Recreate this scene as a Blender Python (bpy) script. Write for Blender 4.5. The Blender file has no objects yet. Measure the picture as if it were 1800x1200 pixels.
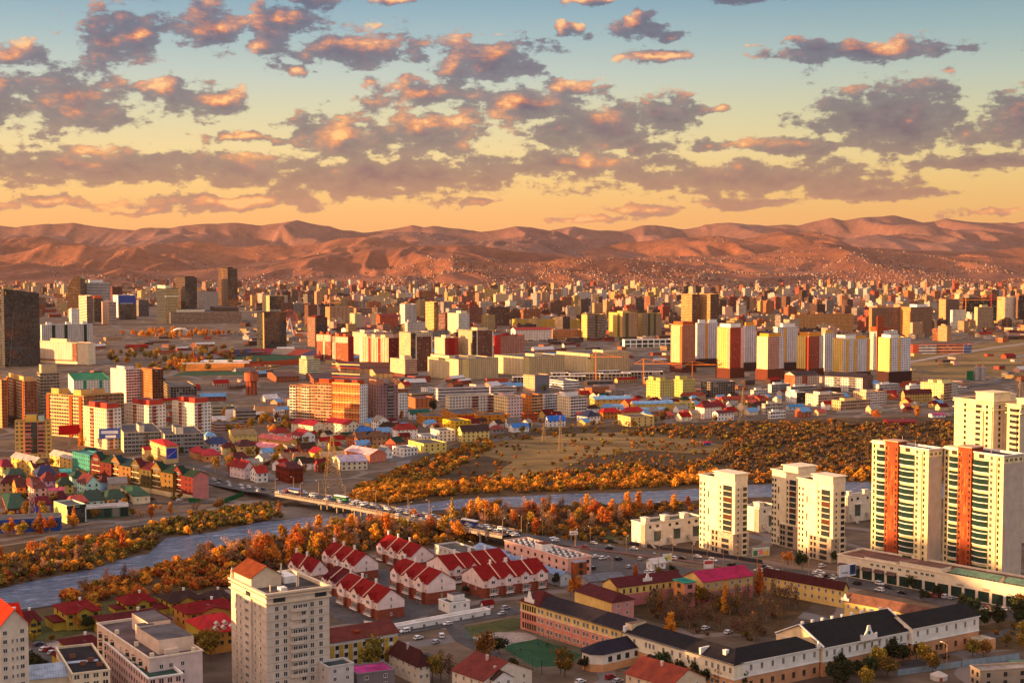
import bpy, math, random
import numpy as np
from mathutils import Vector
R = math.radians
sc = bpy.context.scene
COL = sc.collection
rng = random.Random(7)
nrg = np.random.default_rng(11)

# camera
CAM_H, FPX, HOR = 160.0, 2600.0, 450.0
PIT = math.atan((600 - HOR) / FPX)
cp, sp = math.cos(PIT), math.sin(PIT)
cam = bpy.data.cameras.new('camera')
camo = bpy.data.objects.new('camera', cam)
COL.objects.link(camo)
camo.location = (0, 0, CAM_H)
camo.rotation_euler = (math.pi / 2 - PIT, 0, 0)
cam.sensor_width = 36
cam.lens = 36 * FPX / 1800
cam.clip_start = 1
cam.clip_end = 60000
sc.camera = camo

# sun
SUN_AZ = (-0.966, -0.26)          # horizontal direction towards the low sun (west-south-west)
SUN_EL = R(4.6)
sd = Vector((SUN_AZ[0] * math.cos(SUN_EL), SUN_AZ[1] * math.cos(SUN_EL), math.sin(SUN_EL))).normalized()
sun = bpy.data.lights.new('sun', 'SUN')
suno = bpy.data.objects.new('sun', sun)
COL.objects.link(suno)
sun.energy = 5.0
sun.color = (1.0, 0.52, 0.20)
sun.angle = R(0.5)
suno.rotation_euler = sd.to_track_quat('Z', 'Y').to_euler()

# colour management
vs = sc.view_settings
vs.view_transform = 'Standard'
vs.look = 'None'
vs.gamma = 1
vs.use_curve_mapping = False
vs.exposure = 1.38
sc.cycles.max_bounces = 4
sc.cycles.volume_bounces = 0
sc.cycles.transparent_max_bounces = 8

def lin(c):
 """sRGB 0..255 -> linear rgba"""
 out = []
 for v in c[:3]:
  v /= 255.0
  out.append(v / 12.92 if v <= 0.04045 else ((v + 0.055) / 1.055) ** 2.4)
 return (out[0], out[1], out[2], 1.0)

# world: sky with sunset clouds
world = bpy.data.worlds.new('World')
sc.world = world
world.use_nodes = True
world.cycles.sampling_method = 'MANUAL'
world.cycles.sample_map_resolution = 256
wt = world.node_tree
wt.nodes.clear()

class NT:
 """small helper round a node tree"""

 def __init__(s, t):
  s.t = t

 def n(s, typ, ins=None, **kw):
  nd = s.t.nodes.new(typ)
  for k, v in kw.items():
   setattr(nd, k, v)
  if ins:
   for k, v in ins.items():
    if hasattr(v, 'is_output'):
     s.t.links.new(v, nd.inputs[k])
    else:
     nd.inputs[k].default_value = v
  return nd

 def m(s, op, a, b=0.0, c=0.0, clamp=False):
  return s.n('ShaderNodeMath', {0: a, 1: b, 2: c}, operation=op, use_clamp=clamp).outputs[0]

 def v(s, op, a, b=(0, 0, 0)):
  nd = s.n('ShaderNodeVectorMath', {0: a, 1: b}, operation=op)
  return nd.outputs['Value'] if op in ('LENGTH', 'DOT_PRODUCT', 'DISTANCE') else nd.outputs[0]

 def mix(s, f, a, b, blend='MIX'):
  nd = s.n('ShaderNodeMix', {0: f}, data_type='RGBA', blend_type=blend)
  for i, q in ((6, a), (7, b)):
   if hasattr(q, 'is_output'):
    s.t.links.new(q, nd.inputs[i])
   else:
    nd.inputs[i].default_value = q
  return nd.outputs[2]

 def ramp(s, f, stops, interp='LINEAR'):
  nd = s.n('ShaderNodeValToRGB', {0: f})
  cr = nd.color_ramp
  cr.interpolation = interp
  while len(cr.elements) > 1:
   cr.elements.remove(cr.elements[-1])
  cr.elements[0].position, cr.elements[0].color = stops[0]
  for p, c in stops[1:]:
   e = cr.elements.new(p)
   e.color = c
  return nd.outputs[0]

 def sstep(s, x, a, b):
  nd = s.n('ShaderNodeMapRange', {0: x, 1: a, 2: b, 3: 0.0, 4: 1.0}, interpolation_type='SMOOTHSTEP')
  return nd.outputs[0]

 def noise(s, vec, scale, detail=4.0, rough=0.55, dist=0.0, out=0):
  return s.n('ShaderNodeTexNoise', {'Vector': vec, 'Scale': scale, 'Detail': detail, 'Roughness': rough,
                                          'Distortion': dist}).outputs[out]

CLOUDS = [(235, 85, 82, 52), (380, 64, 58, 44), (494, 64, 60, 42), (548, 12, 52, 18), (640, 92, 118, 34),
          (860, 108, 100, 40), (735, 165, 100, 28), (905, 185, 140, 34), (600, 245, 92, 42), (745, 240, 130, 42),
          (12, 195, 46, 42), (145, 195, 118, 54), (372, 186, 66, 28), (300, 172, 40, 20), (50, 122, 62, 22),
          (1050, 228, 128, 48), (1175, 200, 60, 26), (180, 300, 230, 32), (420, 305, 130, 24), (670, 312, 250, 38),
          (1010, 292, 180, 24), (1320, 318, 270, 32), (1560, 224, 150, 64), (1775, 225, 80, 48), (1400, 262, 110, 16),
          (1500, 106, 150, 20), (1120, 58, 52, 24), (1165, 72, 26, 13), (1012, 56, 26, 16), (420, 356, 190, 15),
          (90, 360, 90, 11), (1125, 370, 66, 10), (1300, 358, 76, 11), (1700, 376, 60, 9), (1700, 294, 130, 14),
          (1232, 260, 48, 12), (425, 250, 66, 12), (1110, 256, 70, 15), (1310, 6, 70, 16), (1060, 5, 60, 12),
          (1150, 108, 50, 11), (820, 356, 28, 6), (1800, 104, 30, 14), (1520, 345, 120, 10), (510, 132, 34, 12),
          (1010, 160, 60, 14), (700, 10, 40, 9), (1240, 196, 28, 10), (1040, 385, 90, 7), (270, 372, 70, 6)]

def cloud_group():
 g = bpy.data.node_groups.new('cloud_field', 'ShaderNodeTree')
 g.interface.new_socket('P', in_out='INPUT', socket_type='NodeSocketVector')
 g.interface.new_socket('F', in_out='OUTPUT', socket_type='NodeSocketFloat')
 t = NT(g)
 gi = t.n('NodeGroupInput').outputs[0]
 go = t.n('NodeGroupOutput')
 w = t.v('SUBTRACT', t.noise(gi, 0.018, 3.0, 0.5, out=1), (0.5, 0.5, 0.5))
 pw = t.v('ADD', gi, t.v('MULTIPLY', w, (120, 36, 0)))
 acc = None
 for (cx, cy, rx, ry) in CLOUDS:
  d = t.v('MULTIPLY', t.v('SUBTRACT', pw, (cx, cy, 0)), (1 / rx, 1 / ry, 0))
  d2 = t.v('DOT_PRODUCT', d, d)
  acc = d2 if acc is None else t.m('SMOOTH_MIN', acc, d2, 0.5)
 base = t.m('SUBTRACT', 1.27, t.m('MULTIPLY', t.m('SQRT', acc), 1.0))
 ns = t.noise(t.v('MULTIPLY', gi, (1, 1.9, 0)), 0.018, 10.0, 0.64)
 f = t.m('ADD', t.m('MAXIMUM', base, -1.6), t.m('MULTIPLY', t.m('SUBTRACT', ns, 0.49), 3.5))
 g.links.new(f, go.inputs[0])
 return g

def build_sky():
 t = NT(wt)
 d = t.n('ShaderNodeTexCoord').outputs['Generated']
 d = t.v('NORMALIZE', d)
 s = t.n('ShaderNodeSeparateXYZ', {0: d})
 x, y, z = s.outputs
 az = t.m('ARCTAN2', x, y)
 hyp = t.m('SQRT', t.m('ADD', t.m('MULTIPLY', x, x), t.m('MULTIPLY', y, y)))
 el = t.m('ARCTAN2', z, hyp)
 eld = t.m('MULTIPLY', el, 180 / math.pi)
 px = t.m('MULTIPLY_ADD', az, 2620.0, 900.0)
 py = t.m('MULTIPLY_ADD', el, -2600.0, 450.0)
 P = t.n('ShaderNodeCombineXYZ', {0: px, 1: py, 2: 0.0}).outputs[0]
 # clear sky: physically based sky, graded to the sunset's teal / cream / orange bands
 grad = t.ramp(t.m('DIVIDE', eld, 40.0, clamp=True), [
  (0.0, lin((246, 164, 98))), (0.035, lin((252, 184, 112))), (0.07, lin((252, 206, 132))), (0.10, lin((246, 218, 158))),
  (0.135, lin((224, 216, 176))), (0.17, lin((198, 208, 196))), (0.21, lin((164, 190, 196))), (0.25, lin((130, 168, 190))),
  (0.32, (0.70, 0.68, 0.88, 1)), (0.5, (0.98, 0.84, 0.90, 1)), (1.0, (0.88, 0.76, 0.82, 1))])
 sky = t.n('ShaderNodeTexSky', sky_type='NISHITA', sun_disc=False, sun_elevation=SUN_EL,
              sun_rotation=math.atan2(SUN_AZ[0], SUN_AZ[1]), altitude=1300, air_density=1.2, dust_density=2.0).outputs[0]
 skys = t.v('MULTIPLY', sky, (0.09, 0.09, 0.09))
 base = t.mix(0.18, grad, skys)
 # a little teal cast towards the east (away from the sun)
 east = t.sstep(az, -0.1, 0.4)
 base = t.mix(t.m('MULTIPLY', east, 0.30), base, lin((190, 205, 190)), 'MULTIPLY')
 # clouds
 cg = cloud_group()

 def F(vec):
  nd = t.n('ShaderNodeGroup', {0: vec}) if False else t.t.nodes.new('ShaderNodeGroup')
  nd.node_tree = cg
  t.t.links.new(vec, nd.inputs[0])
  return nd.outputs[0]
 f0 = F(P)
 f1 = F(t.v('ADD', P, (-16, -15, 0)))
 alpha = t.sstep(f0, 0.12, 0.52)
 thick = t.sstep(f0, 0.3, 2.2)
 edge = t.m('SUBTRACT', f0, f1)
 big = t.noise(t.v('MULTIPLY', P, (1, 1.4, 0)), 0.008, 3.0, 0.5)
 lit = t.m('ADD', t.m('MULTIPLY', edge, 0.62), t.m('MULTIPLY_ADD', big, 2.6, -1.12))
 # clouds further from the sun side catch less of it
 lit = t.m('SUBTRACT', lit, t.m('MULTIPLY', t.sstep(px, 700, 1800), 0.32))
 lit = t.m('SUBTRACT', lit, t.m('MULTIPLY', t.sstep(py, 255, 300), 0.40))
 lit = t.m('ADD', lit, t.m('MULTIPLY', t.sstep(py, 335, 360), 0.45))
 litc = t.ramp(lit, [(0.0, lin((88, 78, 102))), (0.34, lin((118, 94, 108))), (0.60, lin((182, 116, 98))),
      (0.82, lin((232, 148, 98))), (1.05 - .05, lin((252, 192, 122)))])
 # low clouds take on the warm colour of the horizon
 low = t.sstep(py, 230, 390)
 cc = t.mix(t.m('MULTIPLY', low, 0.34), litc, lin((226, 152, 104)))
 cc = t.mix(t.m('MULTIPLY', t.m('SUBTRACT', 1.0, thick), 0.25), cc, base)
 col = t.mix(t.m('MULTIPLY', alpha, 0.97), base, cc)
 # glow of the sunset around the sun's side
 sdot = t.v('DOT_PRODUCT', d, tuple(sd))
 glow = t.sstep(sdot, 0.2, 1.0)
 col = t.mix(t.m('MULTIPLY', glow, 0.6), col, (2.2, 1.2, 0.62, 1))
 # below the horizon: dull ground colour
 below = t.sstep(eld, -0.6, -2.0)
 col = t.mix(below, col, lin((110, 80, 62)))
 bg = t.n('ShaderNodeBackground', {0: col, 1: 0.44})
 out = t.n('ShaderNodeOutputWorld', {0: bg.outputs[0]})

build_sky()

# pixel <-> place helpers (flat valley floor)
def ray(px, py):
 u, v = (px - 900) / FPX, (600 - py) / FPX
 return (u, cp + v * sp, -sp + v * cp)

def G(px, py, z=0.0):
 """point at height z that the photograph shows at (px, py)"""
 d = ray(px, py)
 t = (z - CAM_H) / d[2]
 return Vector((d[0] * t, d[1] * t, z))

def Zat(Y, py):
 """height seen at image row py at ground distance Y"""
 k = (600 - py) / FPX
 return CAM_H + Y * (k * cp - sp) / (cp + k * sp)

def PX(p):
 f = p[1] * cp - (p[2] - CAM_H) * sp
 v = p[1] * sp + (p[2] - CAM_H) * cp
 return 900 + FPX * p[0] / f, 600 - FPX * v / f

def along(C, d, px, z=0.0):
 """distance t so that C + t d shows at column px"""
 k = (px - 900) / FPX
 return (k * (C[1] * cp - (z - CAM_H) * sp) - C[0]) / (d[0] - k * d[1] * cp)

# object helpers
def tag(o, label=None, cat=None, group=None, kind=None):
 if label: o['label'] = label
 if cat: o['category'] = cat
 if group: o['group'] = group
 if kind: o['kind'] = kind
 return o

def empty(name, loc, rz=0.0):
 o = bpy.data.objects.new(name, None)
 COL.objects.link(o)
 o.location = loc
 o.rotation_euler = (0, 0, rz)
 o.empty_display_size = 1
 return o

def thing(name, label, cat, loc, rz=0.0, group=None):
 return tag(empty(name, loc, rz), label, cat, group)

def dup(root, loc, rz, label=None, group=None, scale=None, color=None):
 """copy of a thing with copies of its parts and sub-parts"""
 r = root.copy()
 COL.objects.link(r)
 r.location = loc
 r.rotation_euler = (0, 0, rz)
 if scale: r.scale = scale if hasattr(scale, '__len__') else (scale,) * 3
 if label: r['label'] = label
 if group: r['group'] = group
 if color: r.color = color
 for ch in list(root.children):
  c = ch.copy()
  COL.objects.link(c)
  c.parent = r
  if color: c.color = color
  for g2 in ch.children:
   e = g2.copy()
   COL.objects.link(e)
   e.parent = c
 return r

class MB:
 """mesh builder: polygons with material slot, colour and uv"""

 def __init__(s):
  s.v, s.f, s.m, s.c, s.u = [], [], [], [], []
  s.mats = []

 def mi(s, mat):
  if mat not in s.mats:
   s.mats.append(mat)
  return s.mats.index(mat)

 def poly(s, pts, mat, col=(0.5, 0.5, 0.5), uv=None):
  b = len(s.v)
  s.v += [tuple(p) for p in pts]
  s.f.append(tuple(range(b, b + len(pts))))
  s.m.append(s.mi(mat))
  s.c.append(col)
  s.u.append(uv if uv else [(0, 0)] * len(pts))

 def wall(s, p, q, z0, z1, mat, col, nb=None, nf=None, bay=3.2, fl=3.0):
  """vertical wall from p to q (outside on the right-hand side when walking p->q), uv in bays x floors"""
  L = math.hypot(q[0] - p[0], q[1] - p[1])
  nb = nb or max(1, round(L / bay))
  nf = nf or max(1, round((z1 - z0) / fl))
  s.poly([(p[0], p[1], z0), (q[0], q[1], z0), (q[0], q[1], z1), (p[0], p[1], z1)], mat, col,
               [(0, 0), (nb, 0), (nb, nf), (0, nf)])

 def box(s, x0, x1, y0, y1, z0, z1, mat, col, top=None, bottom=False):
  a, b, c, d = (x0, y0), (x1, y0), (x1, y1), (x0, y1)
  for p, q in ((a, b), (b, c), (c, d), (d, a)):
   s.wall(p, q, z0, z1, mat, col)
  tm, tc = top or (mat, col)
  s.poly([(x0, y0, z1), (x1, y0, z1), (x1, y1, z1), (x0, y1, z1)], tm, tc, [(0, 0), (x1 - x0, 0), (x1 - x0, y1 - y0), (0, y1 - y0)])
  if bottom:
   s.poly([(x0, y1, z0), (x1, y1, z0), (x1, y0, z0), (x0, y0, z0)], mat, col)

 def bar(s, a, b, w, mat, col, h=None):
  """square bar between two points"""
  a, b = Vector(a), Vector(b)
  d = (b - a).normalized()
  up = Vector((0, 0, 1)) if abs(d.z) < 0.9 else Vector((1, 0, 0))
  x = d.cross(up).normalized() * (w / 2)
  y = d.cross(x).normalized() * ((h or w) / 2)
  r = [x + y, -x + y, -x - y, x - y]
  for i in range(4):
   j = (i + 1) % 4
   s.poly([a + r[i], a + r[j], b + r[j], b + r[i]], mat, col)
  s.poly([a + q for q in r[::-1]], mat, col)
  s.poly([b + q for q in r], mat, col)

 def cyl(s, x, y, z0, z1, r0, r1, n, mat, col, cap=True):
  pa = [(x + r0 * math.cos(2 * math.pi * i / n), y + r0 * math.sin(2 * math.pi * i / n), z0) for i in range(n)]
  pb = [(x + r1 * math.cos(2 * math.pi * i / n), y + r1 * math.sin(2 * math.pi * i / n), z1) for i in range(n)]
  for i in range(n):
   j = (i + 1) % n
   s.poly([pa[i], pa[j], pb[j], pb[i]], mat, col)
  if cap:
   s.poly(pb, mat, col)

 def build(s, name, parent=None, smooth=False):
  me = bpy.data.meshes.new(name)
  me.from_pydata(s.v, [], s.f)
  for mt in s.mats:
   me.materials.append(M[mt])
  me.polygons.foreach_set('material_index', s.m)
  ca = me.color_attributes.new('Col', 'FLOAT_COLOR', 'CORNER')
  cols, uvs = [], []
  for f, c, u in zip(s.f, s.c, s.u):
   for k in range(len(f)):
    cols += [c[0], c[1], c[2], 1.0]
    uvs += [u[k][0], u[k][1]]
  ca.data.foreach_set('color', cols)
  ul = me.uv_layers.new(name='UVMap')
  ul.data.foreach_set('uv', uvs)
  if smooth:
   me.polygons.foreach_set('use_smooth', [True] * len(s.f))
  me.update()
  o = bpy.data.objects.new(name, me)
  COL.objects.link(o)
  if parent: o.parent = parent
  return o

def np_mesh(name, verts, faces, mats, cols=None, midx=None, smooth=False, parent=None):
 """fast mesh from arrays: faces (n,k) all of the same size, cols per vertex"""
 me = bpy.data.meshes.new(name)
 n, k = faces.shape
 me.vertices.add(len(verts))
 me.vertices.foreach_set('co', np.ascontiguousarray(verts, dtype=np.float32).ravel())
 me.loops.add(n * k)
 me.loops.foreach_set('vertex_index', np.ascontiguousarray(faces, dtype=np.int32).ravel())
 me.polygons.add(n)
 me.polygons.foreach_set('loop_start', np.arange(0, n * k, k, dtype=np.int32))
 for mt in mats:
  me.materials.append(M[mt])
 if midx is not None:
  me.polygons.foreach_set('material_index', np.asarray(midx, dtype=np.int32))
 if smooth:
  me.polygons.foreach_set('use_smooth', np.ones(n, dtype=bool))
 me.update(calc_edges=True)
 if cols is not None:
  ca = me.color_attributes.new('Col', 'FLOAT_COLOR', 'POINT')
  c4 = np.ones((len(verts), 4), dtype=np.float32)
  c4[:, :3] = cols
  ca.data.foreach_set('color', c4.ravel())
 me.validate()
 o = bpy.data.objects.new(name, me)
 COL.objects.link(o)
 if parent: o.parent = parent
 return o

# materials
M = {}

def newmat(name):
 m = bpy.data.materials.new(name)
 m.use_nodes = True
 t = NT(m.node_tree)
 b = m.node_tree.nodes['Principled BSDF']
 M[name] = m
 return t, b

def setp(t, b, **kw):
 for k, v in kw.items():
  k = {'base': 'Base Color', 'rough': 'Roughness', 'spec': 'Specular IOR Level', 'metal': 'Metallic'}.get(k, k)
  if hasattr(v, 'is_output'):
   t.t.links.new(v, b.inputs[k])
  else:
   b.inputs[k].default_value = v

def colattr(t):
 return t.n('ShaderNodeVertexColor', layer_name='Col').outputs[0]

def facade(name, x0, x1, y0, y1, glass=(0.035, 0.04, 0.045), slab=0.0, mull=0.0, litshare=0.0):
 """wall with a grid of windows, uv in bays x floors; wall colour from the mesh"""
 t, b = newmat(name)
 uv = t.n('ShaderNodeUVMap', uv_map='UVMap').outputs[0]
 col = colattr(t)
 s = t.n('ShaderNodeSeparateXYZ', {0: uv})
 u, v = s.outputs[0], s.outputs[1]
 fu, fv = t.m('FRACT', u), t.m('FRACT', v)

 def inside(f, a, c):
  return t.m('MULTIPLY', t.m('GREATER_THAN', f, a), t.m('LESS_THAN', f, c))
 mask = t.m('MULTIPLY', inside(fu, x0, x1), inside(fv, y0, y1))
 if mull:
  mid = (x0 + x1) / 2
  mask = t.m('MULTIPLY', mask, t.m('SUBTRACT', 1.0, inside(fu, mid - mull, mid + mull)))
 cell = t.v('FLOOR', uv)
 oi = t.n('ShaderNodeObjectInfo').outputs['Random']
 rnd = t.n('ShaderNodeTexWhiteNoise', {'Vector': cell, 'W': oi}, noise_dimensions='4D').outputs[0]
 # dirt and unevenness of the plaster
 oc = t.n('ShaderNodeTexCoord').outputs['Object']
 dirt = t.noise(t.v('MULTIPLY', oc, (0.25, 0.25, 0.05)), 1.0, 4.0, 0.6)
 wall = t.mix(1.0, col, t.ramp(dirt, [(0.25, (0.72, 0.70, 0.68, 1)), (0.6, (1, 1, 1, 1))]), 'MULTIPLY')
 if slab:
  wall = t.mix(t.m('MULTIPLY', t.m('LESS_THAN', fv, slab), 0.55), wall, (0.75, 0.72, 0.66, 1))
 gl = t.mix(rnd, (glass[0] * 0.4, glass[1] * 0.4, glass[2] * 0.4, 1), (glass[0] * 1.9, glass[1] * 1.8, glass[2] * 1.7, 1))
 gl = t.mix(t.m('GREATER_THAN', rnd, 2.0 if name == 'f_glass' else 0.90), gl, (0.22, 0.19, 0.15, 1))
 base = t.mix(mask, wall, gl)
 g9 = name == 'f_glass'
 setp(t, b, base=base, rough=t.m('MULTIPLY_ADD', mask, -0.82 if g9 else -0.72, 0.88), spec=t.m('MULTIPLY_ADD', mask, 0.9 if g9 else 0.3, 0.08))
 return M[name]

def simple(name, rough=0.85, spec=0.3, metal=0.0, dirt=0.25, scale=0.3, fixed=None, seams=0.0):
 t, b = newmat(name)
 col = colattr(t) if fixed is None else None
 oc = t.n('ShaderNodeTexCoord').outputs['Object']
 nz = t.noise(oc, scale, 6.0, 0.65)
 lo = 1 - dirt * 1.5
 rm = t.ramp(nz, [(0.3, (lo, lo * 0.98, lo * 0.95, 1)), (0.62, (1, 1, 1, 1))])
 base = t.mix(1.0, col if fixed is None else (*fixed, 1), rm, 'MULTIPLY')
 if seams:
  uv = t.n('ShaderNodeUVMap', uv_map='UVMap').outputs[0]
  fu = t.m('FRACT', t.m('MULTIPLY', t.n('ShaderNodeSeparateXYZ', {0: uv}).outputs[0], 1.0 / seams))
  base = t.mix(t.m('MULTIPLY', t.m('LESS_THAN', fu, 0.12), 0.4), base, (0.05, 0.03, 0.03, 1))
 setp(t, b, base=base, rough=rough, spec=spec, metal=metal)
 return M[name]

facade('f_win', 0.24, 0.76, 0.28, 0.80, mull=0.03)
facade('f_small', 0.32, 0.68, 0.34, 0.78)
facade('f_wide', 0.10, 0.90, 0.32, 0.84, mull=0.02)
facade('f_band', -1, 2, 0.36, 0.80)
facade('f_balc', 0.06, 0.94, 0.40, 1.1, glass=(0.05, 0.045, 0.04), slab=0.14)  # shade of the balcony recesses put into the opening colour
facade('f_strip', 0.30, 0.70, -1, 2, slab=0.1)
facade('f_frame', 0.07, 0.93, 0.10, 0.94, glass=(0.03, 0.025, 0.02))  # dark colour stands in for shade inside open, unglazed floors
facade('f_glass', 0.03, 0.97, 0.06, 0.96, glass=(0.03, 0.035, 0.04))
facade('f_shop', 0.08, 0.92, 0.06, 0.80, glass=(0.03, 0.05, 0.045))
simple('plain', 0.9, 0.08, dirt=0.16, scale=0.25)
simple('brick', 0.9, 0.08, dirt=0.3, scale=0.8)
simple('roof', 0.85, 0.10, dirt=0.28, scale=0.35)
simple('roofseam', 0.7, 0.15, dirt=0.35, scale=0.25, seams=0.9)
simple('roofflat', 0.95, 0.05, dirt=0.4, scale=0.12)
simple('paint', 0.4, 0.5, dirt=0.05)
simple('metal', 0.45, 0.5, metal=0.3, dirt=0.2)
simple('carpaint', 0.25, 0.6, dirt=0.03)
simple('pane', 0.15, 0.4, dirt=0.1, fixed=(0.03, 0.04, 0.045))
simple('panegreen', 0.1, 0.7, dirt=0.2, fixed=(0.015, 0.045, 0.035))
simple('tyre', 0.9, 0.1, dirt=0.1, fixed=(0.02, 0.02, 0.02))
simple('bark', 0.95, 0.1, dirt=0.3, scale=2.0)

def leafmat(name):
 t, b = newmat(name)
 col = colattr(t)
 oi = t.n('ShaderNodeObjectInfo')
 hsv = t.n('ShaderNodeHueSaturation', {'Hue': t.m('MULTIPLY_ADD', oi.outputs['Random'], 0.05, 0.475), 'Saturation': 1.0,
                                          'Value': t.m('MULTIPLY_ADD', oi.outputs['Random'], 0.5, 0.75), 'Color': col}).outputs[0]
 oc = t.n('ShaderNodeTexCoord').outputs['Object']
 nz = t.noise(oc, 0.9, 2.0)
 base = t.mix(1.0, hsv, t.ramp(nz, [(0.3, (0.6, 0.6, 0.6, 1)), (0.7, (1.2, 1.2, 1.2, 1))]), 'MULTIPLY')
 setp(t, b, base=base, rough=0.8, spec=0.15)
 tr = t.n('ShaderNodeBsdfTranslucent', {0: base})
 mx = t.n('ShaderNodeMixShader', {0: 0.3, 1: b.outputs[0], 2: tr.outputs[0]})
 out = [n for n in t.t.nodes if n.type == 'OUTPUT_MATERIAL'][0]
 t.t.links.new(mx.outputs[0], out.inputs[0])

leafmat('leaf')

def groundmat(name, stops, scale, detail=8.0, fine=0.4, finescale=8.0, rough=0.95, stretch=(1, 1, 1)):
 t, b = newmat(name)
 oc0 = oc = t.n('ShaderNodeTexCoord').outputs['Object']
 oc = t.v('MULTIPLY', oc, stretch)
 nz = t.noise(oc, scale, detail, 0.62, 0.4)
 f2 = t.noise(oc, scale * finescale, 5.0, 0.6)
 c = t.ramp(nz, stops)
 lo = 1 - fine
 c = t.mix(1.0, c, t.ramp(f2, [(0.3, (lo, lo, lo, 1)), (0.65, (1.15, 1.15, 1.15, 1))]), 'MULTIPLY')
 if name == 'valley':
  # a web of dirt tracks and back streets
  w = t.v('ADD', oc0, t.v('MULTIPLY', t.noise(oc0, 0.01, 2.0, out=1), (60, 60, 0)))
  for sc_, wd, cl in ((0.011, 0.035, (0.21, 0.17, 0.15, 1)), (0.0045, 0.022, (0.16, 0.15, 0.155, 1))):
   vo = t.n('ShaderNodeTexVoronoi', {'Vector': w, 'Scale': sc_}, feature='DISTANCE_TO_EDGE', voronoi_dimensions='2D').outputs[0]
   c = t.mix(t.m('MULTIPLY', t.m('LESS_THAN', vo, wd), 0.8), c, cl)
 setp(t, b, base=c, rough=rough, spec=0.15)
 if name in ('hill', 'mountain'):
  bp = t.n('ShaderNodeBump', {'Strength': 1.0, 'Distance': 22.0, 'Height': t.noise(oc0, 0.004, 7.0, 0.62)})
  t.t.links.new(bp.outputs[0], b.inputs['Normal'])

groundmat('valley', [(0.25, (0.055, 0.042, 0.034, 1)), (0.45, (0.11, 0.078, 0.056, 1)), (0.6, (0.16, 0.11, 0.075, 1)), (0.8, (0.25, 0.18, 0.12, 1))], 0.012)
groundmat('drygrass', [(0.3, (0.07, 0.045, 0.022, 1)), (0.5, (0.22, 0.14, 0.05, 1)), (0.68, (0.36, 0.23, 0.085, 1))], 0.011, stretch=(0.5, 1.7, 1), fine=0.55, finescale=10)
groundmat('scrub', [(0.3, (0.035, 0.025, 0.014, 1)), (0.5, (0.075, 0.045, 0.020, 1)), (0.7, (0.12, 0.070, 0.028, 1))], 0.05)
groundmat('gravel', [(0.3, (0.10, 0.082, 0.07, 1)), (0.7, (0.24, 0.20, 0.17, 1))], 0.06)
groundmat('asphalt', [(0.3, (0.055, 0.052, 0.056, 1)), (0.7, (0.105, 0.098, 0.10, 1))], 0.05, fine=0.25)
groundmat('lawn', [(0.3, (0.045, 0.05, 0.015, 1)), (0.7, (0.10, 0.10, 0.03, 1))], 0.08)
groundmat('turf', [(0.3, (0.012, 0.05, 0.022, 1)), (0.7, (0.022, 0.08, 0.035, 1))], 0.08, fine=0.15)
groundmat('paving', [(0.3, (0.26, 0.21, 0.19, 1)), (0.7, (0.42, 0.35, 0.31, 1))], 0.1)
groundmat('hill', [(0.3, (0.13, 0.05, 0.033, 1)), (0.5, (0.20, 0.078, 0.046, 1)), (0.7, (0.29, 0.115, 0.062, 1))], 0.0016, fine=0.25, finescale=14)
groundmat('mountain', [(0.3, (0.11, 0.055, 0.05, 1)), (0.5, (0.17, 0.085, 0.072, 1)), (0.7, (0.24, 0.115, 0.09, 1))], 0.0012, fine=0.2, finescale=14)  # mauve of distance haze put into the far ranges' colour

def watermat():
 t, b = newmat('water')
 oc = t.n('ShaderNodeTexCoord').outputs['Object']
 # flow runs along the channel: long streaks broken up by small waves
 rot = t.n('ShaderNodeVectorRotate', {0: oc, 3: R(-28)}, rotation_type='Z_AXIS').outputs[0]
 n1 = t.noise(t.v('MULTIPLY', rot, (0.10, 0.30, 1)), 1.0, 8.0, 0.68, 0.8)
 n2 = t.noise(t.v('MULTIPLY', rot, (0.012, 0.05, 1)), 1.0, 3.0, 0.55)
 c = t.ramp(n1, [(0.38, (0.02, 0.04, 0.09, 1)), (0.55, (0.08, 0.125, 0.23, 1)), (0.68, (0.36, 0.43, 0.56, 1))])
 bp = t.n('ShaderNodeBump', {'Strength': 1.0, 'Distance': 1.6, 'Height': t.m('ADD', n1, t.m('MULTIPLY', n2, 1.2))})
 setp(t, b, base=c, rough=0.18, spec=0.5)
 t.t.links.new(bp.outputs[0], b.inputs['Normal'])

watermat()

# terrain
def vnoise(x, y, seed=0):
 xi, yi = np.floor(x).astype(np.int64), np.floor(y).astype(np.int64)
 xf, yf = x - xi, y - yi

 def h(a, b):
  n = (a * 374761393 + b * 668265263 + seed * 1442695041) & 0xffffffff
  n = ((n ^ (n >> 13)) * 1274126177) & 0xffffffff
  return ((n ^ (n >> 16)) & 0xffff) / 65535.0
 u, v = xf * xf * (3 - 2 * xf), yf * yf * (3 - 2 * yf)
 return (h(xi, yi) * (1 - u) + h(xi + 1, yi) * u) * (1 - v) + (h(xi, yi + 1) * (1 - u) + h(xi + 1, yi + 1) * u) * v

def fbm(x, y, o=5, seed=0, ridge=False):
 a, f, s, tot = 0.5, 1.0, 0.0, 0.0
 for i in range(o):
  n = vnoise(x * f, y * f, seed + i)
  if ridge: n = 1 - np.abs(2 * n - 1)
  s = s + a * n
  tot += a
  a *= 0.5
  f *= 2.03
 return s / tot

HILLS = []

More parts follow.
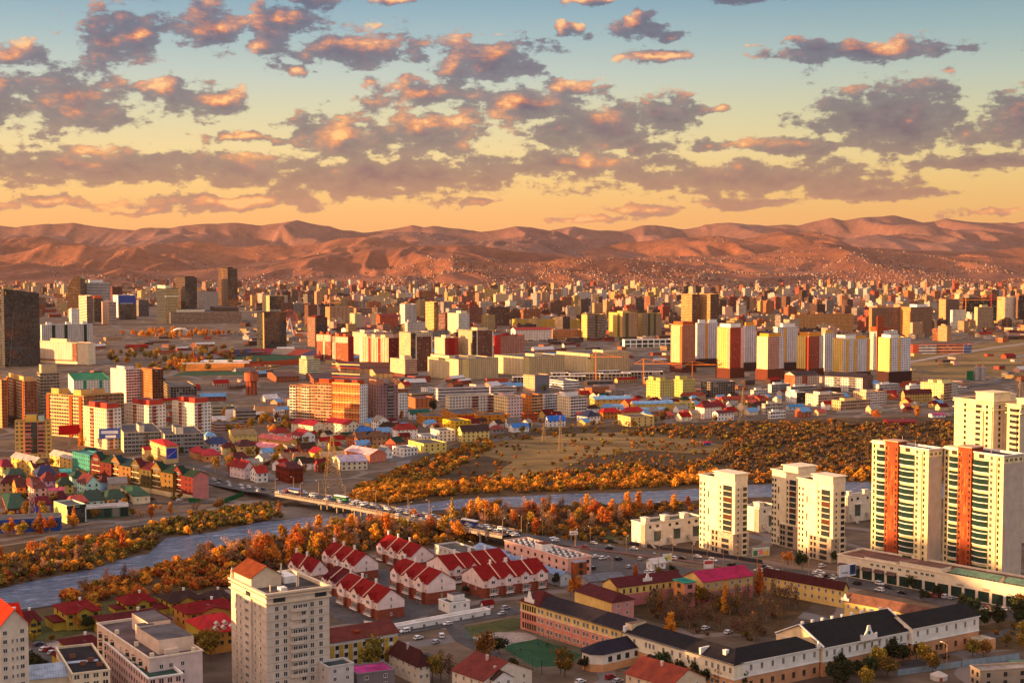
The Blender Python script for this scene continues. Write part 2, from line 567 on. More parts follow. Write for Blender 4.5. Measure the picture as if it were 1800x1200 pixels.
class Hill:
 """range whose crest follows a line of (image column, image row) at a distance, with spurs running down to the valley"""

 def __init__(s, name, D, crest, front, back, seed, amp=0.6, spur=700.0, step=4.0, rows=60):
  s.D, s.front, s.back, s.seed, s.amp, s.spur = D, front, back, seed, amp, spur
  c = np.array(crest, dtype=float)
  s.cx = (c[:, 0] - 900) / FPX * D / 1.0
  s.cz = np.array([Zat(D, y) for y in c[:, 1]])
  xs = np.arange(s.cx[0], s.cx[-1], step * D / FPX)
  tt = np.concatenate([-np.linspace(1, 0, rows) ** 1.2, np.linspace(0, 1, 10)[1:]])
  X, T = np.meshgrid(xs, tt)
  Y = D + np.where(T < 0, T * front, T * back)
  Z = s.h(X, Y)
  n, m = X.shape
  v = np.stack([X.ravel(), Y.ravel(), Z.ravel()], 1)
  i = (np.arange(n - 1)[:, None] * m + np.arange(m - 1)[None, :]).ravel()
  f = np.stack([i, i + 1, i + m + 1, i + m], 1)
  o = np_mesh(name, v, f, ['mountain' if D > 13000 else 'hill'], smooth=True)
  tag(o, kind='structure')
  HILLS.append(s)

 def h(s, X, Y):
  X, Y = np.asarray(X, float), np.asarray(Y, float)
  zc = np.interp(X, s.cx, s.cz)
  q = np.minimum(X - s.cx[0], s.cx[-1] - X) / (90 * s.D / FPX)
  zc = zc * np.clip(q, 0, 1) ** .7
  zc = zc + (fbm(X / (s.spur * 0.25), X * 0 + 3.3, 4, s.seed + 9) - 0.5) * 0.06 * s.cz.max()
  T = np.where(Y < s.D, (s.D - Y) / s.front, (Y - s.D) / s.back).clip(0, 1)
  # spurs wander sideways as they descend
  wx = X + (fbm(X / 2600, Y / 2600, 3, s.seed + 5) - 0.5) * 1700
  rd = fbm(wx / (s.spur * 0.95), Y / (s.spur * 2.3), 4, s.seed, ridge=True)
  r = np.clip((rd - .36) / .5, 0, 1) ** 1.2
  env = zc * (1 - .9 * T)
  z = env * (1 - s.amp * 1.35 * np.minimum(1, .08 + T * 4.5) * (1 - r) * (1 - .5 * T))
  return np.maximum(z, 0) * (1 - T ** 6) - 6.0 * T

Hill('mountains', 17500, [(-700, 396), (-300, 388), (-100, 394), (0, 392), (30, 395), (80, 388), (130, 386), (165, 391), (200, 398), (240, 401), (262, 397),
     (300, 399), (330, 392), (370, 388), (420, 385), (460, 389), (500, 388), (525, 386), (550, 390), (580, 391), (605, 400),
     (640, 403), (665, 400), (700, 397), (725, 391), (745, 397), (762, 394), (800, 400), (850, 403), (900, 410), (1000, 425)], 3600, 2600, 3, 0.7, 1100)
Hill('mountains', 18500, [(860, 425), (930, 408), (960, 405), (985, 401), (1010, 398), (1050, 403), (1090, 403), (1120, 398), (1150, 393), (1200, 397),
     (1240, 390), (1290, 392), (1340, 392), (1380, 390), (1400, 392), (1430, 384), (1460, 379), (1482, 384), (1520, 381),
     (1570, 377), (1620, 387), (1660, 382), (1700, 386), (1740, 389), (1780, 391), (1810, 388), (2000, 380), (2500, 392)], 5200, 2600, 21, 0.75, 1300)
Hill('mountains', 13200, [(560, 440), (600, 424), (640, 412), (680, 408), (720, 407), (780, 410), (830, 405), (870, 400), (905, 397), (935, 396), (965, 403), (1000, 412), (1020, 418),
     (1045, 414), (1075, 422), (1120, 432), (1200, 440)], 3000, 2200, 31, 0.65, 900)
Hill('mountains', 11800, [(-700, 424), (-300, 412), (-80, 418), (0, 420), (40, 416), (75, 413), (110, 424), (180, 430), (240, 431), (300, 426), (340, 418), (385, 425), (430, 431),
     (470, 427), (510, 431), (560, 426), (600, 418), (640, 414), (680, 418), (740, 430), (820, 442)], 3000, 2000, 41, 0.7, 800)
Hill('mountains', 12400, [(940, 445), (1000, 440), (1060, 431), (1100, 422), (1150, 420), (1195, 417), (1240, 413), (1262, 411), (1300, 419), (1325, 416), (1370, 405),
     (1400, 408), (1420, 406), (1442, 408), (1466, 422), (1500, 431), (1600, 437), (1680, 440), (1760, 436), (1850, 428), (2000, 432), (2500, 440)], 3400, 2000, 51, 0.6, 900)
Hill('hills', 9900, [(-500, 452), (-200, 440), (-40, 450), (0, 446), (50, 438), (92, 422), (120, 424), (150, 423), (175, 432), (200, 440), (245, 430), (275, 444), (330, 456), (400, 468)],
     2300, 1500, 61, 0.8, 520)
Hill('hills', 9300, [(400, 478), (450, 470), (500, 461), (560, 449), (582, 446), (610, 450), (640, 439), (700, 435), (760, 430), (800, 428), (850, 431),
     (900, 437), (950, 443), (1010, 448), (1080, 452), (1180, 462), (1300, 472)], 2000, 1500, 71, 0.6, 520)
Hill('hills', 8000, [(640, 482), (700, 466), (735, 460), (765, 454), (800, 450), (850, 451), (885, 459), (930, 460), (965, 457), (990, 452), (1040, 453),
     (1100, 456), (1150, 461), (1200, 470), (1250, 478), (1310, 486)], 1300, 1000, 81, 0.6, 420)
Hill('hills', 10200, [(1000, 462), (1080, 458), (1130, 452), (1180, 448), (1250, 452), (1330, 446), (1400, 434), (1445, 424), (1480, 430), (1540, 438), (1600, 444), (1680, 448),
     (1760, 452), (1900, 446), (2300, 440)], 2600, 1500, 91, 0.55, 650)
Hill('hills', 7900, [(120, 486), (160, 478), (190, 473), (215, 471), (240, 474), (270, 480), (310, 486)], 900, 800, 95, 0.5, 380)

def sheet(name, pts, mat, z, kind='structure'):
 """flat ground sheet from image points"""
 mb = MB()
 P = [G(x, y, z) for x, y in pts]
 mb.poly([(p.x, p.y, z) for p in P], mat)
 o = mb.build(name)
 # image order may be clockwise seen from above: make the face look up
 if o.data.polygons[0].normal.z < 0:
  o.data.flip_normals()
 tag(o, kind=kind)
 return o

def ground():
 xs = np.concatenate([np.linspace(-30000, -4000, 14), np.linspace(-3600, 3600, 40), np.linspace(4000, 30000, 14)])
 ys = np.concatenate([np.linspace(-6000, 9000, 60), np.linspace(10000, 32000, 12)])
 X, Y = np.meshgrid(xs, ys)
 Z = np.zeros_like(X)
 # the hill the photographer stands on; the shading ridge is added separately
 Z += 150 * np.exp(-((X) ** 2 + (Y + 40) ** 2) / (2 * 130.0 ** 2))
 n, m = X.shape
 i = (np.arange(n - 1)[:, None] * m + np.arange(m - 1)[None, :]).ravel()
 f = np.stack([i, i + 1, i + m + 1, i + m], 1)
 Z = np.where(Y > 380, 0, Z)
 o = np_mesh('ground', np.stack([X.ravel(), Y.ravel(), Z.ravel()], 1), f, ['valley'], smooth=True)
 tag(o, kind='structure')

ground()

def shade_hill():
 """unseen ridge added west of the viewpoint, shaped to cast shade over the near bank"""
 us = np.linspace(-1050, 500, 60)
 ss = np.linspace(-2200, -440, 40)
 U, S = np.meshgrid(us, ss)
 A = np.interp(U, [-1000, -810, -765, -700, -640, -600, -560, -300, 500], [-60, -40, 28, 42, 62, 44, 28, 60, 150])
 crest = A + 560 * math.tan(SUN_EL)
 w = np.exp(-((S + 560) / np.where(S > -560, 60.0, 420.0)) ** 2)
 Z = np.maximum(crest, -8) * w - 4 + (fbm(U / 60, S / 60, 4, 5) - .5) * 4 * w
 X = S * .966 + U * .26
 Y = S * .26 - U * .966
 n, m = X.shape
 i = (np.arange(n - 1)[:, None] * m + np.arange(m - 1)[None, :]).ravel()
 f = np.stack([i, i + 1, i + m + 1, i + m], 1)
 o = np_mesh('hills', np.stack([X.ravel(), Y.ravel(), Z.ravel()], 1), f, ['hill'], smooth=True)  # out of view, added for the shade it throws
 tag(o, kind='structure')

shade_hill()

# river, banks, roads
UP = [(-60, 1040), (0, 1035), (50, 1022), (110, 1010), (160, 1000), (215, 982), (262, 972), (280, 955), (292, 945), (375, 935), (450, 918),
      (525, 910), (575, 905), (640, 898), (687, 891), (762, 882), (800, 877), (900, 872), (1000, 867), (1075, 866), (1200, 860), (1312, 852),
      (1485, 847), (1655, 850), (1900, 846)]
LO = [(1900, 868), (1660, 876), (1530, 874), (1400, 872), (1312, 874), (1230, 879), (1100, 886), (950, 890), (850, 892), (762, 897), (745, 906),
      (700, 915), (660, 912), (610, 922), (545, 937), (510, 943), (450, 953), (380, 965), (300, 990), (200, 1020), (150, 1035), (112, 1045),
      (105, 1062), (27, 1072), (-60, 1082)]
sheet('river', UP + LO, 'water', 0.24)
Z_N = [(575, 900), (600, 868), (690, 825), (800, 780), (860, 765), (1000, 750), (1340, 738), (1680, 730), (1900, 730)]
sheet('riverbank', Z_N + UP[::-1][:13], 'scrub', 0.05)
sheet('riverbank', LO + [(-60, 1100), (100, 1078), (400, 1035), (560, 995), (660, 968), (850, 960), (960, 958), (1110, 968), (1110, 905), (1240, 893), (1900, 893)], 'scrub', 0.05)
sheet('riverbank', [(-60, 975), (0, 960), (150, 938), (290, 915), (450, 893), (520, 880), (575, 905)] + UP[::-1][13:], 'scrub', 0.06)
sheet('grass_field', [(700, 868), (760, 838), (830, 800), (870, 775), (1000, 762), (1130, 758), (1230, 775), (1290, 784), (1270, 802), (1160, 815), (1050, 832), (950, 846), (840, 852)], 'drygrass', 0.12)
sheet('scrub_patch', [(1030, 805), (1130, 790), (1200, 796), (1262, 794), (1272, 803), (1150, 818), (1050, 833), (960, 840), (1000, 818)], 'scrub', 0.16)
sheet('scrub_patch', [(720, 860), (790, 822), (850, 800), (900, 812), (860, 836), (800, 850)], 'scrub', 0.16)
sheet('gravel_bar', [(450, 897), (480, 886), (530, 890), (600, 903), (560, 908), (500, 911), (455, 915)], 'gravel', 0.14)
sheet('grass_verge', [(1045, 952), (1110, 958), (1112, 944), (1070, 940)], 'lawn', 0.10)

def ribbon(name, pts, width, mat, z=0.2, kind='structure', zs=None):
 P = [G(x, y, zs[i] if zs else z) for i, (x, y) in enumerate(pts)]
 mb = MB()
 Ls, Rs = [], []
 for i, p in enumerate(P):
  a, b = P[max(0, i - 1)], P[min(len(P) - 1, i + 1)]
  d = Vector((b.x - a.x, b.y - a.y, 0)).normalized()
  n = Vector((-d.y, d.x, 0)) * (width / 2)
  Ls.append(p + n)
  Rs.append(p - n)
 s = 0.0
 for i in range(len(P) - 1):
  mb.poly([Rs[i], Rs[i + 1], Ls[i + 1], Ls[i]], mat, (0.5, 0.5, 0.5))
 o = mb.build(name)
 for p in o.data.polygons:
  if p.normal.z < 0:
   o.data.flip_normals()
   break
 tag(o, kind=kind)
 return P, Ls, Rs

BZ = 6.5
ROAD_W = [(300, 823), (367, 845), (450, 862)]
ROAD_E = [(985, 951), (1113, 969), (1230, 984), (1340, 1000), (1430, 1010), (1500, 1023), (1600, 1043), (1700, 1064), (1830, 1092)]
BR = [(500, 865), (590, 880), (700, 901), (775, 916), (900, 938)]
ribbon('road', ROAD_W + [(500, 865)], 15, 'asphalt', zs=[0.2, 0.2, 3.0, BZ])
ribbon('road', [(900, 938)] + ROAD_E, 17, 'asphalt', zs=[BZ, 0.5] + [0.2] * 8)
ribbon('embankment_road', [(-60, 958), (100, 935), (230, 919), (330, 905), (450, 890), (490, 876)], 7, 'gravel', 0.2)
ribbon('road', [(680, 1112), (790, 1093), (870, 1078), (960, 1062)], 12, 'asphalt', 0.2)
ribbon('road', [(795, 1096), (815, 1122), (850, 1140), (880, 1160)], 8, 'asphalt', 0.22)
ribbon('road', [(850, 1215), (960, 1196), (1060, 1178), (1150, 1168)], 10, 'asphalt', 0.2)
ribbon('road', [(1560, 1190), (1640, 1150), (1720, 1122), (1820, 1098)], 7, 'asphalt', 0.2)
ribbon('road', [(640, 1140), (700, 1160), (760, 1150)], 8, 'asphalt', 0.2)
ribbon('road', [(600, 870), (660, 850), (740, 815), (820, 782), (930, 760)], 5, 'gravel', 0.15)
ribbon('street', [(100, 815), (190, 880), (320, 885), (400, 880)], 7, 'asphalt', 0.2)
ribbon('street', [(60, 800), (110, 790), (200, 805), (330, 815), (420, 840)], 8, 'asphalt', 0.2)
ribbon('street', [(-30, 650), (160, 640), (300, 640), (520, 655), (760, 690), (1000, 740)], 9, 'asphalt', 0.2)
ribbon('street', [(1580, 640), (1660, 625), (1740, 612), (1830, 600)], 14, 'paving', 0.2)
ribbon('street', [(1640, 700), (1700, 680), (1830, 660)], 14, 'asphalt', 0.2)
ribbon('street', [(170, 590), (300, 588), (420, 587), (600, 600)], 16, 'asphalt', 0.2)
sheet('parking_lot', [(1035, 962), (1110, 982), (1250, 1004), (1235, 1030), (1130, 1042), (1040, 1015)], 'asphalt', 0.12)
sheet('parking_lot', [(55, 1135), (95, 1125), (112, 1150), (90, 1172), (50, 1178)], 'asphalt', 0.12)
sheet('school_yard', [(1020, 1060), (1100, 1045), (1330, 1000), (1430, 1060), (1360, 1120), (1180, 1100)], 'scrub', 0.08)
sheet('football_pitch', [(884, 1138), (900, 1130), (946, 1122), (1022, 1150), (985, 1180), (955, 1180)], 'turf', 0.18)
sheet('sports_court', [(818, 1121), (875, 1110), (925, 1111), (946, 1121), (884, 1137), (866, 1132)], 'paving', 0.16)
sheet('sports_court', [(80, 1130), (120, 1122), (128, 1133), (95, 1146)], 'paving', 0.14)
sheet('courtyard', [(560, 1060), (650, 1000), (760, 1000), (820, 1060), (700, 1095), (600, 1095)], 'asphalt', 0.10)
sheet('lawn', [(792, 1106), (900, 1085), (960, 1090), (900, 1108), (815, 1122)], 'lawn', 0.11)
sheet('lawn', [(20, 1090), (120, 1068), (300, 1040), (340, 1045), (200, 1100), (60, 1130)], 'lawn', 0.09)
sheet('waste_ground', [(1000, 700), (1200, 690), (1190, 665), (1090, 640), (900, 655), (880, 690)], 'valley', 0.07)
sheet('waste_ground', [(1600, 620), (1830, 590), (1830, 660), (1600, 670)], 'drygrass', 0.07)
sheet('tree_yard', [(1380, 1190), (1480, 1160), (1760, 1090), (1830, 1090), (1830, 1215), (1380, 1215)], 'scrub', 0.07)

def bridge():
 C = [G(x, y, BZ) for x, y in BR]
 t = thing('road_bridge', 'long low concrete bridge carrying jammed traffic over the river', 'bridge', (C[2].x, C[2].y, 0))
 off = Vector((C[2].x, C[2].y, 0))
 deck, rail = MB(), MB()
 Wd = 8.0
 L, Rr = [], []
 for i, p in enumerate(C):
  a, b = C[max(0, i - 1)], C[min(len(C) - 1, i + 1)]
  d = (b - a).normalized()
  n = Vector((-d.y, d.x, 0)) * Wd
  L.append(p + n - off)
  Rr.append(p - n - off)
 cc = (0.36, 0.30, 0.25)
 dn = Vector((0, 0, -1.5))
 for i in range(len(C) - 1):
  deck.poly([Rr[i], Rr[i + 1], L[i + 1], L[i]], 'asphalt')
  deck.poly([Rr[i] + dn, Rr[i + 1] + dn, Rr[i + 1], Rr[i]], 'plain', cc)
  deck.poly([L[i], L[i + 1], L[i + 1] + dn, L[i] + dn], 'plain', cc)
  deck.poly([L[i] + dn, L[i + 1] + dn, Rr[i + 1] + dn, Rr[i] + dn], 'plain', cc)
 deck.build('deck', t)
 for side, S in (('a', L), ('b', Rr)):
  rl = MB()
  for i in range(len(C) - 1):
   a, b = S[i], S[i + 1]
   for h in (0.5, 1.1):
    rl.bar(a + Vector((0, 0, h)), b + Vector((0, 0, h)), 0.14, 'plain', (0.55, 0.42, 0.30))
   n = int((b - a).length / 3)
   for k in range(n):
    q = a.lerp(b, k / n)
    rl.bar(q, q + Vector((0, 0, 1.1)), 0.2, 'plain', (0.55, 0.42, 0.30))
  rl.build('railing', t)
 for px, py in ((558, 893), (586, 898), (618, 904), (682, 915), (722, 922), (762, 930), (800, 937), (851, 945)):
  q = G(px, py, 2.0) - off
  i = min(range(len(C) - 1), key=lambda k: (C[k] - off - q).length + (C[k + 1] - off - q).length)
  d = (C[i + 1] - C[i]).normalized()
  n = Vector((-d.y, d.x, 0))
  # centre the pier under the deck line
  base = C[i] - off
  s = (q - base).dot(d)
  m = base + d * s
  pr = MB()
  for k in (-5, 0, 5):
   pr.cyl(m.x + n.x * k, m.y + n.y * k, 0, BZ - 2.3, 0.7, 0.7, 8, 'plain', cc, False)
  a, b = m + n * -7.4, m + n * 7.4
  pr.bar((a.x, a.y, BZ - 1.95), (b.x, b.y, BZ - 1.95), 1.3, 'plain', cc, 0.8)
  pr.build('pier', t)
 return C

BC = bridge()

# plants
def leaf_cards(n, centre_r, blobs, size, cols, seed, tall=1.0):
 """many small leaf-clump faces spread through the volume of several blobs"""
 g = np.random.default_rng(seed)
 b = np.array(blobs)
 w = b[:, 3] ** 2
 k = g.choice(len(b), n, p=w / w.sum())
 d = g.normal(size=(n, 3))
 d /= np.linalg.norm(d, axis=1)[:, None]
 r = g.random(n) ** 0.45
 p = b[k, :3] + d * (b[k, 3] * r)[:, None] * np.array([1, 1, tall])
 a = g.normal(size=(n, 3))
 a /= np.linalg.norm(a, axis=1)[:, None]
 c = np.cross(a, d + 0.3 * g.normal(size=(n, 3)))
 c /= np.linalg.norm(c, axis=1)[:, None] + 1e-9
 s = size * (0.6 + 0.8 * g.random(n))[:, None]
 v = np.stack([p - a * s - c * s * .3, p + c * s, p + a * s + c * s * .2, p - c * s * .9], 1).reshape(-1, 3)
 v[:, 2] = np.maximum(v[:, 2], 0.05)
 f = np.arange(4 * n).reshape(n, 4)
 cl = np.array(cols)
 ci = cl[g.integers(0, len(cl), n)] * (0.75 + 0.5 * g.random(n))[:, None]
 return v, f, np.repeat(ci, 4, axis=0)

ORANGE = [(0.725, 0.237, 0.025), (0.775, 0.312, 0.037), (0.575, 0.15, 0.019), (0.65, 0.3, 0.05)]
RUSSET = [(0.442, 0.117, 0.026), (0.546, 0.169, 0.033), (0.312, 0.078, 0.019), (0.468, 0.208, 0.046)]
OLIVE = [(0.189, 0.123, 0.022), (0.246, 0.145, 0.029), (0.131, 0.102, 0.022), (0.348, 0.174, 0.029)]
TAN = [(0.22, 0.11, 0.055), (0.16, 0.08, 0.042), (0.27, 0.14, 0.07), (0.11, 0.06, 0.034)]
PINK = [(0.575, 0.3, 0.175), (0.65, 0.338, 0.188), (0.475, 0.237, 0.138)]
GREEN = [(0.034, 0.05, 0.017), (0.054, 0.066, 0.022), (0.026, 0.038, 0.017), (0.084, 0.078, 0.024)]
GOLD = [(0.525, 0.275, 0.037), (0.425, 0.213, 0.037), (0.3, 0.175, 0.025)]

def blobs_for(kind, H, g):
 if kind == 'poplar':
  out = [(g.normal() * .06 * H, g.normal() * .06 * H, z * H, (0.17 - 0.10 * abs(z - .55)) * H) for z in np.linspace(.28, .92, 9)]
 elif kind == 'round':
  out = [(math.cos(a) * .24 * H * q, math.sin(a) * .24 * H * q, (.42 + .42 * g.random()) * H, (.13 + .11 * g.random()) * H)
               for a, q in [(g.random() * 6.28, .4 + .9 * g.random()) for _ in range(11)]]
 elif kind == 'cone':
  out = [(0, 0, z * H, (.20 * (1.05 - z) + .025) * H) for z in np.linspace(.16, .97, 10)]
 elif kind == 'bush':
  out = [(math.cos(a) * .45 * H * q, math.sin(a) * .45 * H * q, (.25 + .45 * g.random()) * H, (.22 + .16 * g.random()) * H)
               for a, q in [(g.random() * 6.28, g.random()) for _ in range(8)]]
 return out

def trunk_mesh(H, kind, g, bare, parent, col):
 mb = MB()
 r = H * .014 + .06
 top = .9 * H if kind in ('poplar', 'cone') else .6 * H
 mb.cyl(0, 0, 0, top * .5, r * 1.3, r * .9, 6, 'bark', col, False)
 mb.cyl(0, 0, top * .5, top, r * .9, r * .25, 6, 'bark', col, False)
 nb = 16 if bare else 7
 for i in range(nb):
  a, z = g.random() * 6.28, (.22 + .55 * g.random()) * H
  l = (.16 + .18 * g.random()) * H * (1.25 - z / H)
  if kind == 'poplar': l *= .8
  z = min(z, top * .95)
  m = Vector((math.cos(a) * l * .5, math.sin(a) * l * .5, z + l * .45))
  e = Vector((math.cos(a) * l, math.sin(a) * l, z + l * 1.15))
  mb.bar((0, 0, z), m, r * .7, 'bark', col)
  mb.bar(m, e, r * .4, 'bark', col)
  if bare:
   for j in range(3):
    b2 = a + (g.random() - .5) * 1.6
    e2 = m + Vector((math.cos(b2) * l * .45, math.sin(b2) * l * .45, l * (.35 + .5 * g.random())))
    mb.bar(m, e2, r * .3, 'bark', col)
 return mb.build('trunk', parent)

PROTO = {}

def tree_proto(key, name, kind, H, cols, ncard, size, seed, bare=False, tall=1.0, bark=(0.16, 0.10, 0.07)):
 g = np.random.default_rng(seed)
 root = empty(name, (0, -4000, 0))
 trunk_mesh(H, kind, g, bare, root, bark)
 v, f, c = leaf_cards(ncard, 0, blobs_for(kind, H, g), size, cols, seed + 1, tall)
 np_mesh('crown', v, f, ['leaf'], c, parent=root)
 PROTO.setdefault(key, []).append([root, False])

for i in range(4): tree_proto('autumn', 'autumn_tree', 'round' if i % 2 else 'poplar', 10.5, ORANGE if i < 3 else GOLD, 620, .42, 100 + i)
for i in range(4): tree_proto('bare', 'bare_tree', 'round' if i % 2 else 'poplar', 10, PINK if i < 2 else TAN, 420, .22, 120 + i, True, bark=(.42, .27, .2) if i < 2 else (.26, .17, .12))
for i in range(2): tree_proto('larch', 'larch_tree', 'cone', 12, ORANGE if i else GOLD, 700, .40, 140 + i)
for i in range(3): tree_proto('green', 'dark_green_tree', 'round', 9, GREEN, 800, .42, 150 + i)
for i in range(2): tree_proto('mixed', 'turning_tree', 'round', 10, [GOLD, OLIVE][i] + OLIVE[:1], 800, .40, 160 + i)
BUSH = []
for i, cc in enumerate([ORANGE, RUSSET, OLIVE, TAN, RUSSET, OLIVE + ORANGE[:1], TAN, ORANGE + RUSSET]):
 g_ = np.random.default_rng(180 + i)
 BUSH.append(leaf_cards(170, 0, blobs_for('bush', 3.4, g_), .50, cc, 190 + i, .85))
BUSH_OB = []
for i, (v, f, c) in enumerate(BUSH):
 me = np_mesh('willow_shrub', v, f, ['leaf'], c)
 BUSH_OB.append([me, False])

PROTO['brown'] = PROTO['bare'][2:]

def put_tree(key, p, s, label, group=None, i=None):
 lst = PROTO[key]
 e = lst[rng.randrange(len(lst)) if i is None else i]
 rz = rng.random() * 6.28
 sc3 = (s * (.85 + .3 * rng.random()), s * (.85 + .3 * rng.random()), s * (.9 + .2 * rng.random()))
 if not e[1]:
  e[1] = True
  o = e[0]
  o.location = (p.x, p.y, p.z)
  o.rotation_euler = (0, 0, rz)
  o.scale = sc3
  o['label'] = label
  if group: o['group'] = group
 else:
  o = dup(e[0], (p.x, p.y, p.z), rz, label, None, sc3)
  if group: o['group'] = group
  elif 'group' in o: del o['group']
 o['category'] = 'tree'
 return o

def inpoly(x, y, P):
 c = False
 j = len(P) - 1
 for i in range(len(P)):
  xi, yi, xj, yj = P[i][0], P[i][1], P[j][0], P[j][1]
  if (yi > y) != (yj > y) and x < (xj - xi) * (y - yi) / (yj - yi) + xi:
   c = not c
  j = i
 return c

def scatter(poly, dens, n_max=99999):
 """random places inside an area outlined in the photograph, dens per 1000 m2"""
 P = [G(x, y) for x, y in poly]
 x0, x1 = min(p.x for p in P), max(p.x for p in P)
 y0, y1 = min(p.y for p in P), max(p.y for p in P)
 n = int((x1 - x0) * (y1 - y0) * dens / 1000)
 out = []
 for _ in range(n):
  x, y = rng.uniform(x0, x1), rng.uniform(y0, y1)
  if inpoly(x, y, P):
   out.append(Vector((x, y, 0)))
 return out[:n_max]

SHRUBS = []          # (point, scale, palette)

def shrubs(poly, dens, s0, s1, pal):
 for p in scatter(poly, dens):
  SHRUBS.append((p, rng.uniform(s0, s1), rng.choice(pal)))

# north bank: bright row along the water, scrub behind
shrubs([(600, 884), (690, 884), (800, 870), (900, 866), (1075, 860), (1240, 853), (1240, 832), (1080, 838), (950, 846), (850, 852), (720, 850), (640, 855)], 36.80, .9, 1.7, [0, 7, 1, 0, 5, 7])
shrubs([(1240, 853), (1480, 845), (1680, 846), (1830, 842), (1830, 815), (1500, 825), (1240, 832)], 36.80, .8, 1.5, [1, 3, 7, 0, 6])
shrubs([(620, 862), (700, 828), (800, 790), (850, 772), (870, 785), (800, 825), (760, 848), (650, 880)], 34.50, .8, 1.5, [2, 5, 1, 4, 7])
shrubs([(760, 848), (900, 846), (1060, 836), (1240, 830), (1240, 812), (1080, 820), (900, 836)], 23.00, .7, 1.4, [1, 4, 7, 2, 3])
shrubs([(1240, 832), (1500, 826), (1830, 815), (1830, 745), (1660, 742), (1480, 748), (1300, 770), (1250, 800)], 25.30, .7, 1.25, [3, 6, 3, 6, 3, 6, 1, 2])
shrubs([(1050, 768), (1150, 752), (1300, 744), (1480, 742), (1480, 762), (1300, 775), (1130, 768)], 18.40, .7, 1.3, [3, 2, 4, 6])
shrubs([(860, 768), (960, 752), (1050, 750), (1060, 765), (900, 778)], 6.40, .6, 1.1, [2, 5, 4])
shrubs([(850, 845), (1230, 812), (1230, 780), (1000, 768), (850, 800)], 2.6, .5, .9, [2, 4, 3])
shrubs([(1000, 770), (1230, 778), (1290, 785), (1260, 806), (1120, 820), (1000, 838), (960, 825)], 5, .5, 1.0, [2, 4, 3, 6])
shrubs([(830, 800), (900, 775), (930, 790), (860, 846), (800, 840)], 5, .5, 1.0, [2, 4, 3, 1])
# left bank strip and island
shrubs([(-20, 1037), (50, 1021), (110, 1009), (160, 999), (215, 981), (262, 969), (279, 954), (240, 945), (150, 955), (0, 985)], 43.70, .8, 1.5, [2, 5, 2, 0, 3])
shrubs([(-30, 990), (150, 950), (245, 938), (280, 948), (260, 962), (120, 985), (-30, 1010)], 27.60, 1.0, 1.7, [0, 7, 5, 3])
shrubs([(240, 940), (290, 944), (375, 934), (455, 917), (500, 911), (470, 888), (400, 896), (290, 918)], 46.00, .9, 1.6, [2, 5, 2, 3, 0])
shrubs([(460, 908), (520, 900), (500, 885), (455, 890)], 13.80, .6, 1.1, [3, 5])
# south bank
shrubs([(106, 1062), (113, 1045), (150, 1035), (200, 1021), (300, 991), (385, 965), (410, 1028), (300, 1045), (180, 1056)], 46.00, .8, 1.6, [0, 7, 1, 5])
shrubs([(400, 1028), (390, 964), (450, 953), (550, 938), (612, 922), (660, 914), (720, 918), (840, 940), (820, 958), (660, 964), (560, 990)], 34.50, .8, 1.5, [3, 5, 6, 0, 7])
shrubs([(830, 948), (760, 908), (860, 895), (1000, 893), (1230, 885), (1230, 898), (1112, 912), (1105, 958), (980, 948), (900, 940)], 29.90, .7, 1.4, [3, 6, 7, 5, 4])
shrubs([(60, 1068), (110, 1058), (200, 1056), (180, 1066), (100, 1075)], 23.00, .5, .8, [5, 7])
shrubs([(1040, 940), (1105, 950), (1105, 925), (1060, 930)], 23.00, .6, 1.0, [2, 0])
shrubs([(1640, 742), (1700, 735), (1700, 760), (1640, 765)], 8.00, .7, 1.1, [0, 3])
shrubs([(1090, 1088), (1150, 1068), (1225, 1070), (1330, 1066), (1345, 1052), (1420, 1072), (1372, 1098), (1335, 1128), (1215, 1112)], 9, .5, 1.0, [3, 6, 2, 3])
shrubs([(1500, 1200), (1640, 1165), (1760, 1130), (1800, 1120), (1800, 1100), (1700, 1125), (1560, 1180)], 6, .5, .9, [2, 5, 2])
shrubs([(640, 1150), (700, 1165), (790, 1150), (800, 1195), (700, 1200)], 3, .4, .8, [2, 5, 2])
# gardens between the houses
shrubs([(0, 860), (260, 900), (330, 880), (200, 850), (0, 820)], 1.92, .6, 1.1, [2, 5, 0])
shrubs([(620, 800), (760, 740), (1000, 720), (1300, 735), (1300, 748), (850, 770)], 1.28, .6, 1.1, [2, 5, 0])

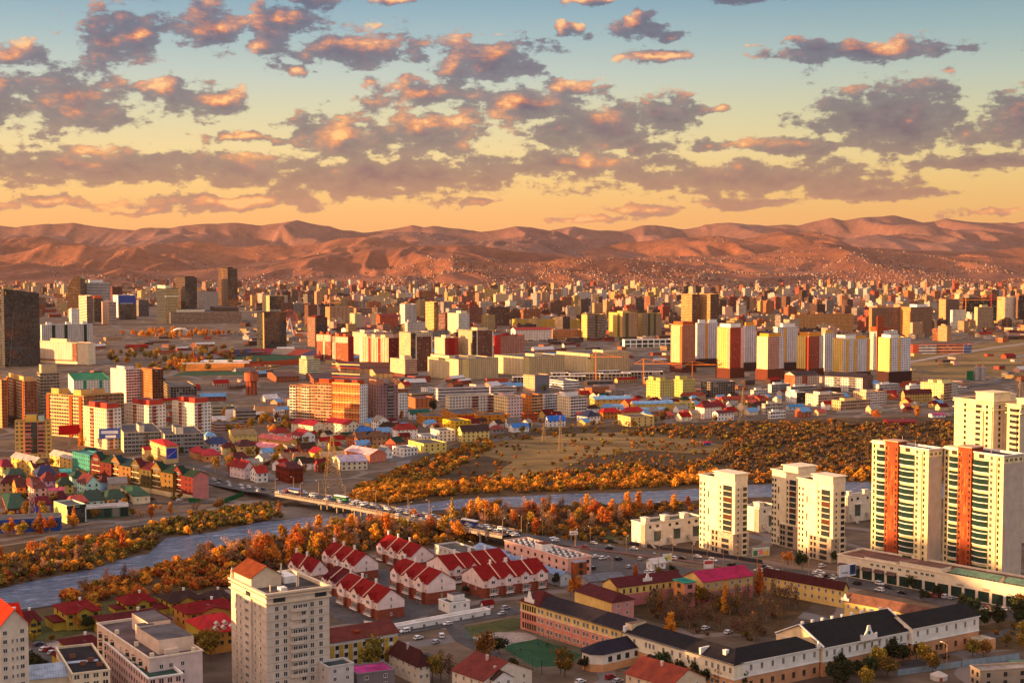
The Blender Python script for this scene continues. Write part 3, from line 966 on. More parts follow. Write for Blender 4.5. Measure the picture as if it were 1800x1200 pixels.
def plant_shrubs():
 SHRUBS.sort(key=lambda q: q[0].y - 60 * q[1])
 vis = [q for q in SHRUBS if -30 < PX(q[0])[0] < 1830]
 first, rest = vis[:295], vis[295:]
 words = {0: 'orange', 1: 'russet', 2: 'olive', 3: 'tan', 4: 'russet', 5: 'olive and orange', 6: 'tan', 7: 'fiery red-orange'}
 for p, s, k in first:
  me, used = BUSH_OB[k]
  if not used:
   BUSH_OB[k][1] = True
   o = me
  else:
   o = me.copy()
   COL.objects.link(o)
  o.location = p
  o.rotation_euler = (0, 0, rng.random() * 6.28)
  o.scale = (s * (.9 + .3 * rng.random()), s * (.9 + .3 * rng.random()), s * (.85 + .35 * rng.random()))
  px = PX(p)[0]
  where = ('on the wooded spit by the lower bend' if p.x < -150 else 'on the near bank below the bridge' if px < 840 else 'on the bank past the bridge')
  tag(o, f'leafy {words[k]} willow bush growing thick {where}', 'shrub', f'{words[k]} willow bushes {where}')
 # everything further off reads as one mass of scrub
 V, F, C, b = [], [], [], 0
 for p, s, k in rest:
  v, f, c = BUSH[k]
  step = 1 if p.y < 1000 else 2
  a = rng.random() * 6.28
  ca, sa = math.cos(a), math.sin(a)
  q = v.copy() * s
  x = q[:, 0] * ca - q[:, 1] * sa + p.x
  y = q[:, 0] * sa + q[:, 1] * ca + p.y
  q = np.stack([x, y, q[:, 2] * rng.uniform(.8, 1.2)], 1)
  cc = c * rng.uniform(.7, 1.25)
  if step == 2:
   q = q.reshape(-1, 4, 3)[::2]
   cen = q.mean(1, keepdims=True)
   q = (cen + (q - cen) * 1.35).reshape(-1, 3)
   cc = cc.reshape(-1, 4, 3)[::2].reshape(-1, 3)
  V.append(q)
  C.append(cc)
  F.append(np.arange(len(q)).reshape(-1, 4) + b)
  b += len(q)
 o = np_mesh('shrubbery', np.concatenate(V), np.concatenate(F), ['leaf'], np.concatenate(C))
 tag(o, kind='stuff')
 for me, used in BUSH_OB:
  if not used: bpy.data.objects.remove(me)
 print('shrubs', len(vis))

def trees_in(key, poly, dens, s0, s1, label, group):
 for p in scatter(poly, dens):
  put_tree(key, p, rng.uniform(s0, s1), label, group)

trees_in('autumn', [(-30, 985), (150, 950), (270, 948), (270, 960), (110, 990), (-30, 1015)], 6.40, 0.61, 0.98, 'bright orange tree rising from the wooded spit above the lower bend', 'orange trees on the spit')
trees_in('bare', [(-30, 1010), (110, 985), (230, 965), (200, 978), (60, 1010), (-30, 1030)], 10.00, 0.61, 0.98, 'pale nearly bare tree near the water edge of the spit', 'bare trees on the spit')
trees_in('bare', [(115, 1048), (160, 1030), (300, 1003), (420, 972), (430, 985), (300, 1015), (160, 1044)], 8.00, 0.88, 1.38, 'pink-tinged bare tree standing alone on the lower near bank', 'bare trees on the lower near bank')
trees_in('autumn', [(420, 1010), (430, 970), (560, 945), (700, 925), (830, 945), (720, 955), (560, 985)], 5.20, 0.77, 1.32, 'tall orange tree between the river and the red roofed terraces', 'orange trees behind the terraces')
trees_in('bare', [(420, 1000), (430, 965), (560, 940), (700, 925), (830, 945), (720, 955), (560, 980)], 5.20, 0.77, 1.26, 'coral bare tree between the river and the red roofed terraces', 'bare trees behind the terraces')
trees_in('bare', [(840, 935), (770, 910), (900, 897), (1100, 893), (1230, 890), (1110, 915), (1080, 930), (950, 935)], 6.80, 0.77, 1.15, 'grey-brown bare tree on the bank beyond the bridge end', 'bare trees past the bridge')
trees_in('autumn', [(860, 938), (800, 912), (900, 900), (1100, 900), (1225, 893), (1110, 915), (1080, 930), (950, 942)], 4.40, 0.77, 1.21, 'glowing orange tree on the bank beyond the bridge end', 'orange trees past the bridge')
trees_in('autumn', [(600, 880), (700, 880), (900, 862), (1240, 850), (1480, 842), (1240, 834), (900, 850)], 1.20, 0.55, 0.92, 'orange tree among willows along the far bank', 'orange trees on the far bank')
trees_in('brown', [(1090, 1088), (1150, 1066), (1225, 1070), (1330, 1066), (1345, 1052), (1415, 1072), (1372, 1098), (1335, 1128), (1215, 1112)], 16.0, 0.77, 1.21, 'brown leafless tree crowding the pink school courtyard', 'leafless trees in the school courtyard')
trees_in('mixed', [(1080, 1085), (1160, 1060), (1330, 1040), (1345, 1080), (1330, 1110), (1200, 1100)], 1.80, 0.66, 1.03, 'rusty half-turned tree in the pink school courtyard', 'turning trees in the school courtyard')
trees_in('green', [(1390, 1195), (1480, 1172), (1560, 1160), (1600, 1140), (1700, 1118), (1720, 1135), (1600, 1175), (1480, 1210), (1390, 1215)], 13.5, 0.66, 1.15, 'dark leafy tree in front of the white school facade', 'dark trees before the white school')
trees_in('mixed', [(1480, 1215), (1560, 1185), (1640, 1160), (1760, 1125), (1810, 1115), (1810, 1150), (1680, 1180), (1560, 1215)], 5.8, 0.55, 0.98, 'olive and gold tree along the lane beside the white school', 'trees along the school lane')
trees_in('green', [(1690, 1100), (1830, 1060), (1830, 1110), (1720, 1135)], 5.40, 0.77, 1.15, 'dark tree on the corner beyond the white school end', 'dark trees beyond the school end')
trees_in('autumn', [(400, 760), (440, 740), (500, 745), (460, 765)], 4.00, 0.66, 1.03, 'orange tree beside the brown low houses near the striped block', 'orange trees near the brick block')
trees_in('autumn', [(370, 830), (390, 810), (430, 820), (425, 842)], 6.00, 0.77, 1.15, 'golden tree at the road bend by the painted terrace', 'trees at the road bend')
trees_in('autumn', [(125, 772), (185, 760), (190, 780), (140, 790)], 6.00, 0.88, 1.26, 'rust orange tree at the foot of the striped towers', 'trees under the striped towers')
trees_in('autumn', [(200, 590), (300, 582), (420, 590), (300, 597)], 2.40, 0.88, 1.26, 'orange tree in the far park before the office towers', 'far park trees')
trees_in('mixed', [(180, 625), (400, 615), (460, 640), (330, 660), (200, 650)], 0.90, 0.88, 1.38, 'olive tree on the waste land by the stadium', 'trees near the stadium')
trees_in('autumn', [(290, 640), (350, 630), (360, 650), (300, 655)], 3.20, 0.88, 1.26, 'orange poplar on the waste land by the crane', 'orange trees by the stadium')
trees_in('mixed', [(0, 900), (100, 880), (260, 900), (300, 890), (260, 915), (0, 945)], 2.88, 0.66, 1.03, 'yellow-green tree between the shops and the embankment road', 'trees by the embankment road')
trees_in('autumn', [(0, 945), (120, 925), (300, 905), (310, 912), (120, 938), (0, 955)], 3.20, 0.66, 1.15, 'orange tree beside the dirt embankment road', 'orange trees by the embankment road')
trees_in('mixed', [(0, 830), (150, 800), (330, 815), (330, 880), (200, 905), (0, 890)], 1.6, .45, .8, 'small half-turned garden tree among the turreted cottages', 'garden trees among the turreted cottages')
trees_in('mixed', [(380, 800), (520, 765), (700, 745), (700, 800), (580, 840), (440, 835)], 1.5, .5, .85, 'olive garden tree between the pink-roofed rows and the pylon', 'garden trees near the pylon')
trees_in('mixed', [(640, 745), (900, 735), (1340, 715), (1340, 742), (900, 765), (700, 785)], .45, .6, .9, 'yellowing tree among the low houses beyond the scrub', 'garden trees beyond the scrub')
trees_in('mixed', [(380, 745), (510, 735), (520, 765), (400, 775)], 1.6, .7, 1.0, 'dark gold tree near the foot of the orange brick slab', 'trees near the orange brick slab')
trees_in('mixed', [(0, 1090), (130, 1065), (330, 1040), (400, 1060), (400, 1130), (200, 1130), (60, 1150)], 1.6, .35, .6, 'small garden tree between the red-roofed villas', 'garden trees between the villas')
trees_in('green', [(600, 1060), (700, 1000), (800, 1010), (830, 1060), (760, 1080), (690, 1095)], .9, .3, .5, 'small dark shrub-like tree in the terrace gardens', 'little trees in the terrace gardens')
for (x, y, k, s, lab) in [
 (655, 1183, 'mixed', 1.35, 'broad gold and green tree before the yellow striped building'), (690, 1172, 'mixed', .9, 'small olive tree beside the rusty roofed building'),
 (745, 1190, 'green', 1.1, 'dark tree against the maroon roofed house'), (775, 1196, 'bare', 1.25, 'tall bare branched tree left of the rusty roofed house'),
 (790, 1195, 'bare', 1.1, 'pale bare tree with greenish twigs beside the maroon roofed house'), (760, 1200, 'mixed', 1.1, 'gold tree at the foot of the maroon roofed house'),
 (858, 1165, 'mixed', 1.25, 'gold-green tree beside the sports court fence'), (877, 1150, 'green', .9, 'dark tree at the corner of the sports court'),
 (885, 1195, 'mixed', .9, 'dull olive tree in front of the small corner roof'), (905, 1185, 'green', .8, 'dark bushy tree near the pitch fence'),
 (993, 1190, 'mixed', 1.1, 'yellow-green tree at the near side of the pitch'), (1028, 1178, 'green', .75, 'little green tree at the corner of the round-fronted annex'),
 (1166, 1185, 'green', 1.15, 'dark green tree beside the arched gateway'), (1200, 1196, 'green', .9, 'small green tree right of the archway tree'),
 (1225, 1200, 'green', 1.1, 'dark shaggy tree below the white wing'), (1245, 1205, 'green', 1.0, 'dark tree lowest under the white wing'),
 (1270, 1212, 'mixed', 1.0, 'green-gold tree at the bottom corner by the white wing'), (1300, 1215, 'green', 1.0, 'dark tree at the lower edge before the school side wing'),
 (1010, 1040, 'larch', .65, 'orange conifer beside the grey shed roof'), (1018, 1042, 'autumn', .75, 'golden tree by the end of the red roofed terrace'),
 (1003, 1045, 'autumn', .7, 'yellow-orange tree beside the car park shed'), (975, 1030, 'green', .7, 'dark conifer-like tree by the terrace end wall'),
 (1118, 1015, 'autumn', .62, 'bright orange little tree in the car park'), (1160, 1020, 'mixed', .75, 'gold tree next to the kiosk in the car park'),
 (1183, 1016, 'green', .75, 'dark tree beside the car park kiosk'), (1335, 1045, 'larch', 1.25, 'tall rust conifer beside the magenta roof'),
 (1043, 1062, 'autumn', .75, 'orange tree in the narrow court of the pink school'), (1033, 1055, 'green', .8, 'green tree in the narrow court of the pink school'),
 (1085, 1085, 'larch', 1.1, 'broad golden conifer against the pink school wing'), (1058, 1066, 'mixed', .7, 'olive tree behind the pink school long roof'),
 (1180, 1120, 'autumn', 1.0, 'round orange tree in the leafless school courtyard'), (1160, 1075, 'larch', .9, 'slim orange conifer near the teal roofed porch'),
 (1275, 1078, 'larch', 1.2, 'amber conifer in front of the magenta roofed wing'), (1385, 992, 'autumn', .75, 'orange tree on the verge by the curved tower drive'),
 (1410, 1000, 'green', .95, 'dark round tree by the curved tower drive'), (1465, 988, 'green', .7, 'dark tree at the corner of the shopping arcade'),
 (1583, 1025, 'green', .95, 'dark tree on the pavement before the arcade'), (1605, 1040, 'green', .9, 'dark tree right of the arcade pavement tree'),
 (1625, 1058, 'green', .75, 'small dark tree by the tan arcade-side roof'), (1645, 1052, 'green', .8, 'dark tree near the arcade parking bays'),
 (1690, 1075, 'green', 1.0, 'dark spreading tree before the arcade end'), (1712, 1082, 'green', 1.0, 'bushy dark tree near the bus shelter'),
 (1798, 1075, 'mixed', 1.0, 'olive tree at the photo edge by the arcade'), (1545, 1178, 'mixed', .95, 'gold-topped tree in front of the crested gable'),
 (795, 930, 'larch', 1.45, 'big flame orange conifer standing right against the bridge'), (805, 950, 'autumn', 1.2, 'tall orange tree in front of the bridge parapet'),
 (727, 922, 'autumn', .95, 'orange tree touching the middle of the bridge'), (628, 935, 'autumn', .9, 'orange tree by the water left of the bridge middle'),
 (652, 930, 'autumn', .85, 'dark orange tree under the bridge edge'), (512, 990, 'larch', 1.5, 'large flame orange tree right of the beige tower roof'),
 (548, 982, 'larch', 1.3, 'broad orange tree behind the dark roofed terrace'), (490, 905, 'larch', .85, 'golden tree on the bare gravel bank'),
 (300, 905, 'autumn', .8, 'yellow tree beside the green fence'), (245, 918, 'bare', 1.0, 'pale orange-tan tree by the embankment road'),
 (70, 938, 'larch', 1.1, 'deep orange tree left of the lattice mast'), (130, 925, 'larch', 1.0, 'orange conifer in front of the lime shop'),
 (20, 940, 'autumn', .9, 'bright orange tree before the blue warehouse'), (88, 935, 'autumn', .95, 'red-orange tree by the blue warehouse end'),
 (345, 905, 'bare', .9, 'brown bare tree on the verge below the pink end wall'), (385, 898, 'mixed', .9, 'dull green-brown tree near the green hoarding'),
 (350, 1150, 'mixed', 1.15, 'gold tree before the red dormered roof'), (370, 1160, 'mixed', 1.2, 'dark gold tree beside the beige tower'),
 (140, 1105, 'autumn', .7, 'orange tree between the yellow villas'), (155, 1108, 'green', .8, 'dark tree between the yellow villas'),
 (60, 1180, 'green', .95, 'dark spruce-like tree beside the cream gabled building'), (75, 1190, 'green', .85, 'dark tree in front of the small car park'),
 (480, 765, 'autumn', 1.1, 'rusty tree at the foot of the orange brick block'), (500, 760, 'autumn', 1.2, 'dark red-orange tree left of the orange brick block'),
 (300, 795, 'autumn', .9, 'orange tree under the mural'), (318, 800, 'green', .9, 'dark tree right of the mural'),
 (395, 740, 'autumn', 1.2, 'orange tree by the white sign wall'), (425, 745, 'autumn', 1.1, 'bright orange tree behind the yellow house'),
 (760, 725, 'green', 1.4, 'dark clump of tree behind the green roofed house'), (706, 738, 'autumn', .9, 'small orange tree beside the white gabled house'),
 (955, 690, 'green', 1.2, 'dark tree beside the far construction rows'), (1165, 738, 'mixed', 1.1, 'gold tree by the shrub field edge'),
 (1042, 743, 'mixed', .9, 'green-gold tree by the navy roofed house'), (1150, 745, 'mixed', .9, 'olive tree before the flat tan building'),
 (1540, 738, 'autumn', 1.1, 'orange tree before the maroon warehouse'), (1612, 735, 'autumn', 1.2, 'bright orange tree right of the maroon warehouse')]:
 put_tree(k, G(x, y), s, lab)
plant_shrubs()
for lst in PROTO.values():
 for root, used in lst:
  if not used:
   for ch in list(root.children): bpy.data.objects.remove(ch)
   bpy.data.objects.remove(root)

# building helpers
def c(r, g, b):
 return lin((r, g, b))[:3]

WHITE, CREAM, BEIGE = c(238, 233, 228), c(234, 216, 184), c(205, 186, 160)
LILAC, GREY, DGREY, DARK = c(205, 190, 190), c(150, 142, 138), c(92, 86, 84), c(48, 44, 44)
PINKW, SALMON, BRICK = c(226, 190, 182), c(214, 138, 118), c(150, 82, 60)
RED, MAROON, RUST, DBROWN = c(150, 20, 20), c(92, 22, 26), c(140, 62, 38), c(66, 44, 38)
YELLOW, OCHRE, ORNG = c(226, 190, 92), c(206, 150, 60), c(214, 120, 52)
GRN, TEAL, DGRN, BLUE, SKYB = c(46, 96, 66), c(70, 176, 160), c(30, 60, 48), c(52, 82, 168), c(110, 160, 205)
ROOFG, ROOFD, ROOFT = c(104, 100, 104), c(52, 50, 54), c(150, 124, 108)

FOOT = []

class Bd:
 """a building standing on a near corner: local x runs along its right face, local y along its left face"""

 def __init__(s, name, label, cat, spec, group=None, dep=14.0):
  xl, xc, xr, yb, yt, ang = spec
  a = R(ang)
  s.C = G(xc, yb)
  s.a = a
  d2, d1 = (math.cos(a), math.sin(a)), (-math.sin(a), math.cos(a))
  s.W = along(s.C, d2, xr) if xr > xc + .5 else dep
  s.L = along(s.C, d1, xl) if xl < xc - .5 else dep
  if not 0.5 < s.W < 400: s.W = dep
  if not 0.5 < s.L < 400: s.L = dep
  s.H = Zat(s.C.y, yt) if yt is not None else 10
  FOOT.append((s.C.x + (s.W * d2[0] + s.L * d1[0]) / 2, s.C.y + (s.W * d2[1] + s.L * d1[1]) / 2, math.hypot(s.W, s.L) / 2))
  s.t = thing(name, label, cat, (s.C.x, s.C.y, 0), a, group)
  s.wins = []

 def z(s, py):
  return Zat(s.C.y, py)

 def walls(s, Lf, Rf, z0=0, z1=None, x0=0, x1=None, y0=0, y1=None, bay=3.2, fl=3.0, mb=None, name='wall', base=None):
  z1 = s.H if z1 is None else z1
  x1 = s.W if x1 is None else x1
  y1 = s.L if y1 is None else y1
  own = mb is None
  mb = mb or MB()
  mb.wall((x0, y0), (x1, y0), z0, z1, Rf[0], Rf[1], bay=Rf[2] if len(Rf) > 2 else bay, fl=fl)
  mb.wall((x1, y0), (x1, y1), z0, z1, Lf[0], Lf[1], bay=bay, fl=fl)
  mb.wall((x1, y1), (x0, y1), z0, z1, Rf[0], Rf[1], bay=bay, fl=fl)
  mb.wall((x0, y1), (x0, y0), z0, z1, Lf[0], Lf[1], bay=Lf[2] if len(Lf) > 2 else bay, fl=fl)
  if own: mb.build(name, s.t)
  return mb

 def flat(s, col=ROOFG, par=.9, cop=None, x0=0, x1=None, y0=0, y1=None, z=None, over=0.0, name='roof', th=.35):
  """flat roof deck behind a parapet"""
  z = s.H if z is None else z
  x1 = s.W if x1 is None else x1
  y1 = s.L if y1 is None else y1
  mb = MB()
  cop = cop or BEIGE
  o = over
  X0, X1, Y0, Y1 = x0 - o, x1 + o, y0 - o, y1 + o
  i0, i1, j0, j1 = x0 + th, x1 - th, y0 + th, y1 - th
  if par <= 0:
   mb.box(X0, X1, Y0, Y1, z, z + .3, 'roofflat', col)
  else:
   out, inn = [(X0, Y0), (X1, Y0), (X1, Y1), (X0, Y1)], [(i0, j0), (i1, j0), (i1, j1), (i0, j1)]
   zt = z + par * .35
   zd = z - par * .65
   for k in range(4):
    a, b, p, q = out[k], out[(k + 1) % 4], inn[k], inn[(k + 1) % 4]
    mb.poly([(*a, zt), (*b, zt), (*q, zt), (*p, zt)], 'plain', cop)
    mb.poly([(*q, zd), (*p, zd), (*p, zt), (*q, zt)], 'plain', cop)
    mb.poly([(*a, z - .25), (*b, z - .25), (*b, zt), (*a, zt)], 'plain', cop)
    if o: mb.poly([(*b, z - .25), (*a, z - .25), (x0 if a[0] < x0 else x1, y0 if a[1] < y0 else y1, z - .25), (x0 if b[0] < x0 else x1, y0 if b[1] < y0 else y1, z - .25)], 'plain', cop)
   mb.poly([(*q, zd) for q in inn], 'roofflat', col)
  return mb.build(name, s.t)

 def pent(s, fx0, fx1, fy0, fy1, h, col=None, z=None, name='stair_tower', mat='plain'):
  """rooftop hut, in fractions of the plan"""
  z = (s.H if z is None else z) - .7
  mb = MB()
  mb.box(s.W * fx0, s.W * fx1, s.L * fy0, s.L * fy1, z, z + h + .7, mat, col or BEIGE, ('roofflat', ROOFG))
  return mb.build(name, s.t)

 def bx(s, name, x0, x1, y0, y1, z0, z1, mat, col, top=None, bottom=False):
  mb = MB()
  mb.box(x0, x1, y0, y1, z0, z1, mat, col, top, bottom)
  return mb.build(name, s.t)

 def strip(s, face, f0, f1, mat, col, z0=0, z1=None, d=.6, bay=3.0, fl=3.0, name='bay'):
  """vertical bay standing proud of a face (fractions measured from the near corner)"""
  z1 = s.H - .6 if z1 is None else z1
  mb = MB()
  if face == 'R':
   x0, x1, y0, y1 = s.W * f0, s.W * f1, -d, .05
  else:
   x0, x1, y0, y1 = -d, .05, s.L * f0, s.L * f1
  q = [(x0, y0), (x1, y0), (x1, y1), (x0, y1)]
  for i in range(4):
   a, b = q[i], q[(i + 1) % 4]
   front = (face == 'R' and i == 0) or (face == 'L' and i == 3)
   mb.wall(a, b, z0, z1, mat if front else 'plain', col, bay=bay, fl=fl)
  mb.poly([(x0, y0, z1), (x1, y0, z1), (x1, y1, z1), (x0, y1, z1)], 'plain', col)
  mb.poly([(x0, y1, z0), (x1, y1, z0), (x1, y0, z0), (x0, y0, z0)], 'plain', col)
  return mb.build(name, s.t)

 # windows: separate objects that share one mesh per size
 def win(s, face, f, z, w=1.4, h=1.6, style='white', off=0.0):
  s.wins.append((face, f, z, w, h, style, off))

 def wingrid(s, face, fs, zs, w=1.4, h=1.6, style='white', off=0.0):
  for f in fs:
   for z in zs:
    s.win(face, f, z, w, h, style, off)

 def done(s, name='window'):
  if not s.wins: return s.t
  keep = s.wins[:100]
  for (face, f, z, w, h, st, off) in keep:
   o = bpy.data.objects.new(name, win_mesh(w, h, st))
   COL.objects.link(o)
   o.parent = s.t
   o.location, o.rotation_euler = s.wpos(face, f, z, off)
  if len(s.wins) > 100:
   V, F, Cc, I, b = [], [], [], [], 0
   mats = ['plain', 'pane', 'panegreen']
   mb = MB()
   for (face, f, z, w, h, st, off) in s.wins[100:]:
    (x, y, zz), (_, _, rz) = s.wpos(face, f, z, off)
    win_geo(mb, w, h, st, x, y, zz, rz)
   tag(mb.build(name, s.t), kind='stuff')
  return s.t

 def wpos(s, face, f, z, off):
  if face == 'R': return (s.W * f, -off, z), (0, 0, 0)
  return (-off, s.L * f, z), (0, 0, -math.pi / 2)

def win_geo(mb, w, h, st, x=0, y=0, z=0, rz=0):
 """window centred on (x,z) in the wall plane y, facing -y before turning by rz"""
 ca, sa = math.cos(rz), math.sin(rz)

 def T(p): return (x + p[0] * ca - p[1] * sa, y + p[0] * sa + p[1] * ca, z + p[2])
 fc = {'white': c(222, 216, 208), 'dark': c(60, 48, 42), 'brown': c(120, 84, 60), 'green': c(190, 196, 186), 'cream': c(226, 208, 170)}[st]
 pm = 'panegreen' if st == 'green' else 'pane'
 fw, d, g = min(.14, w * .12), .10, .03
 x0, x1, z0, z1 = -w / 2, w / 2, -h / 2, h / 2

 def pl(pts, m, col=(.5, .5, .5)): mb.poly([T(p) for p in pts], m, col)
 pl([(x0, -g, z0), (x1, -g, z0), (x1, -g, z1), (x0, -g, z1)], pm)
 bars = [(x0, x1, z0, z0 + fw), (x0, x1, z1 - fw, z1), (x0, x0 + fw, z0, z1), (x1 - fw, x1, z0, z1)]
 n = max(2, round(w / .9)) if st != 'dark' else 2
 for k in range(1, n):
  xm = x0 + (x1 - x0) * k / n
  bars.append((xm - fw * .4, xm + fw * .4, z0, z1))
 for a, b, e, f in bars:
  pl([(a, -d, e), (b, -d, e), (b, -d, f), (a, -d, f)], 'plain', fc)
  pl([(a, 0, f), (a, -d, f), (b, -d, f), (b, 0, f)], 'plain', fc)
  pl([(b, 0, e), (b, -d, e), (a, -d, e), (a, 0, e)], 'plain', fc)
  pl([(a, 0, e), (a, -d, e), (a, -d, f), (a, 0, f)], 'plain', fc)
  pl([(b, -d, e), (b, 0, e), (b, 0, f), (b, -d, f)], 'plain', fc)
 # sill
 pl([(x0 - .1, -.22, z0), (x1 + .1, -.22, z0), (x1 + .1, 0, z0 + .03), (x0 - .1, 0, z0 + .03)], 'plain', fc)

WM = {}

def win_mesh(w, h, st):
 k = (round(w, 2), round(h, 2), st)
 if k not in WM:
  mb = MB()
  win_geo(mb, *k)
  o = mb.build('window')
  WM[k] = o.data
  bpy.data.objects.remove(o)
 return WM[k]

def gable_roof(b, x0, x1, y0, y1, z, rise, axis='y', over=.5, col=RED, mat='roofseam', hip=0.0, name='roof', wallcol=None, parent=None, th=.22):
 """pitched roof slabs with thickness; ridge along axis; hip = inset of the ridge ends; gable triangles join the wall"""
 mb = MB()
 X0, X1, Y0, Y1 = x0 - over, x1 + over, y0 - over, y1 + over
 if axis == 'x':
  ym = (y0 + y1) / 2
  zl = z - rise * over / max(.1, (y1 - y0) / 2)
  r0, r1 = (X0 + hip, ym, z + rise), (X1 - hip, ym, z + rise)
  q = [(X0, Y0, zl), (X1, Y0, zl), (X1, Y1, zl), (X0, Y1, zl)]
  faces = [[q[0], q[1], r1, r0], [q[2], q[3], r0, r1]]
  ends = [[q[3], q[0], r0], [q[1], q[2], r1]]
  gab = [[(x0, y1, z), (x0, y0, z), (x0, ym, z + rise - .05)], [(x1, y0, z), (x1, y1, z), (x1, ym, z + rise - .05)]]
 else:
  xm = (x0 + x1) / 2
  zl = z - rise * over / max(.1, (x1 - x0) / 2)
  r0, r1 = (xm, Y0 + hip, z + rise), (xm, Y1 - hip, z + rise)
  q = [(X0, Y0, zl), (X1, Y0, zl), (X1, Y1, zl), (X0, Y1, zl)]
  faces = [[q[1], q[2], r1, r0], [q[3], q[0], r0, r1]]
  ends = [[q[0], q[1], r0], [q[2], q[3], r1]]
  gab = [[(x0, y0, z), (x1, y0, z), (xm, y0, z + rise - .05)], [(x1, y1, z), (x0, y1, z), (xm, y1, z + rise - .05)]]
 up = Vector((0, 0, th))
 for f in faces:
  L = (Vector(f[1]) - Vector(f[0])).length
  mb.poly([Vector(p) + up for p in f], mat, col, [(0, 0), (L, 0), (L, 1), (0, 1)])
  mb.poly([Vector(p) for p in f[::-1]], 'plain', col)
  mb.poly([Vector(f[0]), Vector(f[1]), Vector(f[1]) + up, Vector(f[0]) + up], 'plain', col)
 for e in ends:
  if hip > 0:
   L = (Vector(e[1]) - Vector(e[0])).length
   mb.poly([Vector(p) + up for p in e], mat, col, [(0, 0), (L, 0), (L / 2, 1)])
   mb.poly([Vector(e[0]), Vector(e[1]), Vector(e[1]) + up, Vector(e[0]) + up], 'plain', col)
  else:
   for a_, b_ in ((e[0], e[2]), (e[2], e[1])):
    mb.poly([Vector(a_), Vector(b_), Vector(b_) + up, Vector(a_) + up], 'plain', tuple(v * .8 for v in col))
 if hip <= 0 and wallcol:
  for g_ in gab:
   mb.poly(g_, 'plain', wallcol)
 return mb.build(name, parent or b.t)

def chimney(b, x, y, z0, z1, w=.9, col=None, l=None):
 mb = MB()
 l = l or w
 mb.box(x - w / 2, x + w / 2, y - l / 2, y + l / 2, z0, z1, 'plain', col or WHITE)
 mb.box(x - w / 2 - .12, x + w / 2 + .12, y - l / 2 - .12, y + l / 2 + .12, z1, z1 + .2, 'plain', col or WHITE)
 return mb.build('chimney', b.t)

def dormer(b, face, pos, z, w, h, depth, wallcol, roofcol, inset=0.0):
 """gabled dormer on the right (R, looks to -y) or left (L, looks to -x) slope"""
 def T(u, v, zz): return (u, v, zz) if face == 'R' else (v, u, zz)
 mb = MB()
 u0, u1, v0 = pos - w / 2, pos + w / 2, inset
 fl = face == 'L'

 def pl(pts, m, col):
  pts = [T(*p) for p in pts]
  mb.poly(pts[::-1] if fl else pts, m, col)
 pl([(u0, v0, z), (u1, v0, z), (u1, v0, z + h), (pos, v0, z + h + w * .38), (u0, v0, z + h)], 'plain', wallcol)
 pl([(u0, v0 + depth, z), (u0, v0, z), (u0, v0, z + h), (u0, v0 + depth, z + h)], 'plain', wallcol)
 pl([(u1, v0, z), (u1, v0 + depth, z), (u1, v0 + depth, z + h), (u1, v0, z + h)], 'plain', wallcol)
 o = b.t
 wl = mb.build('dormer', o)
 mb = MB()
 e, zp = .35, z + h + w * .38 + .15
 ze = z + h - .12
 pl([(u0 - e, v0 - e, ze), (pos, v0 - e, zp), (pos, v0 + depth, zp), (u0 - e, v0 + depth, ze)][::-1], 'roof', roofcol)
 pl([(pos, v0 - e, zp), (u1 + e, v0 - e, ze), (u1 + e, v0 + depth, ze), (pos, v0 + depth, zp)][::-1], 'roof', roofcol)
 r = mb.build('dormer_roof', wl)
 win = bpy.data.objects.new('window', win_mesh(w * .5, min(h * .8, 1.6), 'white'))
 COL.objects.link(win)
 win.parent = wl
 if face == 'R': win.location = (pos, v0, z + h * .6)
 else: win.location, win.rotation_euler = (v0, pos, z + h * .6), (0, 0, -math.pi / 2)
 return wl

def lettering(parent, text, loc, size, col, rz=0.0, rx=math.pi / 2, name='lettering', ext=.03):
 fc = bpy.data.curves.new(name, 'FONT')
 fc.body = text
 fc.size = size
 fc.extrude = ext
 fc.align_x = 'CENTER'
 fc.align_y = 'CENTER'
 k = 'ink_%d_%d_%d' % tuple(int(v * 255) for v in col)
 if k not in M: simple(k, .6, fixed=col, dirt=.02)
 fc.materials.append(M[k])
 o = bpy.data.objects.new(name, fc)
 COL.objects.link(o)
 me = bpy.data.meshes.new_from_object(o)
 bpy.data.objects.remove(o)
 me.name = name
 o = bpy.data.objects.new(name, me)
 COL.objects.link(o)
 o.parent = parent
 o.location = loc
 o.rotation_euler = (rx, 0, rz)
 return o

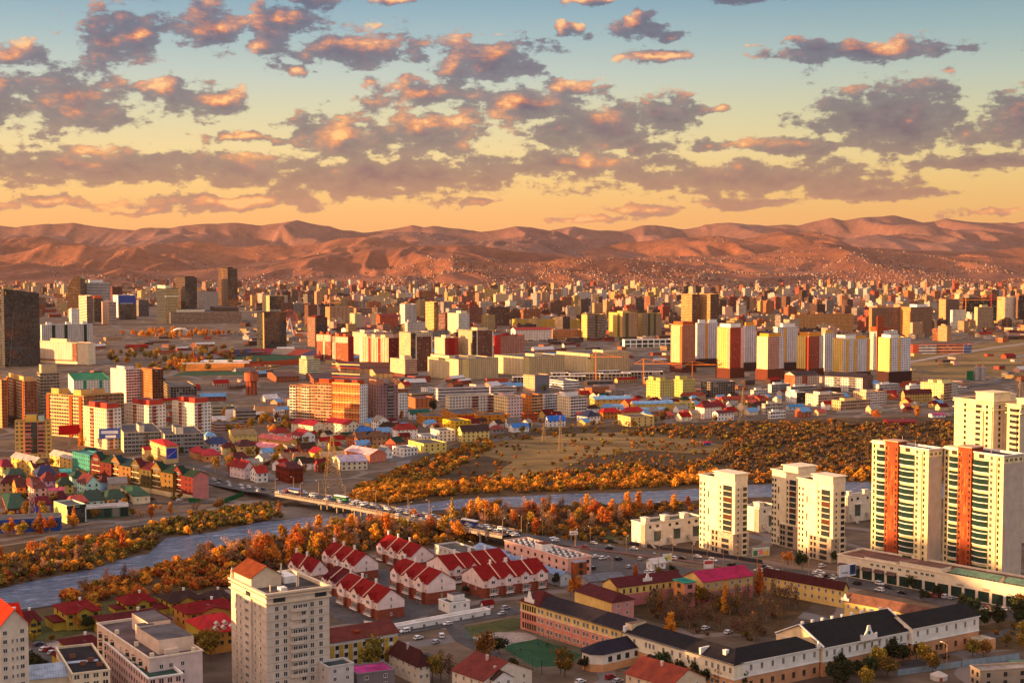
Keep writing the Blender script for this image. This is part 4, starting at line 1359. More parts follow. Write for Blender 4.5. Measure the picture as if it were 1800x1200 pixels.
# near: beige tower
def beige_tower():
 b = Bd('apartment_tower', 'tall beige tower with gabled penthouse, nearest and in front of the river', 'apartment tower', (408, 470, 580, 1238, 1045, 33), dep=22)
 s17 = math.sin(b.a)
 wc = c(214, 200, 184)
 H = b.H
 b.walls(('plain', wc), ('plain', wc))
 b.flat(c(92, 86, 88), 1.2, c(226, 206, 178), over=.9)
 W, L = b.W, b.L
 # cornice bands
 for z in (H - 3.6, H - 1.45):
  b.bx('cornice', -.7, W + .7, -.7, L + .7, z, z + .45, 'plain', c(226, 206, 178), bottom=True)
 zs = [H - 5.6 - 3.0 * k for k in range(13)]
 # panel joints round the body
 mb = MB()
 for z in zs:
  mb.box(-.03, W + .03, -.03, L + .03, z - 1.52, z - 1.40, 'plain', c(170, 150, 132))
 mb.build('panel_joints', b.t)
 # broad glazed storey under the cornice
 for f, w in ((.20, 4.6), (.86, 4.6)):
  b.win('R', f, H - 2.3, w, 1.7, 'dark', .03)
 b.win('L', .5, H - 2.3, 4.0, 1.7, 'dark', .03)
 # rounded balcony column in the middle of the front
 x0, x1 = W * .37, W * .645
 mb = MB()
 for k, z in enumerate(zs):
  n = 6
  pts = [(x0 + (x1 - x0) * i / n, -1.0 - .7 * math.sin(math.pi * i / n)) for i in range(n + 1)]
  for i in range(n):
   mb.wall(pts[i], pts[i + 1], z - 1.6, z - .45, 'plain', wc, nb=1, nf=1)
  mb.wall((x0, 0), pts[0], z - 1.6, z - .45, 'plain', wc, nb=1, nf=1)
  mb.wall(pts[-1], (x1, 0), z - 1.6, z - .45, 'plain', wc, nb=1, nf=1)
  mb.poly([(x0, 0, z - .45)] + [(p[0], p[1], z - .45) for p in pts] + [(x1, 0, z - .45)], 'plain', wc)
  mb.poly(([(x0, 0, z - 1.6)] + [(p[0], p[1], z - 1.6) for p in pts] + [(x1, 0, z - 1.6)])[::-1], 'plain', wc)
 mb.build('balcony_stack', b.t)
 for k, z in enumerate(zs):
  glazed = k not in (1, 2, 9)
  for f in (.43, .507, .585):
   if glazed or f > .55:
    b.win('R', f, z + .25, W * .072, 1.5, 'white', 1.25 if glazed else .05)
 b.wingrid('R', (.16, .29, .72, .86), zs, 1.6, 1.9, 'white')
 b.wingrid('L', (.17, .31), zs, 1.2, 1.7, 'white')
 b.wingrid('L', (.49,), zs, 3.2, 1.5, 'white', .8)
 b.wingrid('L', (.72, .84), zs, 1.2, 1.7, 'white')
 b.strip('L', .38, .60, 'plain', wc, H - 46, H - 3.7, d=.75)
 # penthouse with gabled roof
 z = H - .8
 px0, px1, py0, py1 = W * .02, W * .50, L * .45, L * .95
 mb = MB()
 mb.box(px0, px1, py0, py1, z, z + 4.2, 'plain', c(226, 206, 178))
 mb.build('penthouse', b.t)
 gable_roof(b, px0, px1, py0, py1, z + 4.2, 3.6, 'y', .7, c(120, 58, 30), 'roof', wallcol=c(226, 206, 178))
 b.bx('plant_room', W * .58, W * .78, L * .5, L * .8, z, z + 2.6, 'plain', WHITE)
 b.bx('vent_box', W * .30, W * .40, L * .12, L * .22, z, z + 1.6, 'plain', WHITE)
 for fx, fy, h in ((.55, .55, 6), (.60, .62, 7), (.66, .3, 4), (.70, .32, 4.5), (.12, .1, 3.4)):
  mb = MB()
  mb.bar((W * fx, L * fy, z), (W * fx, L * fy, z + h), .35, 'plain', CREAM)
  mb.build('mast', b.t)
 mb = MB()
 for i in range(10):
  for q in ((W * i / 9, -.6), (W + .6, L * i / 9)):
   mb.bar((*q, H + .4), (*q, H + 1.3), .08, 'metal', GREY)
 mb.bar((0, -.6, H + 1.3), (W, -.6, H + 1.3), .08, 'metal', GREY)
 mb.bar((W + .6, 0, H + 1.3), (W + .6, L, H + 1.3), .08, 'metal', GREY)
 mb.build('roof_railing', b.t)
 # roof-edge statue on the far left corner
 st = thing('statue', 'pale standing statue on the roof corner of the beige tower', 'statue', Vector((b.C.x, b.C.y, 0)) + Vector((-math.sin(b.a) * L * .97, math.cos(b.a) * L * .97, H + .42)), b.a)
 mb = MB()
 mb.box(-.5, .5, -.5, .5, 0, .9, 'plain', CREAM)
 mb.build('pedestal', st)
 mb = MB()
 mb.cyl(0, 0, .9, 2.4, .55, .38, 8, 'plain', CREAM)
 mb.cyl(0, 0, 2.4, 3.2, .5, .32, 8, 'plain', CREAM)
 mb.cyl(0, 0, 3.2, 3.75, .18, .22, 8, 'plain', CREAM)
 mb.bar((.3, 0, 3.0), (.95, -.2, 3.7), .2, 'plain', CREAM)
 mb.bar((-.3, 0, 3.0), (-.6, -.3, 2.2), .2, 'plain', CREAM)
 mb.build('figure', st)
 b.done()

beige_tower()

# near left: flat roofed cream block
def cream_block():
 b = Bd('apartment_block', 'cream flat-roofed block with two rooftop huts, lower left front', 'apartment block', (172, 264, 357, 1260, 1157, 33), dep=16)
 wc, wl = c(232, 206, 184), c(222, 200, 194)
 b.walls(('plain', wc), ('plain', wl))
 b.flat(c(104, 92, 94), 1.0, c(232, 212, 192), over=.3)
 H, W, L = b.H, b.W, b.L
 b.pent(.50, .95, .50, .80, 5.2, wc)
 b.pent(.28, .95, .10, .46, 4.4, wc)
 b.pent(.30, .60, .46, .54, 4.8, wc, name='lift_house')
 for fx, fy in ((.08, .05), (.1, .35), (.08, .7), (.85, .04)):
  b.bx('vent_box', W * fx, W * fx + 1.3, L * fy, L * fy + 1.3, H - .6, H + .9, 'plain', CREAM)
 b.bx('air_conditioner', W * .36, W * .62, L * .06, L * .10, H - .4, H + 1.2, 'plain', c(220, 200, 180))
 zs = [H - 3.4 - 3.1 * k for k in range(6)]
 b.wingrid('R', (.22, .40, .62), zs, 1.5, 1.7, 'white')
 for f in (.15, .27, .39, .68, .80, .92):
  for z in zs[:5]:
   w = MB()
   y = L * f
   n = 5
   pts = [(-.1 - 1.0 * math.sin(math.pi * i / n), y + 1.5 - 3.0 * i / n) for i in range(n + 1)]
   for i in range(n):
    w.wall(pts[i], pts[i + 1], z - 1.5, z - .8, 'plain', wc, nb=1, nf=1)
    w.wall(pts[i], pts[i + 1], z + .7, z + 1.2, 'plain', wc, nb=1, nf=1)
    w.wall((pts[i][0] * .8, pts[i][1]), (pts[i + 1][0] * .8, pts[i + 1][1]), z - .8, z + .7, 'pane', wc, nb=1, nf=1)
   w.poly([(p[0], p[1], z + 1.2) for p in pts][::-1], 'plain', RUST)
   w.poly([(p[0], p[1], z - 1.5) for p in pts], 'plain', wc)
   w.build('oriel_window', b.t)
 b.wingrid('L', (.53, .05), zs, 1.0, 1.5, 'white')
 b.done()

cream_block()

def red_gable_block():
 b = Bd('apartment_block', 'cream wall block under a bright red gabled roof at the left edge', 'apartment block', (-42, 3, 53, 1290, 1100, 33), dep=15)
 wc = c(226, 212, 192)
 b.walls(('plain', wc), ('plain', wc))
 H, W, L = b.H, b.W, b.L
 gable_roof(b, 0, W, 0, L, H, 5.2, 'y', .8, c(206, 44, 14), 'roof', wallcol=wc)
 mb = MB()
 gable_roof(b, -.5, W * .5, L * .25, L * .6, H - .2, 4.4, 'x', .6, c(206, 44, 14), 'roof', wallcol=wc, name='cross_gable')
 gable_roof(b, W * .5, W + .6, L * .3, L * .62, H - .2, 3.6, 'x', .6, c(196, 36, 14), 'roof', wallcol=wc, name='cross_gable')
 zs = [H - 2.6 - 3.0 * k for k in range(7)]
 b.wingrid('R', (.18, .78), zs, 1.5, 1.6, 'white')
 b.wingrid('R', (.44, .60), zs[1:], .7, 1.4, 'white')
 b.wingrid('L', (.15, .35, .6, .85), zs, 1.4, 1.6, 'white')
 chimney(b, W * .7, L * .2, H + 1.2, H + 4)
 b.done()

red_gable_block()

def low_roofs():
 b = Bd('warehouse', 'blue-white seamed metal roof at the bottom left corner', 'warehouse', (-20, 30, 175, 1265, 1196, 20), dep=18)
 b.walls(('plain', CREAM), ('plain', CREAM))
 gable_roof(b, 0, b.W, 0, b.L, b.H, 2.6, 'x', .4, c(176, 190, 210), 'roofseam', wallcol=CREAM)
 b.done()
 b = Bd('apartment_block', 'low cream block with dark roof and brick chimney stacks at the bottom edge', 'apartment block', (100, 128, 195, 1268, 1184, 25), dep=14)
 b.walls(('f_win', CREAM), ('f_win', CREAM))
 b.flat(ROOFD, .8, CREAM, over=.2)
 for fx, fy in ((.35, .3), (.6, .4), (.75, .2), (.2, .6)):
  mb = MB()
  mb.box(b.W * fx, b.W * fx + 2.0, b.L * fy, b.L * fy + .8, b.H - .5, b.H + .9, 'brick', c(140, 90, 70))
  mb.build('chimney', b.t)
 b.done()
 b = Bd('apartment_block', 'block with green felt roofs and white edging at the bottom edge', 'apartment block', (185, 262, 322, 1275, 1192, 30), dep=14)
 b.walls(('f_win', PINKW), ('f_win', PINKW))
 b.flat(c(62, 86, 80), .9, WHITE, over=.3)
 b.pent(.2, .7, .55, .95, 2.8, WHITE)
 for fx, fy in ((.2, .2), (.6, .25)):
  mb = MB()
  mb.box(b.W * fx, b.W * fx + 1.6, b.L * fy, b.L * fy + .9, b.H - .5, b.H + .9, 'brick', c(150, 74, 52))
  mb.build('chimney', b.t)
 b.done()

low_roofs()

# villas with red roofs by the river
def villa(label, spec, wc, rc, axis='x', rise=2.6, wing=True, h=None, terrace=False):
 b = Bd('villa', label, 'villa', spec, 'villas with deep roofs on the near river bank', dep=12)
 W, L, H = b.W, b.L, b.H
 b.walls(('plain', wc), ('plain', wc))
 gable_roof(b, 0, W, 0, L, H, rise, axis, .9, rc, 'roof', hip=min(W, L) * .28, wallcol=wc)
 gable_roof(b, W * .25, W * .75, -1.2, L * .5, H - .3, rise * .8, 'y', .6, rc, 'roof', wallcol=wc, name='porch_roof')
 b.bx('porch', W * .27, W * .73, -1.2, .02, 0, H - .3, 'plain', wc)
 if wing:
  b.bx('wing', -W * .35, .05, L * .1, L * .75, 0, H * .52, 'plain', wc, ('roofflat', c(150, 120, 104)))
  b.bx('wing_cornice', -W * .38, .05, L * .07, L * .78, H * .5, H * .56, 'plain', MAROON)
 for z in (H - 1.6, H - 4.6):
  if z > .8:
   for f in (.12, .88): b.win('R', f, z, 1.6, 1.3, 'dark')
   b.win('R', .5, z, 2.2, 1.4, 'dark', 1.2)
   for f in (.3, .7): b.win('L', f, z, 1.4, 1.3, 'dark')
 chimney(b, W * .62, L * .55, H + rise * .5, H + rise + 1.1, .8, WHITE)
 mb = MB()
 mb.box(W * .44, W * .52, L * .2, L * .3, H + rise * .55, H + rise * .7, 'pane', WHITE)
 mb.build('skylight', b.t)
 b.done()

YV = c(178, 152, 62)
RV, RV2 = c(118, 18, 24), c(84, 20, 26)
for args in [
 ('yellow villa with red roof nearest the river on the left', (95, 118, 176, 1108, 1078, 33), YV, RV),
 ('yellow villa with red roof and pale flat terrace left of the brown roofed house', (205, 224, 276, 1078, 1062, 33), YV, RV),
 ('yellow-walled house under a wide dark brown roof by the river', (279, 300, 356, 1080, 1058, 33), YV, c(58, 38, 36)),
 ('dark grey-brown roofed house touching the beige tower', (352, 370, 408, 1072, 1054, 33), YV, c(62, 44, 46)),
 ('long ochre house with a maroon hipped roof left of the beige tower', (306, 330, 420, 1110, 1078, 33), c(190, 132, 66), RV),
 ('long low maroon roofed house right behind the cream block', (165, 195, 300, 1128, 1102, 33), YV, RV2),
 ('small yellow villa with maroon roof behind the red gabled block', (28, 44, 72, 1118, 1092, 33), YV, RV2),
 ('yellow villa with flat-topped porch next to the basketball court', (105, 130, 186, 1178, 1142, 33), YV, RV2),
]:
 villa(*args, wing='long' not in args[0])

def dormered():
 b = Bd('house', 'big bright red roof with white dormers beside the beige tower', 'house', (328, 368, 424, 1150, 1112, 33), dep=20)
 b.walls(('plain', YV), ('plain', c(190, 132, 66)))
 gable_roof(b, 0, b.W, 0, b.L, b.H, 4.2, 'x', .8, c(186, 26, 34), 'roofseam', hip=3, wallcol=YV)
 for f, v in ((.25, .8), (.5, .8), (.75, .8), (.38, 3.6), (.63, 3.6)):
  dormer(b, 'R', b.W * f, b.H + v * .42, 1.6, 1.0, 2.0, c(220, 190, 170), c(210, 190, 180), v)
 b.wingrid('R', (.15, .4, .65, .9), (b.H - 1.6, b.H - 4.6), 1.4, 1.4, 'dark')
 b.done()

dormered()

# red roofed terraces
def terrace(label, spec, n, rc=c(128, 16, 18), rise=5.0, face='L', dark=False):
 b = Bd('terraced_houses', label, 'terraced houses', spec, 'red roofed brick and stucco terraces', dep=12)
 W, L, H = b.W, b.L, b.H
 up, br = c(242, 218, 212), c(150, 80, 62)
 zm = H * .56
 mb = MB()
 b.walls(('brick', br), ('brick', br), z0=0, z1=zm, mb=mb)
 b.walls(('plain', up), ('plain', up), z0=zm, z1=H, mb=mb)
 mb.build('wall', b.t)
 ax = 'y' if face == 'L' else 'x'
 gable_roof(b, 0, W, 0, L, H, rise, ax, .45, rc, 'roof', wallcol=up)
 run, half = (L, W / 2) if face == 'L' else (W, L / 2)

 def wp(f, z, w, h, off=.0): b.win(face, f, z, w, h, 'white', off)
 unit = run / n
 for k in range(n):
  f0 = (k + .5) / n
  # projecting gabled bay with two storeys of glazing and a balcony
  p = f0 * run
  w = unit * .44
  d = 1.3
  if face == 'L': b.bx('bay', -d, .05, p - w / 2, p + w / 2, 0, zm, 'brick', br, ('plain', up))
  else: b.bx('bay', p - w / 2, p + w / 2, -d, .05, 0, zm, 'brick', br, ('plain', up))
  dormer(b, face, p, zm, w, H - zm + .6, half * .8, up, rc, -d)
  wp(f0, zm - 1.6, w * .7, 2.2, d)
  wp(f0, zm - 4.6, w * .7, 2.2, d)
  wp(f0 - .36 / n, zm + 1.0, 1.1, 1.3)
  wp(f0 + .36 / n, zm - 1.8, 1.1, 1.5)
  mb = MB()
  q0, q1 = p - w / 2 - .2, p + w / 2 + .2
  for zz in (.5, 1.0):
   if face == 'L': mb.bar((-d - .9, q0, zm - 3.2 + zz), (-d - .9, q1, zm - 3.2 + zz), .09, 'plain', WHITE)
   else: mb.bar((q0, -d - .9, zm - 3.2 + zz), (q1, -d - .9, zm - 3.2 + zz), .09, 'plain', WHITE)
  if face == 'L': mb.box(-d - 1, -d, q0, q1, zm - 3.3, zm - 3.1, 'plain', WHITE, bottom=True)
  else: mb.box(q0, q1, -d - 1, -d, zm - 3.3, zm - 3.1, 'plain', WHITE, bottom=True)
  mb.build('balcony', b.t)
  # firewall between the houses and its chimney
  if k:
   m = MB()
   y = k * unit
   for sg in (0, 1):
    a0 = (-.5 if sg == 0 else 2 * half + .5)
    if face == 'L': m.bar((a0, y, H + .05), (half, y, H + rise + .36), .35, 'plain', c(232, 196, 170), .5)
    else: m.bar((y, a0, H + .05), (y, half, H + rise + .36), .35, 'plain', c(232, 196, 170), .5)
   m.build('party_wall', b.t)
   cx, cy = (half * 1.02, y + .8) if face == 'L' else (y + .8, half * 1.02)
   chimney(b, cx, cy, H + rise * .7, H + rise + 1.9, .8, WHITE)
 if face == 'L': b.wingrid('R', (.5,), (H + .6, H - 2.6, H - 6), .9, 1.6, 'white')
 else: b.wingrid('L', (.35, .7), (H - 1.2, H - 4.6), .9, 1.6, 'white')
 if W > 8:
  chimney(b, W * .5, L * .97 if face == 'L' else L * .5, H + rise * .7, H + rise + 1.9, .8, WHITE)
 b.done()

for a in [
 ('red roofed three-house terrace with tall bright end gable, farthest left by the trees', (566, 623, 665, 1022, 993, 33), 3),
 ('red roofed three-house terrace highest behind, next to the grey flat shed', (662, 722, 762, 1005, 978, 33), 3),
 ('red roofed terrace in the middle with small extra dormers, right of the front one', (686, 752, 801, 1063, 1026, 33), 3),
 ('front red roofed terrace with the white picket yard, above the rusty long roof', (592, 664, 711, 1090, 1058, 33), 3),
 ('dark maroon roofed terrace half hidden behind the front one', (566, 590, 642, 1048, 1024, 36), 2, c(84, 16, 26)),
 ('low maroon roofed houses against the beige tower', (506, 548, 577, 1022, 1004, 36), 2, c(120, 18, 24)),
]:
 terrace(*a)
terrace('long red roofed terrace behind the right front one, below the blue shed', (750, 790, 898, 1027, 1001, 33), 4, face='R')
terrace('right front red roofed terrace nearest the pink school', (812, 850, 963, 1051, 1020, 33), 4, face='R')

# pink school
def gable_ornament(b, face, f, z, w=5.0, h=4.0, name='ornamental_gable', col=WHITE, medallion=False):
 """curved white pediment standing on the eave"""
 mb = MB()
 n = 14
 prof = []
 for i in range(n + 1):
  u = -1 + 2 * i / n
  zz = 1.0 - abs(u) ** .8 if abs(u) < .62 else .30
  if abs(u) > .84: zz = .42
  if abs(u) < .16: zz = 1.0
  prof.append((u * w / 2, max(.12, zz) * h))
 for sg, y in ((1, -.25), (-1, .25)):
  P = [(-w / 2, y, 0), (w / 2, y, 0)] + [(u, y, q) for u, q in prof[::-1]]
  mb.poly(P if sg > 0 else P[::-1], 'plain', col)
 for i in range(n):
  (a, p), (e, q) = prof[i], prof[i + 1]
  mb.poly([(a, -.25, p), (e, -.25, q), (e, .25, q), (a, .25, p)], 'plain', col)
 if medallion:
  mb.poly([(.75 * math.cos(t * .628), -.30, h * .5 + .75 * math.sin(t * .628)) for t in range(10)], 'plain', c(20, 90, 60))
 o = mb.build(name, b.t)
 if face == 'R': o.location = (b.W * f, -.15, z)
 else: o.location, o.rotation_euler = (-.15, b.L * f, z), (0, 0, -math.pi / 2)
 return o

def school():
 up, lo = c(232, 196, 118), c(222, 142, 120)
 rf = c(46, 40, 48)
 # long pink wing
 b = Bd('school_building', 'long salmon-pink school wing with yellow top storey and dark roof beside the green pitch', 'school', (915, 1091, 1091, 1160, 1107, 38), 'wings of the pink school', dep=14)
 H, W, L = b.H, b.W, b.L
 zt = H * .66
 mb = MB()
 b.walls(('plain', lo), ('plain', lo), z1=zt, mb=mb)
 b.walls(('plain', up), ('plain', up), z0=zt, mb=mb)
 mb.build('wall', b.t)
 b.bx('string_course', -.25, W + .2, -.2, L + .2, zt - .2, zt + .2, 'plain', c(236, 200, 180), bottom=True)
 b.bx('cornice', -.5, W + .5, -.3, L + .3, H - .4, H, 'plain', c(240, 214, 170), bottom=True)
 gable_roof(b, 0, W, 0, L * .82, H, 3.4, 'y', .6, rf, 'roof', hip=0, wallcol=up)
 gable_roof(b, -.4, W, L * .80, L, H + .25, 4.2, 'y', .5, c(92, 34, 34), 'roof', hip=5, wallcol=up, name='end_roof')
 gable_ornament(b, 'L', .90, H, 6.5, 5.2)
 fs = []
 for k in range(9):
  fs += [.04 + k * .091, .04 + k * .091 + .036]
 b.wingrid('L', fs, (H - 2.2, H - 6.0, H - 9.9), 1.5, 2.0, 'white')
 b.wingrid('L', (.845, .87, .895, .92, .945, .97), (H - 2.3, H - 6.0, H - 9.9), 1.0, 2.3, 'dark')
 b.done()
 # white-cream wing running on to the corner
 up2, lo2 = c(236, 226, 200), c(218, 160, 112)
 b = Bd('school_building', 'cream school wing over an apricot ground floor with an archway, black roof', 'school', (1093, 1290, 1290, 1222, 1167, 38), 'wings of the pink school', dep=13)
 H, W, L = b.H, b.W, b.L
 zt = H * .5
 mb = MB()
 b.walls(('plain', lo2), ('plain', lo2), z1=zt, mb=mb)
 b.walls(('plain', up2), ('plain', up2), z0=zt, mb=mb)
 mb.build('wall', b.t)
 b.bx('string_course', -.2, W, -.2, L, zt - .15, zt + .25, 'plain', WHITE, bottom=True)
 b.bx('cornice', -.5, W + .5, -.3, L, H - .4, H, 'plain', WHITE, bottom=True)
 gable_roof(b, 0, W, 0, L * .98, H, 3.4, 'y', .6, c(38, 36, 42), 'roof', hip=6, wallcol=up2)
 b.bx('parapet', -.3, W * .5, L * .965, L * .985, H, H + 2.4, 'plain', WHITE)
 b.bx('parapet', -.3, W * .5, L * .275, L * .29, H, H + 2.6, 'plain', WHITE)
 chimney(b, W * .25, L * .12, H + .8, H + 3.2, 1.6, WHITE)
 b.bx('vent_tower', W * .1, W * .7, L * .93, L * .99, H, H + 3.4, 'plain', c(230, 206, 170), ('roof', c(120, 96, 80)))
 fs = [.03, .08, .13, .18, .23, .33, .39, .46, .53, .61, .70, .735, .77, .88, .94]
 b.wingrid('L', fs, (H - 2.6,), 1.3, 2.2, 'white')
 b.wingrid('L', [f for f in fs if not .66 < f < .80], (H - 8.2,), 1.5, 2.2, 'white')
 mb = MB()
 y0 = L * .72
 pts = [(-.35, y0 + 2.6 * math.cos(t), 3.6 + 2.6 * math.sin(t)) for t in np.linspace(0, math.pi, 9)]
 mb.poly([(-.35, y0 + 2.6, 0)] + pts + [(-.35, y0 - 2.6, 0)], 'pane')
 mb.build('archway', b.t)
 b.done()
 # the annex with a rounded end at the pitch
 b = Bd('school_building', 'low white and apricot annex with faceted rounded end and slate roof', 'school', (1024, 1060, 1128, 1182, 1150, 38), dep=16)
 H, W, L = b.H, b.W, b.L
 mb = MB()
 zt = H * .45
 oct_ = [(0, 0), (W, 0), (W, L), (0, L), (-L * .28, L * .70), (-L * .28, L * .30)]
 for i in range(6):
  p, q = oct_[i], oct_[(i + 1) % 6]
  mb.wall(p, q, 0, zt, 'plain', lo2)
  mb.wall(p, q, zt, H, 'plain', c(238, 230, 214))
 mb.build('wall', b.t)
 mb = MB()
 e = [(-.5, -.6), (W + .4, -.6), (W + .4, L + .5), (-.5, L + .5), (-L * .28 - .6, L * .72), (-L * .28 - .6, L * .28)]
 rg = [(L * .22, L * .5, H + 3.4), (W, L * .5, H + 3.4)]
 E = [(x, y, H) for x, y in e]
 for f in ([E[0], E[1], rg[1], rg[0]], [E[2], E[3], rg[0], rg[1]], [E[3], E[4], rg[0]], [E[4], E[5], rg[0]], [E[5], E[0], rg[0]], [E[1], E[2], rg[1]]):
  mb.poly(f, 'roof', c(40, 38, 50))
 mb.build('roof', b.t)
 b.wingrid('R', (.18, .40, .62, .86), (H - 2.2,), 2.0, 2.0, 'dark')
 for y in (.42, .58):
  b.win('L', y, H - 2.2, 1.1, 2.0, 'dark', L * .28)
 b.done()

 # white school front: side wing, great hall, right wing
 def white(label, spec, dep, rise, name='school_building', ncol=6, roof=c(34, 34, 36), orn=False, hip=0.0, deep=False):
  b = Bd(name, label, 'school', spec, 'white school buildings on the street', dep=dep)
  H, W, L = b.H, b.W, b.L
  zt = H * .52
  mb = MB()
  wl = c(234, 230, 222)
  b.walls(('plain', lo2), ('plain', c(204, 150, 112)), z1=zt, mb=mb)
  b.walls(('plain', c(238, 214, 170) if deep else wl), ('plain', wl), z0=zt, mb=mb)
  mb.build('wall', b.t)
  b.bx('string_course', -.2, W + .2, -.25, L, zt - .15, zt + .2, 'plain', wl, bottom=True)
  b.bx('cornice', -.4, W + .4, -.6, L, H - .4, H, 'plain', wl, bottom=True)
  gable_roof(b, 0, W, 0, L, H, rise, 'x', .5, roof, 'roof', hip=hip, wallcol=c(238, 214, 170) if deep else wl)
  fs = [(k + .5) / ncol for k in range(ncol)]
  b.wingrid('R', fs, (H - 2.5,), 1.3, 2.4, 'white')
  b.wingrid('R', fs, (H * .26,), 1.5, 2.2, 'brown')
  return b
 b = white('white school side wing on the corner with black roof', (1291, 1291, 1440, 1221, 1166, 33), 14, 3.2, ncol=8, hip=6)
 gable_ornament(b, 'R', .98, b.H - .3, 2.2, 2.8, 'parapet')
 b.done()
 b = white('white-fronted great hall with a vast black roof and crested gable', (1364, 1446, 1602, 1190, 1138, 33), 40, 6.0, ncol=12, deep=True)
 gable_ornament(b, 'R', .50, b.H - .2, 9.0, 5.6, medallion=True)
 lettering(b.t, 'НИЙСЛЭЛИЙН СУРГУУЛЬ', (b.W * .5, -.75, b.H - .9), 1.0, c(120, 96, 60))
 for k in range(9):
  mb = MB()
  y = b.L * .5
  mb.box(b.W * (.04 + k * .11), b.W * (.04 + k * .11) + 1.0, y + .4, y + 1.4, b.H + 5.2, b.H + 7.0, 'plain', WHITE)
  mb.build('chimney', b.t)
 for sx in (0, 1):
  mb = MB()
  x = 0 if sx == 0 else b.W
  for (ya, za), (yb_, zb) in (((-.4, 0), (b.L * .5, 6.0)), ((b.L * .5, 6.0), (b.L + .4, 0))):
   mb.bar((x, ya, b.H + za + .25), (x, yb_, b.H + zb + .25), .7, 'plain', WHITE, .7)
  mb.build('coping', b.t)
 b.done()
 b = white('white right-hand school wing with black roof and apricot base', (1604, 1604, 1720, 1160, 1104, 33), 16, 3.6, ncol=7)
 b.bx('entrance_block', b.W * .80, b.W * 1.05, -7, 0, 0, b.H * .36, 'plain', lo2, ('roofflat', BEIGE))
 b.done()
 # rear wings round the courtyard
 b = Bd('school_building', 'pink and yellow rear school wing with a pointed archway and maroon roof', 'school', (1085, 1085, 1200, 1068, 1032, 30), 'wings of the pink school', dep=12)
 H, W, L = b.H, b.W, b.L
 mb = MB()
 b.walls(('plain', c(200, 120, 120)), ('plain', c(200, 120, 120)), z1=H * .6, mb=mb)
 b.walls(('plain', up), ('plain', up), z0=H * .6, mb=mb)
 mb.build('wall', b.t)
 gable_roof(b, 0, W, 0, L, H, 3.0, 'x', .5, c(88, 34, 38), 'roof', wallcol=up)
 gable_ornament(b, 'R', .45, H + 1.2, 5, 3.6)
 x0 = W * .55
 mb = MB()
 mb.poly([(x0 - 4.0, -.1, 0), (x0 + 4.0, -.1, 0), (x0 + 3.6, -.1, 3.4), (x0, -.1, 7.2), (x0 - 3.6, -.1, 3.4)], 'pane')
 mb.build('archway', b.t)
 b.wingrid('R', (.1, .2, .3, .4, .5, .6, .7, .8, .9), (H - 2.2,), 1.1, 2.0, 'brown')
 b.done()
 b = Bd('school_building', 'low maroon roofed link with pale green patched roof behind the pink wing', 'school', (1010, 1075, 1114, 1092, 1058, 33), 'wings of the pink school', dep=14)
 b.walls(('plain', up), ('plain', c(214, 150, 140)))
 gable_roof(b, 0, b.W, 0, b.L, b.H, 3.0, 'y', .5, c(84, 36, 40), 'roof', wallcol=up, hip=3)
 b.wingrid('R', (.3, .7), (b.H - 2.2, b.H - 5.6), 1.3, 1.8, 'white')
 b.done()
 b = Bd('school_porch', 'pink corner porch with a flat teal roof in the school courtyard', 'porch', (1184, 1203, 1222, 1068, 1024, 30))
 b.walls(('plain', c(222, 150, 90)), ('plain', c(214, 140, 130)))
 b.flat(c(50, 140, 124), .5, c(60, 150, 130), over=.5)
 b.wingrid('R', (.5,), (b.H - 2, b.H - 5.6), 2.6, 1.9, 'brown')
 b.wingrid('L', (.5,), (b.H - 2, b.H - 5.6), 2.6, 1.9, 'brown')
 b.done()
 b = Bd('school_building', 'school wing with a bright magenta roof behind the courtyard trees', 'school', (1202, 1236, 1323, 1062, 1022, 30), 'wings of the pink school', dep=15)
 H, W, L = b.H, b.W, b.L
 mb = MB()
 b.walls(('plain', c(190, 110, 110)), ('plain', c(190, 110, 110)), z1=H * .55, mb=mb)
 b.walls(('plain', up), ('plain', c(206, 166, 110)), z0=H * .55, mb=mb)
 mb.build('wall', b.t)
 gable_roof(b, 0, W, 0, L, H, 3.4, 'x', .6, c(170, 24, 78), 'roofseam', wallcol=up)
 b.wingrid('R', (.1, .26, .42, .58, .74, .9), (H - 2.2, H - 6.0), 1.5, 2.0, 'white')
 b.done()
 b = Bd('school_building', 'long low school wing with maroon roof opposite the curved tower drive', 'school', (1340, 1482, 1490, 1068, 1035, 45), 'wings of the pink school', dep=12)
 b.walls(('plain', up), ('plain', up))
 gable_roof(b, 0, b.W, 0, b.L, b.H, 2.8, 'y', .5, c(72, 32, 34), 'roof', wallcol=up)
 b.wingrid('L', [k / 12 + .04 for k in range(12)], (b.H - 2.2, b.H - 5.8), 1.3, 1.8, 'white')
 b.done()
 b = Bd('school_building', 'long tan roofed school wing running towards the arcade', 'school', (1484, 1660, 1672, 1120, 1088, 45), 'wings of the pink school', dep=13)
 b.walls(('plain', up), ('plain', up))
 gable_roof(b, 0, b.W, 0, b.L, b.H, 3.0, 'y', .5, c(120, 84, 70), 'roof', wallcol=up)
 gable_ornament(b, 'L', .99, b.H, 4, 3)
 b.wingrid('L', [k / 12 + .04 for k in range(12)], (b.H - 2.2,), 1.3, 1.8, 'white')
 b.done()

school()

